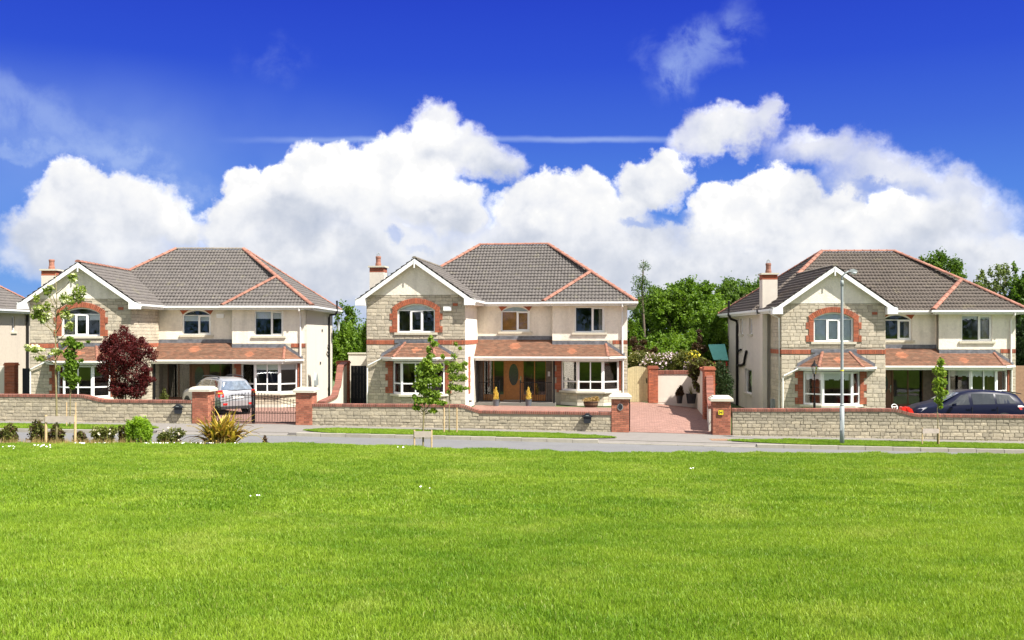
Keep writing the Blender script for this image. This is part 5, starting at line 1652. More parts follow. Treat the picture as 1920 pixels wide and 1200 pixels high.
# ---------------------------------------------------------------- party walls, back wall, wooden gate
def party_wall(p, q, tops, label, side=1, brick_end=0.55):
    """plastered wall from p (front) to q (back) with a ramped brick coping; tops: [(fraction, z)]"""
    r = empty('side_wall_ramped', (*p, 0)); r.name = 'party_wall'
    tag(r, label, 'wall')
    fr = Fr(0, 0, q[0] - p[0], q[1] - p[1]); L = math.dist(p, q)
    top = lambda u: curve_top(tops, u / L)
    core = MB(); n = 50; t = 0.11
    for i in range(n):
        a, b = L * i / n, L * (i + 1) / n
        core.hexa([fr.pt(a, -t, -.3), fr.pt(b, -t, -.3), fr.pt(b, t, -.3), fr.pt(a, t, -.3), fr.pt(a, -t, top(a) - .11), fr.pt(b, -t, top(b) - .11), fr.pt(b, t, top(b) - .11), fr.pt(a, t, top(a) - .11)])
    core.build('wall_core', M['plaster_white'], r)
    rr = random.Random(5)
    u = 0.0
    cp = MB()
    while u < L - 0.01:
        sl = math.atan2(top(min(L, u + 0.05)) - top(max(0, u - 0.05)), min(L, u + .05) - max(0, u - .05))
        s = 0.082
        du = s * math.cos(sl)
        o = bpy.data.objects.new('coping_brick', rr.choice(COPING)); COL.objects.link(o); o.parent = r
        o.rotation_euler = (Matrix.Rotation(fr.rot, 3, 'Z') @ Matrix.Rotation(-sl, 3, 'Y')).to_euler()
        o.location = fr.pt(u, 0.15, top(u) - .11); o.scale = (s - .009, 0.30, .12)
        u += du
    return r, fr, L, top

def brick_pier(x, y, w, d, z0, z1, label, cap=True, rot=0.0, cat='pillar'):
    r = empty('brick_pier', (x, y, z0), rot)
    tag(r, label, cat)
    m = MB(); m.box(-w / 2 + .01, w / 2 - .01, 0.01, d - .01, -0.2, z1 - z0); m.build('pier_core', M['brick_mortar'], r)
    h = z1 - z0; n = int(h / 0.075); ch = h / n
    rr = random.Random(int(x * 7 + y))
    nw = max(1, round(w / 0.22)); nd = max(1, round(d / 0.22))
    for side, (fr, L, k) in enumerate(((Fr(-w / 2, 0, 1, 0), w, nw), (Fr(w / 2, 0, 0, 1), d, nd), (Fr(-w / 2, d, 0, -1), d, nd))):
        for row in range(n):
            cuts = [L * i / k for i in range(k + 1)]
            if (row + side) % 2 and k > 1: cuts = [0] + [L * (i + .5) / k for i in range(k)] + [L]
            for a, b in zip(cuts[:-1], cuts[1:]):
                o = bpy.data.objects.new('brick', rr.choice(BRICK)); COL.objects.link(o); o.parent = r
                o.location = fr.pt(a + .003, 0.012, row * ch + .004); o.rotation_euler = (0, 0, fr.rot); o.scale = (b - a - .008, 0.02, ch - .009)
    if cap:
        m = MB(); m.box(-w / 2 - .04, w / 2 + .04, -.04, d + .04, h, h + .07); m.box(-w / 2 - .01, w / 2 + .01, -.01, d + .01, h + .07, h + .14); m.build('cap_course', M['brick'], r)
    return r

party_wall((-7.45, 39.4), (-8.25, 50.0), [(0, 1.22), (0.48, 1.15), (0.62, 1.5), (0.8, 2.42), (1, 2.5)], 'white plastered wall with curved brick coping between the left and middle houses')
brick_pier(-8.35, 49.9, 0.62, 0.4, 0.2, 2.42, 'brick pier at the end of the white wall, beside a dark side gate')
pg = empty('side_gate', (-7.45, 50.4, 0.2)); tag(pg, 'dark boarded side gate left of the middle house', 'gate')
for i in range(7):
    m = MB(); m.box(-.56 + i * .16, -.56 + i * .16 + .153, 0, .03, 0.05, 2.1); m.build('board', M['gate_dark'], pg)
m = MB(); m.box(-.56, .56, .03, .07, .3, .4); m.box(-.56, .56, .03, .07, 1.6, 1.7); m.build('ledge', M['gate_dark'], pg)
m = MB(); m.box(-9.2, -5.6, 57.0, 57.3, 0, 2.75)
bw0 = m.build('garden_wall', M['plaster_white']); tag(bw0, 'pale plastered garden wall behind the dark side gate', 'wall')
m = MB(); m.box(-9.25, -5.5, 56.96, 57.34, 2.75, 2.83); m.build('wall_coping', M['cream'], bw0)

# right of the open drive
party_wall((7.98, 38.6), (8.80, 43.0), [(0, 1.1), (0.5, 1.2), (0.8, 1.5), (1, 2.1)], 'white ramped wall with brick coping on the right side of the open drive')
brick_pier(8.80, 43.0, 0.46, 0.4, 0.05, 2.35, 'tall brick pier halfway along the right side of the open drive')
m = MB(); fr = Fr(8.80, 43.4, 1.1, 7.7); Lp = math.hypot(1.1, 7.7); m.fbox(fr, 0, Lp, -.11, .11, -.2, 2.2)
pw = m.build('party_wall', M['plaster_white']); tag(pw, 'white plastered wall along the back right of the drive, under the overhanging bush', 'wall')
m = MB(); m.fbox(fr, 0, Lp, -.15, .15, 2.2, 2.32); m.build('wall_coping', M['brick_joined'], pw)
# back wall with brick coping
bx0, bx1, by = at(1233, 700, 51.3).x, 9.95, 51.3
bw = empty('back_wall', ((bx0 + bx1) / 2, by, .36)); tag(bw, 'white plastered wall with brick coping closing the back of the pink drive', 'wall')
m = MB(); hw_ = (bx1 - bx0) / 2; m.box(-hw_, hw_, 0, .22, -.3, 1.46); m.build('wall_core', M['plaster_white'], bw)
m = MB(); m.box(-hw_, hw_, -.012, 0, 0, .16); m.build('plinth', M['plaster_grey'], bw)
n = int(hw_ * 2 / .082)
for i in range(n):
    o = bpy.data.objects.new('coping_brick', rnd.choice(COPING)); COL.objects.link(o); o.parent = bw
    o.location = (-hw_ + i * .082, .26, 1.46); o.scale = (.074, .3, .2)
brick_pier(at(1224, 700, 51.2).x, 51.0, 0.48, 0.4, 0.36, 2.12, 'brick pier between the wooden gate and the white back wall')
wg = empty('wooden_gate', (at(1196, 700, 51.3).x, 51.3, .36)); tag(wg, 'pale boarded wooden gate with an arched top, right of the middle house', 'gate')
gw_ = 1.06; nbd = 9
for i in range(nbd):
    a, b = -gw_ / 2 + gw_ * i / nbd, -gw_ / 2 + gw_ * (i + 1) / nbd - .006
    f = lambda x: 1.72 + .16 * math.cos(x / gw_ * 2.6)
    m = MB(); m.fprism(Fr(0, 0), [(a, .03), (b, .03), (b, f(b)), (a, f(a))], 0, .025); m.build('board', M['timber'], wg)
m = MB(); m.box(-gw_ / 2, gw_ / 2, .025, .06, .3, .42); m.box(-gw_ / 2, gw_ / 2, .025, .06, 1.4, 1.52); m.build('ledge', M['timber'], wg)
m = MB(); m.box(gw_ / 2 - .1, gw_ / 2 - .06, -.03, 0, 1.0, 1.25); m.build('latch', M['iron'], wg)
# far left: wall piece and dark gate between the first two houses
m = MB(); m.box(-25.6, -24.6, 49.2, 49.45, 0, 2.3); q = m.build('garden_wall', M['plaster_white']); tag(q, 'white wall stub at the left edge of the picture, beside a brick pier', 'wall')
brick_pier(-24.75, 49.0, 0.5, 0.4, 0.2, 2.35, 'brick pier at the left edge of the picture, next to a dark gate')
dg = empty('side_gate', (-23.75, 49.3, 0.2)); tag(dg, 'dark boarded side gate left of the left house', 'gate')
for i in range(6):
    m = MB(); m.box(-.5 + i * .16, -.5 + i * .16 + .153, 0, .03, 0.05, 2.0); m.build('board', M['gate_dark'], dg)
m = MB(); m.box(24.3, 34, 50.0, 50.25, -.2, 2.3); q = m.build('garden_fence', M['rust']); tag(q, 'brown fence at the right edge of the picture, beyond the right house', 'fence')

# ---------------------------------------------------------------- street lamp, garden lantern, manhole covers
lx = at(1572.5, 800, 34.9).x; ly = 34.55
gl = GH(lx)
sl_ = empty('street_lamp', (lx, ly, gl)); tag(sl_, 'tall grey street lamp post on the verge before the right house', 'street lamp')
m = MB(); m.tube([(0, 0, -.2), (0, 0, 1.35)], 0.078, 14); m.tube([(0, 0, 1.35), (0, 0, 1.42)], [0.078, 0.055], 14); m.tube([(0, 0, 1.42), (0, 0, 5.72)], [0.055, 0.044], 14, cap=False)
m.build('post', M['galv'], sl_, smooth=True)
m = MB(); m.tube([(0, 0, 5.7), (0.0, 0, 5.83), (0.03, -0.01, 5.92), (0.10, -0.03, 5.99), (0.22, -0.06, 6.06)], 0.028, 8); m.tube([(0, 0, 5.55), (0, 0, 5.75)], 0.058, 12); m.build('arm', M['galv'], sl_, smooth=True)

m = MB()
A8 = [(0.18, 6.03), (0.24, 6.1), (0.34, 6.13), (0.46, 6.09), (0.5, 6.02)]
m.fprism(Fr(0, -0.10), [(0.18, 6.03)] + [(0.5, 6.02)] + [(0.46, 6.09), (0.34, 6.14), (0.24, 6.11)], -0.07, 0.07); m.build('lamp_head', M['galv'], sl_)
m = MB(); m.lathe(0.38, -0.10, [(0.08, 5.95), (0.1, 6.0), (0.1, 6.025)], 12); m.build('lens', M['lamp_clear'], sl_, smooth=True)
m = MB(); m.box(-0.09, -0.03, -0.095, -0.08, 0.5, 0.85); m.build('access_door', M['galv'], sl_)
m = MB(); m.tube([(0, 0, 2.57), (0, 0, 2.61)], 0.062, 12); m.build('band', M['sign_yellow'], sl_)

p = at(1527, 765, 41.5); zg = garden_z(p.x, 41.5)
ln = empty('garden_lantern', (p.x, 41.5, zg)); tag(ln, 'black Victorian-style lantern post in front of the right house bay window', 'lantern')
m = MB(); m.lathe(0, 0, [(0.1, 0), (0.1, .1), (.05, .2), (.035, .5), (.05, .9), (.055, 1.0), (.04, 1.1), (.028, 1.3), (.024, 2.15), (.04, 2.2), (.02, 2.3)], 12); m.tube([(-.2, 0, 1.72), (.2, 0, 1.72)], .012, 6); m.build('post', M['iron'], ln, smooth=True)
m = MB()
zb = 2.28
for k in range(4):
    a = math.pi / 4 + k * math.pi / 2
    m.tube([(.07 * math.cos(a), .07 * math.sin(a), zb), (.135 * math.cos(a), .135 * math.sin(a), zb + .32)], .010, 5)
m.box(-.05, .05, -.05, .05, zb - .01, zb + .01); m.build('lantern_frame', M['iron'], ln)
m = MB(); m.hexa([(-.045, -.045, zb + .01), (.045, -.045, zb + .01), (.045, .045, zb + .01), (-.045, .045, zb + .01), (-.09, -.09, zb + .31), (.09, -.09, zb + .31), (.09, .09, zb + .31), (-.09, .09, zb + .31)]); m.build('lantern_glass', M['glass'], ln)
m = MB(); m.lathe(0, 0, [(.16, zb + .32), (.15, zb + .34), (.06, zb + .44), (.05, zb + .46), (.03, zb + .5), (.012, zb + .58)], 8); m.build('lantern_roof', M['iron'], ln)

for (px, py, lb) in ((1503, 824, 'rusty manhole cover in the footpath before the right house'), (1349, 822, 'thin rusty drain cover in the footpath near the H pillar'),):
    Y = {1503: 35.75, 1349: 35.6}[px]
    p = at(px, py, Y)
    m = MB(); m.box(p.x - .33, p.x + .33, Y - .3, Y + .3, GH(p.x) + .004, GH(p.x) + .012)
    q = m.build('manhole_cover', M['rust']); tag(q, lb, 'manhole cover')
    m = MB()
    for i in range(5): m.box(p.x - .28 + i * .12, p.x - .2 + i * .12, Y - .25, Y + .25, GH(p.x) + .012, GH(p.x) + .016)
    m.build('tread', M['rust'], q)

# ---------------------------------------------------------------- pots, barrel, toy, canopy
def pot(x, y, z, r0, r1, h, m, name, label, cat='plant pot', grp=None):
    o = empty(name, (x, y, z)); tag(o, label, cat, grp)
    q = MB(); q.lathe(0, 0, [(r0, 0), (r1, h), (r1 + .015, h), (r1 + .015, h + .03), (r1 - .02, h + .03), (r1 - .03, h - .04)], 18); q.build('pot_body', M[m], o, smooth=False)
    q = MB(); q.lathe(0, 0, [(r1 - .03, h - .05), (0.01, h - .045)], 14); q.build('soil', M['earth'], o)
    return o

# ---------------------------------------------------------------- foliage
NR = np.random.RandomState(5)

def leaf_mesh(name, pts, size, m, up=0.25, aspect=0.6, sizevar=0.5, droop=None, nr=NR):
    """one small folded leaf (two triangles) per point"""
    n = len(pts)
    a = nr.normal(size=(n, 3)); a /= np.linalg.norm(a, axis=1)[:, None]
    nrm = nr.normal(size=(n, 3)); nrm[:, 2] += up * 3; nrm -= (nrm * a).sum(1)[:, None] * a
    nrm /= np.linalg.norm(nrm, axis=1)[:, None]
    b = np.cross(nrm, a)
    s = size * (1 - sizevar / 2 + sizevar * nr.rand(n))[:, None]
    fold = nrm * s * 0.18
    v = np.stack([pts - a * s * .5, pts + b * s * aspect * .5 + fold, pts + a * s * .5, pts - b * s * aspect * .5 + fold], 1).reshape(-1, 3)
    i = np.arange(n) * 4
    f3 = np.concatenate([np.stack([i, i + 1, i + 2], 1), np.stack([i, i + 2, i + 3], 1)])
    return np_mesh(name, v, None, f3, [m])

def blob_points(blobs, n, hollow=0.55, nr=NR, clump=0.0, nclump=0):
    """points in the outer part of ellipsoid blobs (x, y, z, rx, ry, rz); optional clumping for light and dark masses"""
    w = np.array([b[3] * b[4] + b[3] * b[5] for b in blobs]); w = w / w.sum()
    out = []
    for b, k in zip(blobs, w):
        m = int(n * k) + 1
        if nclump:
            nc = max(3, int(nclump * k))
            d = nr.normal(size=(nc, 3)); d /= np.linalg.norm(d, axis=1)[:, None]
            rad = (hollow + (1 - hollow) * nr.rand(nc) ** 0.6)[:, None]
            cen = d * rad
            idx = nr.randint(0, nc, m)
            p = cen[idx] + nr.normal(size=(m, 3)) * clump
        else:
            d = nr.normal(size=(m, 3)); d /= np.linalg.norm(d, axis=1)[:, None]
            p = d * (hollow + (1 - hollow) * nr.rand(m) ** 0.5)[:, None]
        f_ = nr.uniform(0, 6.28, 4)                                # uneven outline, so that no blob reads as a ball
        p = p * (1 + .20 * np.sin(4.2 * p[:, 0] + 2.1 * p[:, 2] + f_[0]) * np.sin(3.7 * p[:, 1] + 3.3 * p[:, 2] + f_[1]) + .10 * np.sin(9 * p[:, 0] + f_[2]) * np.sin(8 * p[:, 2] + f_[3]))[:, None] + nr.normal(size=p.shape) * .07
        out.append(p * np.array(b[3:6]) + np.array(b[0:3]))
    return np.concatenate(out)

def crown_blobs(cx, cy, cz, rx, ry, rz, n, seed, k=(0.3, 0.5)):
    r = random.Random(seed); out = [(cx, cy, cz, rx * .7, ry * .7, rz * .75)]
    for i in range(n):
        th = r.uniform(0, 2 * math.pi); ph = r.uniform(-0.5, 1.3)
        s = r.uniform(*k)
        out.append((cx + math.cos(th) * math.cos(ph) * rx * (1 - s * .6), cy + math.sin(th) * math.cos(ph) * ry * (1 - s * .6), cz + math.sin(ph) * rz * (1 - s * .5), rx * s, ry * s, rz * s * .85))
    return out

def big_tree(x, y, z0, h, r, label, m='leaf_tree', n=20000, leaf=0.22, seed=1, trunk=0.25, base=0.25, squash=1.0, nclump=420, clump=.11, grp='trees behind the houses', cat='tree', name='tree', wind=0):
    o = empty(name, (x, y, z0)); tag(o, label, cat, grp)
    ch = h * (1 - base)
    bl = crown_blobs(0, 0, h * base + ch * .5, r, r, ch * .5 * squash, 11, seed)
    nr = np.random.RandomState(seed)
    pts = blob_points(bl, n, 0.5, nr, clump, nclump)
    if wind: pts[:, 0] += wind * np.maximum(0, pts[:, 2] - h * .5) * .25
    obj('crown', leaf_mesh('crown', pts, leaf, M[m], nr=nr), o)
    t = MB(); rr = random.Random(seed)
    t.tube([(0, 0, -.2), (rr.uniform(-.1, .1), 0, h * .2), (rr.uniform(-.2, .2), 0, h * .45), (rr.uniform(-.3, .3), 0, h * .8)], [trunk, trunk * .75, trunk * .5, trunk * .15], 8)
    for b in bl[1:]:
        s = h * rr.uniform(.18, .4)
        t.tube([(0, 0, s), (b[0] * .5, b[1] * .5, (s + b[2]) / 2 - .1), (b[0], b[1], b[2])], [trunk * .4, trunk * .25, trunk * .06], 6)
    t.build('trunk', M['bark'], o, smooth=True)
    return o

def T(px, py_top, py_bot, Y, wpx, label, **k):
    p = at(px, py_top, Y)
    z0 = k.pop('z0', 0.1)
    return big_tree(p.x, Y, z0, p.z - z0, wpx / 2 / F_PX * Y, label, **k)

# wood between the middle and the right house
T(1285, 532, 0, 66, 175, 'broad bright green tree in the right gap, directly over the white back wall', seed=3, n=30000, base=.05, leaf=.20, nclump=600, clump=.09)
T(1222, 555, 0, 70, 100, 'green tree just right of the middle house, below the thin wispy tree', seed=4, n=14000, base=.05, m='leaf_tree2', leaf=.2)
T(1385, 530, 0, 74, 150, 'tree of darker green rising behind the chimney of the right house', seed=5, n=22000, base=.1, m='leaf_tree2', leaf=.22)
T(1340, 575, 0, 60, 110, 'leafy green tree leaning against the side of the right house', seed=6, n=16000, base=.05, leaf=.17)
T(1260, 620, 0, 58, 130, 'low green tree behind the flowering shrubs in the gap beside the middle house', seed=7, n=14000, base=.02, leaf=.16)
T(1190, 600, 0, 58, 44, 'narrow bright tree hard against the right side of the middle house', seed=8, n=7000, base=.02, leaf=.16)
# thin wispy tree
o = empty('birch_tree', (at(1205, 500, 62).x, 62, .2)); tag(o, 'thin wispy tree standing above the others right of the middle house roof', 'tree', 'trees behind the houses')
p0 = at(1205, 490, 62)
t = MB(); t.tube([(0, 0, 0), (0.1, 0, 4), (-.05, 0, 6.5), (0.05, 0, 8.4)], [.12, .08, .05, .015], 6)
bl = []
for (px, py, rx, rz) in ((1208, 500, .35, .35), (1200, 525, .45, .4), (1196, 545, .35, .5), (1210, 530, .3, .2), (1212, 540, .5, .3), (1202, 570, .4, .8), (1220, 548, .25, .12)):
    q = at(px, py, 62); bl.append((q.x - o.location.x, 0, q.z - .2, rx, .35, rz))
    t.tube([(0, 0, q.z - 1.2), (q.x - o.location.x, 0, q.z - .2)], [.03, .01], 5)
t.build('trunk', M['bark'], o, smooth=True)
obj('crown', leaf_mesh('crown', blob_points([(b[0], b[1], b[2], b[3] * 1.25, b[4], b[5]) for b in bl], 1500, .1), .12, M['leaf_tree2'], aspect=.4), o)
# spray of long thin shoots over the wood
o = empty('willow_tree', (at(1372, 545, 72).x, 72, .2)); tag(o, 'wind-blown feathery tree with thin shoots against the sky, left of the right house chimney', 'tree', 'trees behind the houses')
t = MB(); t.tube([(0, 0, 0), (0, 0, 4.5)], [.2, .08], 6)
nr = np.random.RandomState(8); pts = []
for i in range(40):
    a = nr.uniform(-.4, 1.2); L = nr.uniform(1.2, 3.3); x0 = nr.uniform(-1.2, .6); z0_ = 4.2 + nr.uniform(-.8, 1.2)
    e = (x0 + L * math.cos(a) * .75, nr.uniform(-.5, .5), z0_ + L * .62 * math.sin(a + .35))
    t.tube([(0, 0, 3.6), (x0, 0, z0_), e], [.03, .018, .006], 4)
    for k in range(26):
        f = nr.rand() ** .7
        pts.append([x0 + (e[0] - x0) * f + nr.normal() * .07, e[1] * f + nr.normal() * .1, z0_ + (e[2] - z0_) * f + nr.normal() * .06])
t.build('trunk', M['bark'], o, smooth=True)
obj('crown', leaf_mesh('crown', np.array(pts), .16, M['leaf_tree2'], aspect=.25), o)
# left gap
T(660, 578, 0, 66, 85, 'dense green tree in the gap between the left and middle houses', seed=9, n=15000, base=.02, leaf=.18)
T(640, 610, 0, 62, 50, 'lower green tree behind the soil pipe of the left house', seed=10, n=7000, base=.02, leaf=.17)
T(700, 590, 0, 62, 40, 'green shrubby tree touching the left side of the middle house', seed=11, n=6000, base=.02, leaf=.16)
# behind the right house
T(1755, 484, 0, 78, 135, 'round dark green tree top showing over the ridge of the right house', seed=12, n=15000, base=.35, m='leaf_tree2', leaf=.24, nclump=300)
T(1862, 496, 0, 74, 92, 'sparse pale tree over the right hip of the right house, twigs showing against the sky', seed=13, n=4800, base=.35, m='leaf_pale', leaf=.19, nclump=170, clump=.07, trunk=.3)
T(1912, 500, 0, 72, 70, 'green tree at the right edge of the picture, above the roof', seed=14, n=9000, base=.3, m='leaf_tree2', leaf=.22, nclump=220)
T(1925, 600, 0, 60, 52, 'dark conifer at the right edge of the picture beyond the right house', seed=15, n=8000, base=.05, m='leaf_dark', leaf=.16)
# off-picture neighbours of the same wood so that the far side is not bare
far_wood = MB()
nr = np.random.RandomState(31)
bl = [(x, 118 + nr.uniform(-4, 4), 1.6, 6 + nr.uniform(-1, 3), 5, 3.2 + nr.uniform(-.6, 1.2)) for x in np.arange(-110, 111, 8)]
fw = obj('far_woodland', leaf_mesh('far_woodland', blob_points(bl, 26000, .6, nr, .14, 900), .5, M['leaf_tree2'], nr=nr), None, 'stuff'); fw['label'] = 'low belt of woodland far behind the houses'

# ---------------------------------------------------------------- shrubs
def shrub(x, y, z0, blobs, n, leaf, m, label, name='shrub', cat='shrub', grp=None, extra=(), stems=True, aspect=.55, hollow=.3, crown='crown'):
    """blobs relative to the base; extra: (material, count, size, shell) flowers on the outside"""
    o = empty(name, (x, y, z0)); tag(o, label, cat, grp)
    pts = blob_points(blobs, n, hollow)
    obj(crown, leaf_mesh(crown, pts, leaf, M[m], aspect=aspect), o)
    for (fm, k, s) in extra:
        obj('blossom', leaf_mesh('blossom', blob_points(blobs, k, .92), s, M[fm], aspect=.9, up=.6), o)
    if stems:
        t = MB()
        for b in blobs:
            t.tube([(0, 0, -.05), (b[0] * .5, b[1] * .5, b[2] * .4), (b[0], b[1], b[2])], [.03, .02, .008], 5)
        t.build('stem', M['bark'], o)
    return o

# maroon shrub in the left garden
mp = at(237, 740, 42.5); zz = garden_z(mp.x, 42.5)
S = lambda px, py, Y, rx, rz, o=mp: (at(px, py, Y).x - o.x, Y - 42.5, at(px, py, Y).z - zz, rx, rx * .9, rz)
shrub(mp.x, 42.5, zz, [S(232, 640, 42.5, .62, .45), S(205, 650, 42.5, .42, .35), S(262, 655, 42.3, .5, .45), S(215, 690, 42.3, .55, .55), S(255, 695, 42.4, .62, .6), S(235, 665, 42.2, .7, .6), S(232, 618, 42.5, .2, .22), S(285, 665, 42.5, .25, .3), S(190, 690, 42.5, .2, .25), S(270, 715, 42.4, .35, .3), S(283, 711, 42.4, .2, .12), S(225, 728, 42.4, .5, .4), S(255, 732, 42.4, .5, .35), S(200, 668, 42.4, .3, .4)] + [S(238 + 44 * math.cos(t_) * rnd.uniform(.8, 1.12), 678 + 58 * math.sin(t_) * rnd.uniform(.8, 1.12), 42.3, rnd.uniform(.1, .22), rnd.uniform(.1, .2)) for t_ in [rnd.uniform(0, 6.28) for _ in range(17)]],
      21000, .08, 'leaf_maroon', 'large dark maroon bush before the porch of the left house', hollow=.4)
# small conifer in the left garden
cp = at(308, 748, 43.5); zc = garden_z(cp.x, 43.5)
shrub(cp.x, 43.5, zc, [(0, 0, .35, .3, .3, .4), (0, 0, .75, .2, .2, .35), (0, 0, 1.05, .1, .1, .22)], 1700, .07, 'leaf_olive', 'small pointed green conifer beside the porch post of the left house', name='conifer', cat='conifer', hollow=.2)

# roadside planting on the bank at the left
def bank(px, Y): 
    x = at(px, 800, Y).x
    return x, lawn_z(x, Y)
def bush_at(px, ptop, pbot, w, Y, m, label, n=1500, leaf=.07, extra=(), name='shrub', cat='shrub', grp='shrubs planted along the top of the bank', k=9, seed=None):
    x, z = bank(px, Y)
    ht = at(px, ptop, Y).z - z; r = w / 2 / F_PX * Y
    rr = random.Random(px)
    bl = [(0, 0, ht * .45, r * .75, r * .7, ht * .5)]
    for i in range(k):
        a = rr.uniform(0, 6.28); bl.append((math.cos(a) * r * rr.uniform(.5, .95), math.sin(a) * r * .4, ht * rr.uniform(.25, .85), r * rr.uniform(.2, .42), r * .35, ht * rr.uniform(.14, .28)))
    return shrub(x, Y, z, bl, n, leaf, m, label, name, cat, grp, extra)
bush_at(18, 797, 0, 36, 26.6, 'leaf_olive', 'small dark olive bush at the far left end of the bank', n=1500, extra=(('leaf_brown', 400, .06),))
bush_at(70, 790, 0, 40, 26.9, 'leaf_olive', 'olive bush behind the left tree stakes', n=1700, extra=(('leaf_brown', 500, .06),))
bush_at(103, 800, 0, 34, 26.8, 'leaf_brown', 'brownish bush between the two left stakes', n=1500, extra=(('leaf_olive', 700, .06),))
bush_at(152, 810, 0, 28, 26.9, 'leaf_olive', 'low brown-green bush right of the left stakes', n=900, extra=(('leaf_brown', 300, .06),))
bush_at(196, 798, 0, 50, 26.7, 'leaf_olive', 'olive rose bush dotted with cream flowers, left of the lime green bush', n=2000, extra=(('flower_cream', 60, .07),))
bush_at(232, 798, 0, 24, 27.1, 'leaf_brown', 'narrow yellowish-brown bush touching the lime green bush', n=800, extra=(('leaf_olive', 500, .06),))
bush_at(263, 780, 0, 54, 26.4, 'leaf_lime', 'bright lime green bush on the bank', n=4200, leaf=.06, k=8)
bush_at(320, 801, 0, 46, 26.6, 'leaf_olive', 'olive bush with a few cream flowers, right of the lime green bush', n=1700, extra=(('flower_cream', 45, .07),))
bush_at(497, 815, 0, 14, 26.9, 'leaf_brown', 'tiny reddish plant right of the spiky golden plant', n=160, leaf=.07, k=3)
# dry grass at the foot of the left bushes
pts = []
for i in range(1500):
    px = rnd.uniform(-10, 250) if rnd.random() < .8 else rnd.uniform(250, 430); Y = rnd.uniform(25.7, 27.0); x, z = bank(px, Y); pts.append((x, Y, z))
pts = np.array(pts); nr = np.random.RandomState(2); n = len(pts)
h = .12 + .16 * nr.rand(n); dx = nr.normal(size=n) * .05; 
v = np.stack([pts + [-.006, 0, 0], pts + [.006, 0, 0], pts + np.stack([dx, nr.normal(size=n) * .04, h], 1)], 1).reshape(-1, 3)
i = np.arange(n) * 3
dgr = obj('dry_grass', np_mesh('dry_grass', v, None, np.stack([i, i + 1, i + 2], 1), [M['straw']]), None, 'stuff'); dgr['label'] = 'straw-coloured dry grass among the bushes on the bank'

# spiky flax plant, every leaf its own object
fx, fz = bank(414, 26.5)
flax = empty('flax_plant', (fx, 26.5, fz)); tag(flax, 'large spiky flax plant with golden and bronze strap leaves at the road edge', 'plant')
def strap(seed, mats, L=1.0, bend=.5):
    r = random.Random(seed); mb = MB(); n = 8; w = .028
    P = []
    for i in range(n + 1):
        t = i / n; a = math.radians(88) - bend * t ** 1.8 * 1.9
        P.append((t, a))
    x = z = 0; pts = [(0, 0)]
    for i in range(n):
        a = P[i + 1][1]; x += math.cos(a) * L / n; z += math.sin(a) * L / n; pts.append((x, z))
    for i in range(n):
        w0 = w * (1 - (i / n) ** 3) * (.7 + .3 * min(1, i / 2)); w1 = w * (1 - ((i + 1) / n) ** 3) * (.7 + .3 * min(1, (i + 1) / 2))
        (a, b), (c, d) = pts[i], pts[i + 1]
        mb.face([(a, -w0, b), (a, 0, b - .008), (c, 0, d - .008), (c, -w1, d)]); mb.face([(a, 0, b - .008), (a, w0, b), (c, w1, d), (c, 0, d - .008)])
    return mb.mesh('leaf', mats)
leaves = [strap(i, M[m], 1.0, b) for i, (m, b) in enumerate((('flax_green', .15), ('flax_gold', .35), ('flax_brown', .25), ('flax_gold', .6), ('flax_green', .5), ('flax_brown', .75), ('flax_gold', .95), ('flax_green', .85)))]
rr = random.Random(17)
for i in range(240):
    k = rr.choice(leaves)
    o = bpy.data.objects.new('leaf', k); COL.objects.link(o); o.parent = flax
    az = rr.uniform(0, 2 * math.pi)
    tilt = rr.uniform(0.0, .75)
    L = rr.uniform(.65, 1.2) * (1.1 - .25 * tilt)
    o.rotation_mode = 'QUATERNION'
    q = Matrix.Rotation(az, 3, 'Z') @ Matrix.Rotation(tilt, 3, 'Y') @ Matrix.Rotation(rr.uniform(-.5, .5), 3, 'Z')
    o.rotation_quaternion = q.to_quaternion()
    o.location = (rr.uniform(-.22, .3) , rr.uniform(-.15, .15), -.03); o.scale = (L, rr.uniform(1.1, 1.9), L)

# ---------------------------------------------------------------- young street trees and their stakes
def sapling(x, y, z0, spots, label, m='leaf_young', n=1400, leaf=.13, trunk_r=.025, clear=.9, blossom=None, lean=0.0, grp='young trees along the road', upto=None, aspect=.7, hollow=.1):
    """spots: crown blobs relative to the base"""
    o = empty('young_tree', (x, y, z0)); tag(o, label, 'tree', grp)
    top = max(b[2] + b[5] for b in spots) if upto is None else upto
    t = MB(); N = 7
    rr = random.Random(int(x * 10))
    ax = [(lean * (i / N) ** 2 + rr.uniform(-.02, .02) * (i > 0), rr.uniform(-.02, .02) * (i > 0), -.1 + (top + .1) * i / N) for i in range(N + 1)]
    t.tube(ax, [trunk_r * (1 - .8 * i / N) for i in range(N + 1)], 8)
    for b in spots:
        zb_ = max(clear, b[2] - b[5] - .35); f = zb_ / top
        t.tube([(lean * f * f, 0, zb_), (b[0] * .6 + lean * f * f * .4, b[1] * .6, (zb_ + b[2]) / 2), (b[0], b[1], b[2] + b[5] * .4)], [trunk_r * .4, trunk_r * .3, trunk_r * .12], 5)
    t.build('trunk', M['bark_green'], o, smooth=True)
    obj('crown', leaf_mesh('crown', blob_points(spots, n, hollow), leaf, M[m], aspect=aspect, up=.1), o)
    if blossom:
        obj('blossom', leaf_mesh('blossom', blob_points([b for i, b in enumerate(spots) if i % 2 == 0], blossom, .6, NR, .12, 40), .09, M['blossom'], aspect=1, up=.6), o)
    return o

def spots_px(base, Y, lst):
    out = []
    for (px, py, rx, rz) in lst:
        q = at(px, py, Y); s = Y / F_PX
        out.append((q.x - base[0], 0.0, q.z - base[1], rx * s, rx * s * .8, rz * s))
    return out

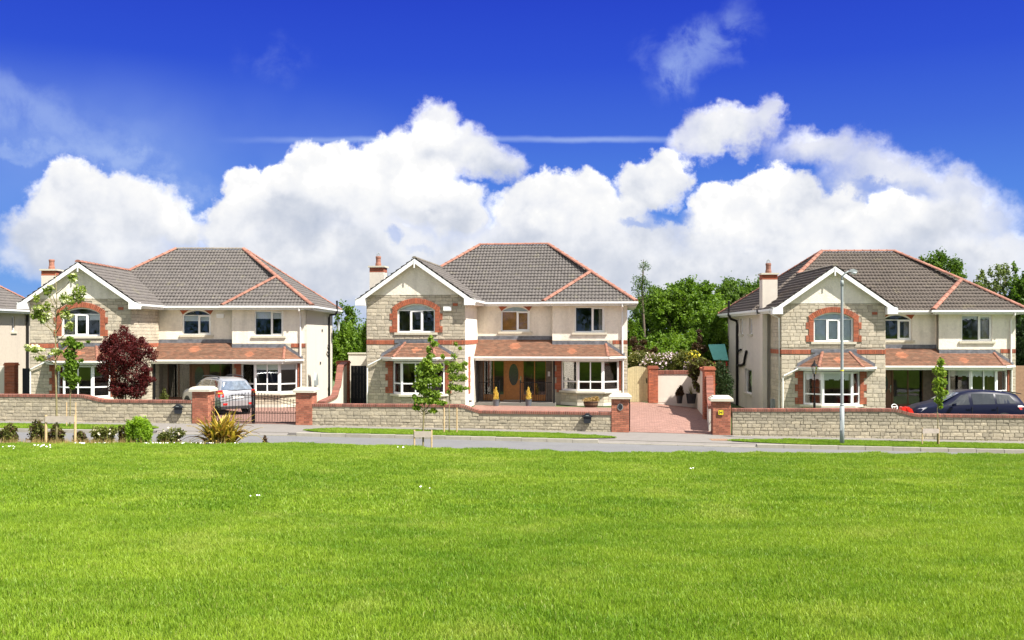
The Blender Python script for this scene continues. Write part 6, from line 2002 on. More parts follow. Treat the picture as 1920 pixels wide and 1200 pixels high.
def stakes(x, y, z0, gap, h, label, belt=True, third=False, black=True, w=.035):
    o = empty('tree_stake', (x, y, z0)); tag(o, label, 'tree stakes', 'stakes holding the young trees')
    for s in (-1, 1):
        m = MB(); m.tube([(s * gap / 2, 0, -.2), (s * gap / 2, 0, h)], w, 8); m.build('post', M['stake'], o)
    if belt:
        m = MB()
        m.box(-gap / 2 + .0, gap / 2 - .0, -w - .012, -w - .002, h - .19, h - .03)
        m.build('belt', M['belt'], o)
    return o

# rowan with white blossom at the left
Yr = 26.35; xr, zr_ = bank(105, Yr)
sapling(xr, Yr, zr_, spots_px((xr, zr_), Yr, [(137, 520, 10, 7), (150, 545, 14, 12), (135, 560, 16, 10), (90, 548, 9, 10), (95, 540, 7, 5), (68, 560, 8, 8), (72, 580, 12, 10), (66, 592, 12, 7), (82, 595, 12, 12), (88, 575, 9, 10), (122, 590, 12, 10), (118, 560, 8, 10), (65, 655, 16, 5), (75, 672, 12, 6), (130, 612, 9, 8), (152, 560, 6, 6), (105, 660, 14, 6), (120, 645, 8, 5), (52, 650, 8, 3), (110, 690, 6, 6)]),
        'slender blossoming tree with pale leaves and white flowers before the left house gable', m='leaf_rowan', n=1500, leaf=.095, trunk_r=.034, clear=2.2, blossom=700, grp=None, aspect=.5)
stakes(xr + .13, Yr - .02, zr_, .78, at(0, 778, Yr).z - zr_, 'pair of pale stakes with a grey belt holding the blossoming tree at the left')
def verge_pt(px, s=2.1):
    x = 0
    for _ in range(20): x = at(px, 800, WL(x) - s).x
    return x, WL(x) - s, GH(x)
x, y, z = verge_pt(131)
sapling(x, y, z, spots_px((x, z), y, [(131, 640, 9, 9), (137, 650, 8, 6), (132, 665, 12, 10), (134, 685, 14, 12), (130, 703, 13, 12), (140, 712, 10, 8), (145, 648, 10, 7), (165, 641, 3, 3), (136, 725, 6, 4), (151, 676, 4, 3)]),
        'small bushy green tree standing behind the blossoming tree at the left', m='leaf_tree', n=1700, leaf=.13, trunk_r=.03)
stakes(x + .05, y, z, .35, .95, 'thin stakes on the verge behind the left tree', belt=False, w=.022)
x, y, z = verge_pt(791, 1.2 + 10.0)
y = 27.0; x = at(792, 800, y).x; z = lawn_z(x, y)
sapling(x, y, z, spots_px((x, z), y, [(807, 634, 5, 6), (815, 645, 8, 5), (804, 655, 5, 8), (808, 668, 8, 6), (800, 680, 12, 8), (790, 695, 12, 12), (808, 695, 12, 14), (820, 690, 10, 8), (795, 715, 16, 10), (815, 715, 14, 12), (785, 725, 12, 8), (800, 735, 14, 9), (818, 740, 10, 7), (790, 752, 14, 7), (780, 765, 8, 5), (808, 750, 12, 8), (812, 770, 8, 4), (825, 755, 14, 4), (830, 668, 5, 4), (777, 745, 5, 5)]),
        'young tree with fresh green leaves in front of the middle house bay window', n=2600, leaf=.092, trunk_r=.030, lean=.25, clear=1.2, aspect=.75)
stakes(x + .02, y - .06, z, .47, at(0, 806, y).z - z, 'short pale stakes with a grey belt before the middle house, nearest the lawn', w=.024)
x, y, z = verge_pt(842)
sapling(x, y, z, spots_px((x, z), y, [(855, 645, 4, 5), (863, 653, 4, 4), (852, 668, 6, 6), (850, 685, 10, 8), (862, 690, 12, 9), (845, 695, 8, 7), (872, 682, 7, 4), (852, 708, 12, 9), (868, 708, 9, 8), (846, 725, 8, 7), (860, 728, 12, 7), (874, 728, 6, 4), (840, 735, 4, 4), (838, 680, 6, 5)]),
        'smaller airy young tree on the verge before the middle house porch', n=1500, leaf=.09, trunk_r=.024, lean=.12, clear=1.4)
stakes(x + .05, y, z, .47, .95, 'two pale stakes on the verge before the middle house', belt=False, w=.026)
m = MB(); 
x, y, z = verge_pt(1758)
sapling(x, y, z, spots_px((x, z), y, [(1764, 680, 6, 8), (1760, 695, 9, 8), (1766, 700, 8, 8), (1760, 715, 11, 9), (1768, 718, 8, 8), (1758, 730, 10, 8), (1766, 738, 9, 8), (1760, 750, 8, 7), (1764, 762, 4, 5), (1752, 695, 5, 4), (1774, 735, 3, 3)]),
        'slim young tree with narrow crown on the verge before the blue car', n=1300, leaf=.115, trunk_r=.024, lean=.06, clear=1.5)
stakes(x - .27, y - .05, z, .58, .62, 'small pair of stakes with a pale band at the foot of the slim right tree', w=.024)

# ---------------------------------------------------------------- garden planting right of the middle house
def shrub_px(lst, Y, z0, n, leaf, m, label, extra=(), **k):
    bx = at(lst[0][0], 700, Y).x
    bl = []
    for (px, py, rx, rz) in lst:
        q = at(px, py, Y); s = Y / F_PX; bl.append((q.x - bx, 0, q.z - z0, rx * s, rx * s * .8, rz * s))
    return shrub(bx, Y, z0, bl, n, leaf, m, label, extra=extra, **k)
shrub_px([(1200, 672, 22, 14), (1190, 680, 14, 12)], 53.5, .36, 2500, .11, 'leaf_olive', 'bush with creamy flowers above the wooden gate', extra=(('flower_cream', 90, .12),))
shrub_px([(1235, 678, 28, 15), (1258, 672, 14, 12), (1215, 684, 14, 8)], 52.6, .36, 3000, .11, 'leaf_olive', 'bush covered in pale pink flowers above the white back wall', extra=(('flower_pink', 420, .13),))
shrub_px([(1272, 680, 16, 16), (1262, 690, 12, 8), (1282, 668, 12, 12)], 52.2, .36, 2200, .10, 'leaf_olive', 'rounded green bush rising over the middle of the white back wall')
shrub_px([(1298, 672, 14, 12), (1302, 664, 8, 6)], 52.0, .36, 1200, .10, 'leaf_olive', 'bush with bright yellow flowers above the white back wall', extra=(('flower_yellow', 110, .13),))
shrub_px([(1293, 686, 12, 9)], 51.9, .36, 900, .09, 'leaf_olive', 'small bush with lilac-pink flowers at the right end of the white back wall', extra=(('flower_pink', 110, .11),))
shrub_px([(1300, 700, 10, 10), (1312, 685, 20, 14), (1325, 690, 18, 14), (1303, 712, 5, 16), (1309, 728, 4, 8)], 48.0, .3, 4200, .09, stems=False, m= 'leaf_brown', label='dark trailing bush hanging over the wall at the back right of the pink drive', extra=(('leaf_olive', 1800, .09),))
shrub_px([(1352, 700, 14, 24), (1358, 725, 16, 26), (1350, 745, 12, 18), (1366, 715, 6, 8)], 45.5, .0, 5000, .09, 'leaf_dark', 'dark evergreen bush between the tall brick pier and the right house')
shrub_px([(1198, 655, 14, 8), (1216, 662, 10, 7), (1188, 640, 8, 9), (1206, 642, 7, 6), (1228, 656, 7, 6)], 56.5, .3, 1500, .12, 'leaf_brown', 'brown-leaved bush in the shade beside the middle house')
shrub_px([(1305, 650, 9, 8), (1312, 636, 6, 9), (1300, 664, 12, 6), (1320, 655, 7, 8), (1310, 622, 4, 6)], 56, .3, 1400, .12, 'leaf_brown', 'reddish-brown bush left of the teal canopy')
# playhouse canopy and swing
cv = empty('garden_canopy', (at(1345, 660, 55).x, 55, .2)); tag(cv, 'teal fabric canopy over a red and orange frame beside the right house', 'canopy')
a, b, c, d = at(1328, 647, 55.6), at(1359, 646, 55.6), at(1366, 676, 54.4), at(1338, 675, 54.4)
m = MB(); L0 = cv.location
qs = [tuple(p - L0) for p in (a, b, c, d)]
m.hexa([*(tuple(Vector(q)) for q in qs), *(tuple(Vector(q) + Vector((0, 0, .03))) for q in qs)]); m.build('cover', M['teal'], cv)
m = MB()
for (px, col_) in ((1340, 0), (1352, 0), (1362, 0)):
    q = at(px, 678, 55) - L0
    m.tube([(q.x, 0, -.2), (q.x, 0, q.z)], .05, 6)
for z_ in (.9, 1.5, 2.0): m.tube([(at(1336, 0, 55).x - L0.x, 0, z_), (at(1364, 0, 55).x - L0.x, 0, z_)], .045, 6)
m.build('frame', M['toy_red'], cv)

# pots
for (px, lb) in ((930, 'grey pot with a small yellow conifer, left of the orange front door'), (991, 'grey pot with a small yellow conifer, right of the orange front door')):
    q = at(px, 761, 48.6); zf = .36
    o = pot(q.x, 48.6, zf, .13, .16, .30, 'pot_grey', 'potted_conifer', lb, 'potted plant', 'potted yellow conifers by the front door')
    bl = [(0, 0, .42, .14, .14, .12), (0.02, 0, .55, .12, .12, .14), (-.02, 0, .7, .09, .09, .14), (0.0, 0, .86, .05, .05, .1)]
    obj('foliage', leaf_mesh('foliage', blob_points(bl, 900, .3), .05, M['leaf_gold'], aspect=.5), o)
q = at(1108, 760, 47.8)
o = empty('barrel_planter', (q.x, 47.8, .36)); tag(o, 'wooden half-barrel planter with straggly plants under the right bay of the middle house', 'planter')
m = MB(); n = 18
for k in range(n):
    a0, a1 = 2 * math.pi * k / n, 2 * math.pi * (k + .93) / n
    s = MB()
    for (r0, z0_), (r1, z1_) in (((.29, 0), (.35, .17)), ((.35, .17), (.36, .32))):
        s.hexa([(r0 * math.cos(a0), r0 * math.sin(a0), z0_), (r0 * math.cos(a1), r0 * math.sin(a1), z0_), ((r0 - .03) * math.cos(a1), (r0 - .03) * math.sin(a1), z0_), ((r0 - .03) * math.cos(a0), (r0 - .03) * math.sin(a0), z0_),
                (r1 * math.cos(a0), r1 * math.sin(a0), z1_), (r1 * math.cos(a1), r1 * math.sin(a1), z1_), ((r1 - .03) * math.cos(a1), (r1 - .03) * math.sin(a1), z1_), ((r1 - .03) * math.cos(a0), (r1 - .03) * math.sin(a0), z1_)])
    s.build('stave', M['barrel'], o)
m = MB(); m.lathe(0, 0, [(.325, .07), (.335, .11)], 18); m.lathe(0, 0, [(.362, .23), (.366, .27)], 18); m.build('hoop', M['iron'], o)
m = MB(); m.lathe(0, 0, [(.3, .26), (.01, .27)], 12); m.build('soil', M['earth'], o)
obj('foliage', leaf_mesh('foliage', blob_points([(0, 0, .36, .34, .3, .12), (.25, 0, .36, .15, .15, .12), (-.2, -.1, .34, .2, .2, .1), (.2, 0, .45, .2, .1, .1)], 900, .3), .09, M['straw'], aspect=.25), o)
for (px, lb, rr_, hh, leafm, w_px, sz, asp) in ((1274, 'black pot with a reddish-green plant against the white back wall', .17, .36, 'leaf_brown', 12, .12, .4), (1296, 'larger dark pot with a spiky plant in the corner of the white back wall', .27, .46, 'flax_green', 16, .4, .08)):
    q = at(px, 757, 50.6)
    o = pot(q.x, 50.6, .36, rr_ * .75, rr_, hh, 'pot_black', 'plant_pot', lb)
    if asp > .2:
        obj('foliage', leaf_mesh('foliage', blob_points([(0, 0, hh + .16, .2, .2, .2), (.05, 0, hh + .36, .12, .12, .18)], 800, .2), sz, M[leafm], aspect=asp), o)
    else:
        m = MB(); r3 = random.Random(3)
        for k in range(46):
            a = r3.uniform(0, 6.28); L = r3.uniform(.35, .62); e = r3.uniform(.5, 1.5)
            dx, dy, dz = math.cos(a) * math.cos(e) * L, math.sin(a) * math.cos(e) * L, math.sin(e) * L
            nx, ny = -math.sin(a) * .012, math.cos(a) * .012
            m.face([(nx, ny, hh), (-nx, -ny, hh), (dx, dy, hh + dz)])
        m.build('foliage', M[leafm], o)

# red ride-on toy in front of the dark door of the right house
q = at(1688, 765, 41.2); zt_ = garden_z(q.x, 43.5)
ty = empty('toy_tractor', (q.x, 41.2, zt_ + .02), 0); ty.scale = (1.0, 1.1, 1.2); tag(ty, 'bright red ride-on toy with a white steering wheel beside the bonnet of the blue car', 'toy')
m = MB()
m.fprism(Fr(0, -.2), [(-.32, .25), (.5, .25), (.52, .5), (.4, .72), (.12, .78), (.05, .6), (-.3, .62)], 0, .4)
m.build('body', M['toy_red'], ty)
for xx in (-.1, .1):
    m = MB(); m.tube([(xx + .15, -.22, .72), (xx + .15, .1, .72)], .07, 10); m.build('headlight', M['toy_red'], ty)
m = MB(); m.tube([(-.28 + .12 * math.cos(t), -.1 + .05 * math.sin(t), .78 + .09 * math.sin(t)) for t in np.linspace(0, 2 * math.pi, 19)], .014, 6, cap=False); m.tube([(-.39, -.1, .78), (-.17, -.1, .78)], .012, 5); m.tube([(-.28, -.1, .78), (-.2, 0, .6)], .015, 5); m.build('steering_wheel', M['white'], ty)
for (xx, r_) in ((-.2, .22), (.4, .17)):
    for yy in (-.27, .2):
        m = MB(); m.tube([(xx, yy, r_), (xx, yy + .07, r_)], r_, 14); m.build('wheel', M['rubber'], ty)
m = MB(); m.box(.3, .5, -.25, -.2, .3, .36); m.build('bumper', M['white'], ty)

# trees that stand behind the camera and show in the window panes
nr = np.random.RandomState(77)
bl = [(x, -62 + nr.uniform(-5, 5), 8 + nr.uniform(-1, 1), 6, 4.5, 9.5 + nr.uniform(-1.5, 2)) for x in np.arange(-75, 76, 7.5)]
fw = obj('roadside_woodland', leaf_mesh('roadside_woodland', blob_points(bl, 30000, .5, nr, .12, 900), .75, M['leaf_tree2'], nr=nr), None, 'stuff'); fw['label'] = 'belt of trees behind the lawn, seen only in reflections'

# small weeds along the foot of the walls
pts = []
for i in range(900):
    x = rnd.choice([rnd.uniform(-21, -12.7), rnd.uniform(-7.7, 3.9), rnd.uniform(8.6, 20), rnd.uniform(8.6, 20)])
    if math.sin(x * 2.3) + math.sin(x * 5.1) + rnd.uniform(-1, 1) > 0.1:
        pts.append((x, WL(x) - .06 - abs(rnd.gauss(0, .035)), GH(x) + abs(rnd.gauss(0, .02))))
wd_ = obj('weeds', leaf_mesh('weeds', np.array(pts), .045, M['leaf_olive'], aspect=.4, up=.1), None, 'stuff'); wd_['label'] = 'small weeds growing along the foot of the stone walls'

# ---------------------------------------------------------------- cars
def car(name, label, paint, loc, rz, ST, win, axles, wr, rear=None, extra=None, front=None, glass='car_glass', roof_mat=None):
    """ST: stations (x, z_sill, z_belt, z_top, half width, half width of roof); x from nose (-) to tail (+).
    win: (first, last) stations with side glass; parts are meshes of their own"""
    root = empty(name, loc, rz); tag(root, label, 'car')
    def ring(s):
        x, zb, zs, zt, wb, wt = s
        h = zs - zb
        glassy = zt - zs > 0.12
        q = [(x, wb * .93, zb), (x, wb * .99, zb + h * .18), (x, wb, zb + h * .5), (x, wb * .985, zb + h * .8), (x, wb * .955, zs)]
        if glassy:
            q += [(x, wb * .955 + (wt - wb * .955) * .5, zs + (zt - zs) * .45), (x, wt, zt - .07), (x, wt * .86, zt - .012), (x, wt * .5, zt + .004), (x, 0, zt + .012)]
        else:
            q += [(x, wb * .90, zs + (zt - zs) * .45), (x, wb * .80, zs + (zt - zs) * .8), (x, wb * .6, zt - .005), (x, wb * .3, zt + .004), (x, 0, zt + .01)]
        return q
    # refine stations by interpolation
    R_ = []
    def cr(p0, p1, p2, p3, t):
        return tuple(.5 * (2 * b + (c - a) * t + (2 * a - 5 * b + 4 * c - d) * t * t + (3 * b - a - 3 * c + d) * t ** 3) for a, b, c, d in zip(p0, p1, p2, p3))
    rings = [ring(s) for s in ST]
    n = len(rings[0])
    full = [r + [(x, -y, z) for (x, y, z) in r[-2::-1]] for r in rings]
    nf = len(full[0])
    body = MB(); b0 = 0
    for r in full: body.v.extend(r)
    side_g, screen_g, rear_g = MB(), MB(), MB()
    gl = {}
    for i in range(len(full) - 1):
        for j in range(nf - 1):
            jj = j if j < n - 1 else nf - 2 - j
            q = (i * nf + j, (i + 1) * nf + j, (i + 1) * nf + j + 1, i * nf + j + 1)
            body.f.append(q); body.mi.append(0)
    body.f.append(tuple(range(nf))); body.mi.append(0)
    body.f.append(tuple((len(full) - 1) * nf + k for k in range(nf - 1, -1, -1))); body.mi.append(0)
    me = body.mesh('body', M[paint], True)
    bm = bmesh.new(); bm.from_mesh(me); bmesh.ops.recalc_face_normals(bm, faces=bm.faces)
    for e in bm.edges:
        if len(e.link_faces) == 2 and e.calc_face_angle(0) > math.radians(38): e.smooth = False
    bm.to_mesh(me); bm.free()
    bo = obj('body', me, root)
    # lower cladding, number plate etc. are given by the caller; windows as inset panels just proud of the body
    def on_side(x, f, sgn, off=.006):
        """point on the side glass: f 0 at the belt, 1 at the roof rail"""
        for a, b in zip(ST[:-1], ST[1:]):
            if a[0] <= x <= b[0]:
                t = (x - a[0]) / (b[0] - a[0]); s = [p + (q - p) * t for p, q in zip(a, b)]
                break
        _, zb, zs, zt, wb, wt = s
        p0 = (wb * .955, zs); p1 = (wb * .955 + (wt - wb * .955) * .5, zs + (zt - zs) * .45); p2 = (wt, zt - .07)
        if f < .5: y, z = [u + (v - u) * f * 2 for u, v in zip(p0, p1)]
        else: y, z = [u + (v - u) * (f - .5) * 2 for u, v in zip(p1, p2)]
        return (x, sgn * (y + off), z + off * .3)
    for (poly) in win:
        for sgn in (1, -1):
            g = MB()
            # poly: list of (x, f) lower edge left->right then upper edge right->left; build as strips
            (xa, xb, xc, xd, f0, f1) = poly     # lower from xa to xb, upper from xc to xd
            N = 6
            for k in range(N):
                for (fa, fb) in ((f0, .5), (.5, f1)):
                    def X(t, f):
                        u = (f - f0) / (f1 - f0)
                        l = xa + (xc - xa) * u; r = xb + (xd - xb) * u
                        return l + (r - l) * t
                    q = [on_side(X(k / N, fa), fa, sgn), on_side(X((k + 1) / N, fa), fa, sgn), on_side(X((k + 1) / N, fb), fb, sgn), on_side(X(k / N, fb), fb, sgn)]
                    g.face(q)
            g.build('side_window', M['tint'], root)
    wheels = []
    for ax in axles:
        for sgn in (1, -1):
            s = min(ST, key=lambda q: abs(q[0] - ax))
            w = s[4]
            arch = MB()
            arch.tube([(ax, sgn * (w * .9), wr + .0), (ax, sgn * (w + .006), wr + .0)], wr + .075, 22)
            arch.build('wheel_arch', M['cladding'], root)
            t = MB(); t.tube([(ax, sgn * (w - .18), wr), (ax, sgn * (w - .02), wr), (ax, sgn * (w + .018), wr)], [wr, wr, wr * .93], 22)
            wo = t.build('wheel', M['rubber'], root)
            rim = MB(); rim.tube([(ax, sgn * (w + .0), wr), (ax, sgn * (w + .022), wr)], wr * .62, 20); rim.build('rim', M['cladding'], wo)
            for k in range(5):
                a = 2 * math.pi * k / 5
                sp = MB(); sp.tube([(ax, sgn * (w + .026), wr), (ax + math.cos(a) * wr * .6, sgn * (w + .026), wr + math.sin(a) * wr * .6)], [.035, .025], 5); sp.build('spoke', M['alloy'], wo)
            rg = MB(); rg.tube([(ax + math.cos(t_) * wr * .62, sgn * (w + .02), wr + math.sin(t_) * wr * .62) for t_ in np.linspace(0, 2 * math.pi, 21)], .018, 5, cap=False); rg.build('rim_edge', M['alloy'], wo)
    if extra: extra(root, on_side)
    return root
M['tint'] = mat('tint', (0.02, 0.024, 0.028), 0.05, spec=0.9, coat=1.0, noise=(3, 0.2))
M['tint_blue'] = mat('tint_blue', (0.10, 0.13, 0.17), 0.06, spec=0.9, coat=1.0, noise=(6, 0.5))

# silver off-roader seen from behind: nose at -x
SUV = [(-2.25, .42, .62, .72, .62, .5), (-2.2, .36, .78, .86, .78, .6), (-2.05, .32, .88, .98, .88, .62), (-1.75, .3, .96, 1.07, .91, .62), (-1.2, .3, 1.0, 1.14, .92, .62), (-1.0, .3, 1.01, 1.2, .92, .66),
       (-.75, .3, 1.02, 1.36, .92, .68), (-.35, .3, 1.03, 1.58, .92, .66), (0.1, .3, 1.04, 1.68, .92, .66), (.8, .3, 1.06, 1.70, .92, .66), (1.4, .3, 1.08, 1.68, .92, .65), (1.85, .3, 1.09, 1.62, .91, .63), (2.0, .32, 1.09, 1.52, .90, .64), (2.12, .34, 1.08, 1.30, .88, .72), (2.22, .38, 1.02, 1.1, .86, .8), (2.27, .42, .9, .98, .84, .78)]
def suv_extra(root, on_side):
    # rear window on the sloping tail
    g = MB(); N = 5
    def back(y, t):      # t 0 at the belt, 1 at the roof
        x = 2.225 + (1.985 - 2.225) * t; z = 1.15 + .40 * t; w = .76 - .17 * t
        return (x + .035 - .07 * (y * y), y * w, z)
    for i in range(8):
        for j in range(3):
            a, b = -1 + i / 4, -1 + (i + 1) / 4; c, d = j / 3, (j + 1) / 3
            g.face([back(a, c), back(b, c), back(b, d), back(a, d)])
    g.build('rear_window', M['tint_blue'], root, smooth=True)
    for s in (-1, 1):
        l = MB(); l.hexa([(2.1, s * .66, .84), (2.31, s * .66, .84), (2.23, s * .92, .84), (1.93, s * .935, .88), (2.1, s * .70, 1.16), (2.26, s * .70, 1.16), (2.17, s * .90, 1.14), (1.95, s * .925, 1.12)]); l.build('tail_light', M['lamp_red'], root)
        l = MB(); l.hexa([(2.2, s * .66, .99), (2.30, s * .72, .99), (2.24, s * .925, .99), (1.99, s * .938, .99), (2.2, s * .68, 1.06), (2.29, s * .73, 1.06), (2.22, s * .915, 1.06), (1.99, s * .932, 1.06)]); l.build('indicator', M['lamp_orange'], root)
        l = MB(); l.box(2.31, 2.335, s * .62 - .10, s * .62 + .10, .47, .56); l.build('reflector', M['lamp_red'], root)
        r = MB(); r.tube([(-.3, s * .60, 1.66), (-.15, s * .6, 1.73), (.6, s * .6, 1.765), (1.4, s * .59, 1.75), (1.6, s * .585, 1.68)], .03, 6); r.build('roof_rail', M['cladding'], root)
        m = MB(); m.lathe(-.62, s * 1.0, [(.05, 1.0), (.1, 1.04), (.1, 1.12), (.05, 1.17)], 10); m.build('mirror', M['silver'], root)
    b = MB(); b.hexa([(2.1, -.86, .36), (2.3, -.8, .36), (2.3, .8, .36), (2.1, .86, .36), (2.1, -.9, .66), (2.33, -.82, .66), (2.33, .82, .66), (2.1, .9, .66)]); b.build('rear_bumper', M['silver'], root)
    b = MB(); b.hexa([(1.9, -.89, .26), (2.29, -.79, .28), (2.29, .79, .28), (1.9, .89, .26), (1.9, -.925, .42), (2.315, -.81, .42), (2.315, .81, .42), (1.9, .925, .42)]); b.build('bumper_skirt', M['cladding'], root)
    p = MB(); p.box(2.275, 2.29, -.27, .27, .76, .88); p.build('number_plate', M['plate'], root)
    h = MB(); h.box(2.27, 2.30, -.34, .34, .895, .93); h.build('tailgate_handle', M['cladding'], root)
    w = MB(); w.tube([(2.2, 0, 1.16), (2.19, .35, 1.2)], .01, 5); w.build('wiper', M['rubber'], root)
    for s in (-1, 1):
        c = MB(); c.box(-1.1, .9, s * .925 - .012, s * .925 + .012, .34, .48); c.build('side_cladding', M['cladding'], root)
    e = MB(); e.tube([(1.8, .5, .3), (2.28, .5, .28)], .03, 8); e.build('exhaust', M['galv'], root)
dp = at(442, 773, 46.0)
car('parked_car', 'silver estate car parked nose-in behind the iron gates of the left house', 'silver', (-13.85, 47.0, garden_z(-13.8, 47) + .02), R(-50), SUV,
    [(-.92, .05, -.28, .02, .06, .92), (.13, .95, .1, .93, .06, .92), (1.03, 1.92, 1.0, 1.68, .06, .92)], (-1.35, 1.3), .34, extra=suv_extra)

# dark blue people carrier seen from its left side, nose to the left
MPV = [(-2.3, .4, .55, .66, .62, .5), (-2.26, .32, .66, .78, .76, .6), (-2.12, .28, .76, .90, .86, .6), (-1.8, .26, .88, 1.02, .90, .6), (-1.35, .26, .95, 1.12, .91, .6), (-1.15, .26, .97, 1.18, .91, .68), (-.85, .26, .98, 1.34, .91, .68),
       (-.45, .26, .99, 1.52, .91, .67), (.0, .26, 1.0, 1.61, .91, .66), (.55, .26, 1.01, 1.63, .91, .65), (1.1, .26, 1.03, 1.60, .91, .64), (1.6, .26, 1.05, 1.55, .90, .62), (1.95, .28, 1.06, 1.48, .88, .60), (2.12, .3, 1.05, 1.30, .86, .62), (2.25, .34, .98, 1.1, .82, .7), (2.32, .4, .86, .94, .78, .7)]
def mpv_extra(root, on_side):
    for s in (-1, 1):
        l = MB(); l.hexa([(-2.2, s * .60, .66), (-2.27, s * .58, .66), (-2.15, s * .82, .66), (-2.05, s * .80, .66), (-2.05, s * .62, .86), (-2.1, s * .60, .84), (-1.82, s * .895, .93), (-1.78, s * .86, .93)]); l.build('headlight', M['lamp_clear'], root)
        l = MB(); l.hexa([(2.0, s * .80, .84), (2.3, s * .72, .84), (2.27, s * .80, .84), (1.98, s * .885, .84), (2.0, s * .78, .94), (2.26, s * .72, .94), (2.2, s * .82, .94), (1.9, s * .895, .94)]); l.build('tail_light', M['lamp_red'], root)
        l = MB(); l.hexa([(2.0, s * .80, .945), (2.24, s * .72, .945), (2.2, s * .82, .945), (1.88, s * .895, .945), (2.0, s * .78, 1.03), (2.17, s * .72, 1.03), (2.13, s * .82, 1.02), (1.88, s * .885, 1.02)]); l.build('reversing_light', M['lamp_clear'], root)
        m = MB(); m.hexa([(-.82, s * .93, .98), (-.70, s * .93, .98), (-.70, s * 1.1, .99), (-.80, s * 1.1, .99), (-.82, s * .93, 1.06), (-.70, s * .93, 1.09), (-.70, s * 1.1, 1.12), (-.80, s * 1.1, 1.1)]); m.build('mirror', M['navy'], root)
        for xd in (.02, 1.05):
            d = MB(); q = [on_side(xd, 0, s, .004), on_side(xd + .006, 0, s, .004)]
            d.box(xd, xd + .007, s * .905 - .012, s * .905 + .012, .35, .97); d.build('door_seam', M['cladding'], root)
            h = MB(); h.box(xd - .22, xd - .06, s * .912 - .014, s * .912 + .014, .84, .87); h.build('door_handle', M['navy'], root)
    sp = MB(); sp.hexa([(1.85, -.56, 1.53), (2.2, -.5, 1.46), (2.2, .5, 1.46), (1.85, .56, 1.53), (1.85, -.56, 1.56), (2.2, -.5, 1.49), (2.2, .5, 1.49), (1.85, .56, 1.56)]); sp.build('spoiler', M['navy'], root)
    g = MB()
    def fr_(y, t):
        x = -1.14 + (-.47 + 1.14) * t; z = 1.2 + .325 * t; w = .80 - .16 * t
        return (x - .015 + .07 * y * y, y * w, z - .015 * y * y + .012)
    for i in range(8):
        for j in range(3):
            a, b = -1 + i / 4, -1 + (i + 1) / 4; c, d = j / 3, (j + 1) / 3
            g.face([fr_(a, c), fr_(b, c), fr_(b, d), fr_(a, d)])
    g.build('windscreen', M['tint_blue'], root, smooth=True)
bp_ = at(1822, 776, 41.2)
car('parked_car', 'dark blue people carrier behind the stone wall of the right house', 'navy', (bp_.x, 42.0, garden_z(bp_.x, 42) + .0), R(-3), MPV,
    [(-.98, -.06, -.36, -.08, .08, .90), (.08, .98, .06, .97, .08, .90), (1.06, 1.86, 1.05, 1.62, .10, .88)], (-1.45, 1.32), .32, extra=mpv_extra)

# ---------------------------------------------------------------- grass: real blades, scattered in patches
def grass_mat():
    m = bpy.data.materials.new('grass_blade'); m.use_nodes = True
    t = m.node_tree; N = NT(t); b = t.nodes['Principled BSDF']
    g = N.n('ShaderNodeNewGeometry'); pos = g.outputs['Position']
    big = N.ss(N.noise(pos, 0.28, 3, .55), .34, .66)
    mp = N.n('ShaderNodeMapping'); N.put(mp.inputs[0], pos); mp.inputs['Scale'].default_value = (.5, 1.1, .5)
    mid = N.ss(N.noise(mp.outputs[0], 1.5, 5, .65), .32, .68)
    f = N.m('ADD', N.m('MULTIPLY', big, .30), N.m('MULTIPLY', mid, .42))
    c = N.mix(N.m('ADD', f, N.m('MULTIPLY', g.outputs['Random Per Island'], .35)), (0.100, 0.222, 0.009), (0.305, 0.425, 0.036))
    pale = N.m('MULTIPLY', N.ss(N.noise(pos, 0.55, 5, .7), .52, .72), .38)
    c = N.mix(pale, c, (0.42, 0.46, 0.10))
    dry = N.m('MULTIPLY', N.m('GREATER_THAN', N.m('FRACT', N.m('MULTIPLY', g.outputs['Random Per Island'], 37.7)), .965), .6)
    c = N.mix(dry, c, (0.42, 0.40, 0.13))
    N.put(b.inputs['Base Color'], c); b.inputs['Roughness'].default_value = .5; b.inputs['Specular IOR Level'].default_value = .3
    tr = N.n('ShaderNodeBsdfTranslucent'); N.put(tr.inputs[0], N.mix(1.0, c, (1.15, 1.15, .8), 'MULTIPLY'))
    ms = N.n('ShaderNodeMixShader'); ms.inputs[0].default_value = .4
    t.links.new(b.outputs[0], ms.inputs[1]); t.links.new(tr.outputs[0], ms.inputs[2]); t.links.new(ms.outputs[0], t.nodes['Material Output'].inputs[0])
    return m
GM = grass_mat()

def patch_mesh(name, size, n, h, w, seed):
    nr = np.random.RandomState(seed)
    p = np.stack([nr.uniform(-size / 2, size / 2, n), nr.uniform(-size / 2, size / 2, n), np.zeros(n)], 1)
    az = nr.uniform(0, 2 * np.pi, n); hh = h * (.55 + .75 * nr.rand(n)); lean = nr.uniform(.05, .75, n) * hh; la = nr.uniform(0, 2 * np.pi, n)
    d = np.stack([np.cos(az), np.sin(az), np.zeros(n)], 1) * (w * (.6 + .8 * nr.rand(n)))[:, None] / 2
    L = np.stack([np.cos(la), np.sin(la), np.zeros(n)], 1)
    z = np.array([0, 0, 1.0])
    mid = p + L * (lean * .3)[:, None] + z * (hh * .6)[:, None]
    tip = p + L * lean[:, None] + z * hh[:, None]
    v = np.stack([p - d, p + d, mid + d * .8, mid - d * .8, tip], 1).reshape(-1, 3)
    i = np.arange(n) * 5
    return np_mesh(name, v, np.stack([i, i + 1, i + 2, i + 3], 1), np.stack([i + 3, i + 2, i + 4], 1), [GM])

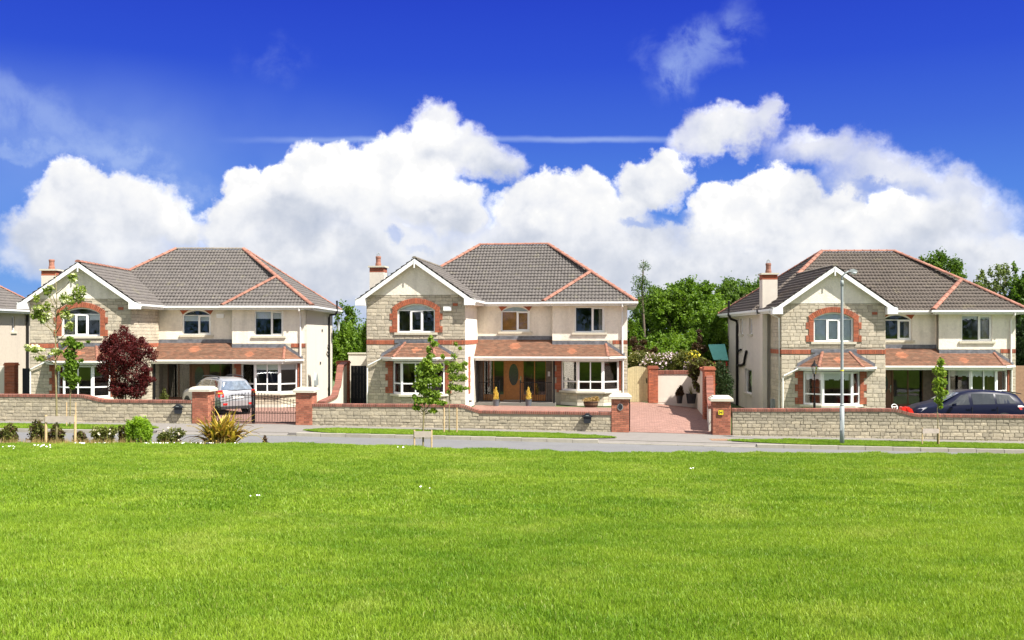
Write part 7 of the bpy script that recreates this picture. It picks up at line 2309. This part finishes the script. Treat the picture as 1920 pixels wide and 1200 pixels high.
def scatter(name, pts, patches, label, seed=0, tilt=None):
    """geometry nodes: one patch instanced on each point; one object that nobody could count"""
    me = bpy.data.meshes.new(name); me.from_pydata([tuple(p) for p in pts], [], []); me.update()
    o = obj(name, me, None, 'stuff'); o['label'] = label
    ng = bpy.data.node_groups.new(name, 'GeometryNodeTree')
    ng.interface.new_socket('Geometry', in_out='INPUT', socket_type='NodeSocketGeometry'); ng.interface.new_socket('Geometry', in_out='OUTPUT', socket_type='NodeSocketGeometry')
    N = ng.nodes; K = ng.links
    gi, go = N.new('NodeGroupInput'), N.new('NodeGroupOutput')
    j = N.new('GeometryNodeGeometryToInstance')
    join = N.new('GeometryNodeJoinGeometry')
    src = []
    for pm in patches:
        so = bpy.data.objects.new('grass_patch', pm)
        # kept out of the scene: only the geometry is used
        oi = N.new('GeometryNodeObjectInfo'); oi.inputs['Object'].default_value = so; oi.inputs['As Instance'].default_value = True
        K.new(oi.outputs['Geometry'], join.inputs[0])
    ip = N.new('GeometryNodeInstanceOnPoints'); ip.inputs['Pick Instance'].default_value = True
    K.new(gi.outputs[0], ip.inputs['Points']); K.new(join.outputs[0], ip.inputs['Instance'])
    ri = N.new('FunctionNodeRandomValue'); ri.data_type = 'INT'; ri.inputs[4].default_value = 0; ri.inputs[5].default_value = len(patches) - 1; ri.inputs['Seed'].default_value = seed
    K.new(ri.outputs[2], ip.inputs['Instance Index'])
    rr_ = N.new('FunctionNodeRandomValue'); rr_.data_type = 'FLOAT_VECTOR'; rr_.inputs[0].default_value = (-.03, -.03, 0); rr_.inputs[1].default_value = (.03, .03, 6.283)
    K.new(rr_.outputs[0], ip.inputs['Rotation'])
    K.new(ip.outputs[0], go.inputs[0])
    md = o.modifiers.new('scatter', 'NODES'); md.node_group = ng
    return o

near_p = [patch_mesh('grass_patch', .62, 2000, .042, .0055, 40 + i) for i in range(5)]
far_p = [patch_mesh('grass_patch', 1.15, 3600, .045, .010, 60 + i) for i in range(4)]
verge_p = [patch_mesh('grass_patch', .5, 420, .05, .014, 80 + i) for i in range(3)]
near, farp = [], []
s = .42
y = 4.6
while y < 12.5:
    w = .56 * y + 1.2
    for x in np.arange(-w, w, s):
        xx, yy = x + rnd.uniform(-.12, .12), y + rnd.uniform(-.12, .12); near.append((xx, yy, lawn_z(xx, yy) - .004 + .012 * math.sin(xx * 2.1 + yy) * math.sin(yy * 1.7)))
    y += s
s = .78
while y < 29.2:
    w = .56 * y + 2.0
    for x in np.arange(-w, w, s):
        xx, yy = x + rnd.uniform(-.2, .2), y + rnd.uniform(-.2, .2)
        if yy < WL(xx) - 10.9 and yy < crest(xx) + 2.5: farp.append((xx, yy, lawn_z(xx, yy) - .006))
    y += s
scatter('lawn_grass', near, near_p, 'short green grass of the lawn nearest the camera', 1)
scatter('lawn_grass', farp, far_p, 'short green grass of the lawn further away', 2)
vp = []
for (xs, yf) in VERGES:
    a, b = max(-24, xs[0]), min(24, xs[-1])
    for x in np.arange(a + .1, b - .05, .3):
        ys = yf(x)
        if ys[-1] - ys[0] < .3:
            yy_ = [(ys[0] + ys[-1]) / 2]
        else:
            yy_ = np.arange(ys[0] + .22, ys[-1] - .1, .3)
        for yy in yy_: vp.append((x, yy, GH(x) + .02))
small_v = [patch_mesh('grass_patch', .36, 300, .045, .014, 90 + i) for i in range(3)]
scatter('verge_grass', vp, small_v, 'green grass of the roadside verges', 3)

# daisies
dz = []
def daisy(px, py):
    k = (py - HY_PX) / F_PX
    lo, hi = 4.0, 26.0           # march the view ray to the lawn
    for _ in range(40):
        mid = (lo + hi) / 2
        x = (px - CX_PX) / F_PX * mid
        if EYE - k * mid > lawn_z(x, mid) + .05: lo = mid
        else: hi = mid
    x = (px - CX_PX) / F_PX * lo
    return (x, lo, lawn_z(x, lo) + .075)
for (px, py, sx_, sy_, n) in ((15, 838, 22, 4, 9), (85, 836, 24, 5, 16), (150, 832, 14, 2, 9), (190, 831, 10, 1.5, 8), (290, 831, 30, 2, 24), (345, 831, 20, 2, 16), (390, 831, 30, 1.5, 16), (440, 831, 16, 1.2, 8), (482, 931, 9, 3, 3), (790, 915, 8, 2, 3), (805, 918, 4, 1, 1), (1292, 880, 12, 2, 4), (750, 840, 12, 2, 3)):
    for _ in range(n): dz.append(daisy(px + rnd.gauss(0, sx_ * .5), py + abs(rnd.gauss(0, sy_ * .5))))
dm = MB()
for (x, y, z) in dz:
    r = rnd.uniform(.007, .012) * (1 if y < 20 else 1.5)
    c = (x, y, z + rnd.uniform(0, .012)); t = rnd.uniform(-.5, .5)
    ring_ = [(x + r * math.cos(a), y + r * math.sin(a), c[2] + r * math.cos(a) * t + r * .6 * math.sin(a)) for a in np.linspace(0, 2 * math.pi, 9)[:-1]]
    for k in range(8): dm.face([c, ring_[k], ring_[(k + 1) % 8]])
dd_ = dm.build('daisies', M['petal'], None, kind='stuff'); dd_['label'] = 'small white daisies scattered in the lawn'
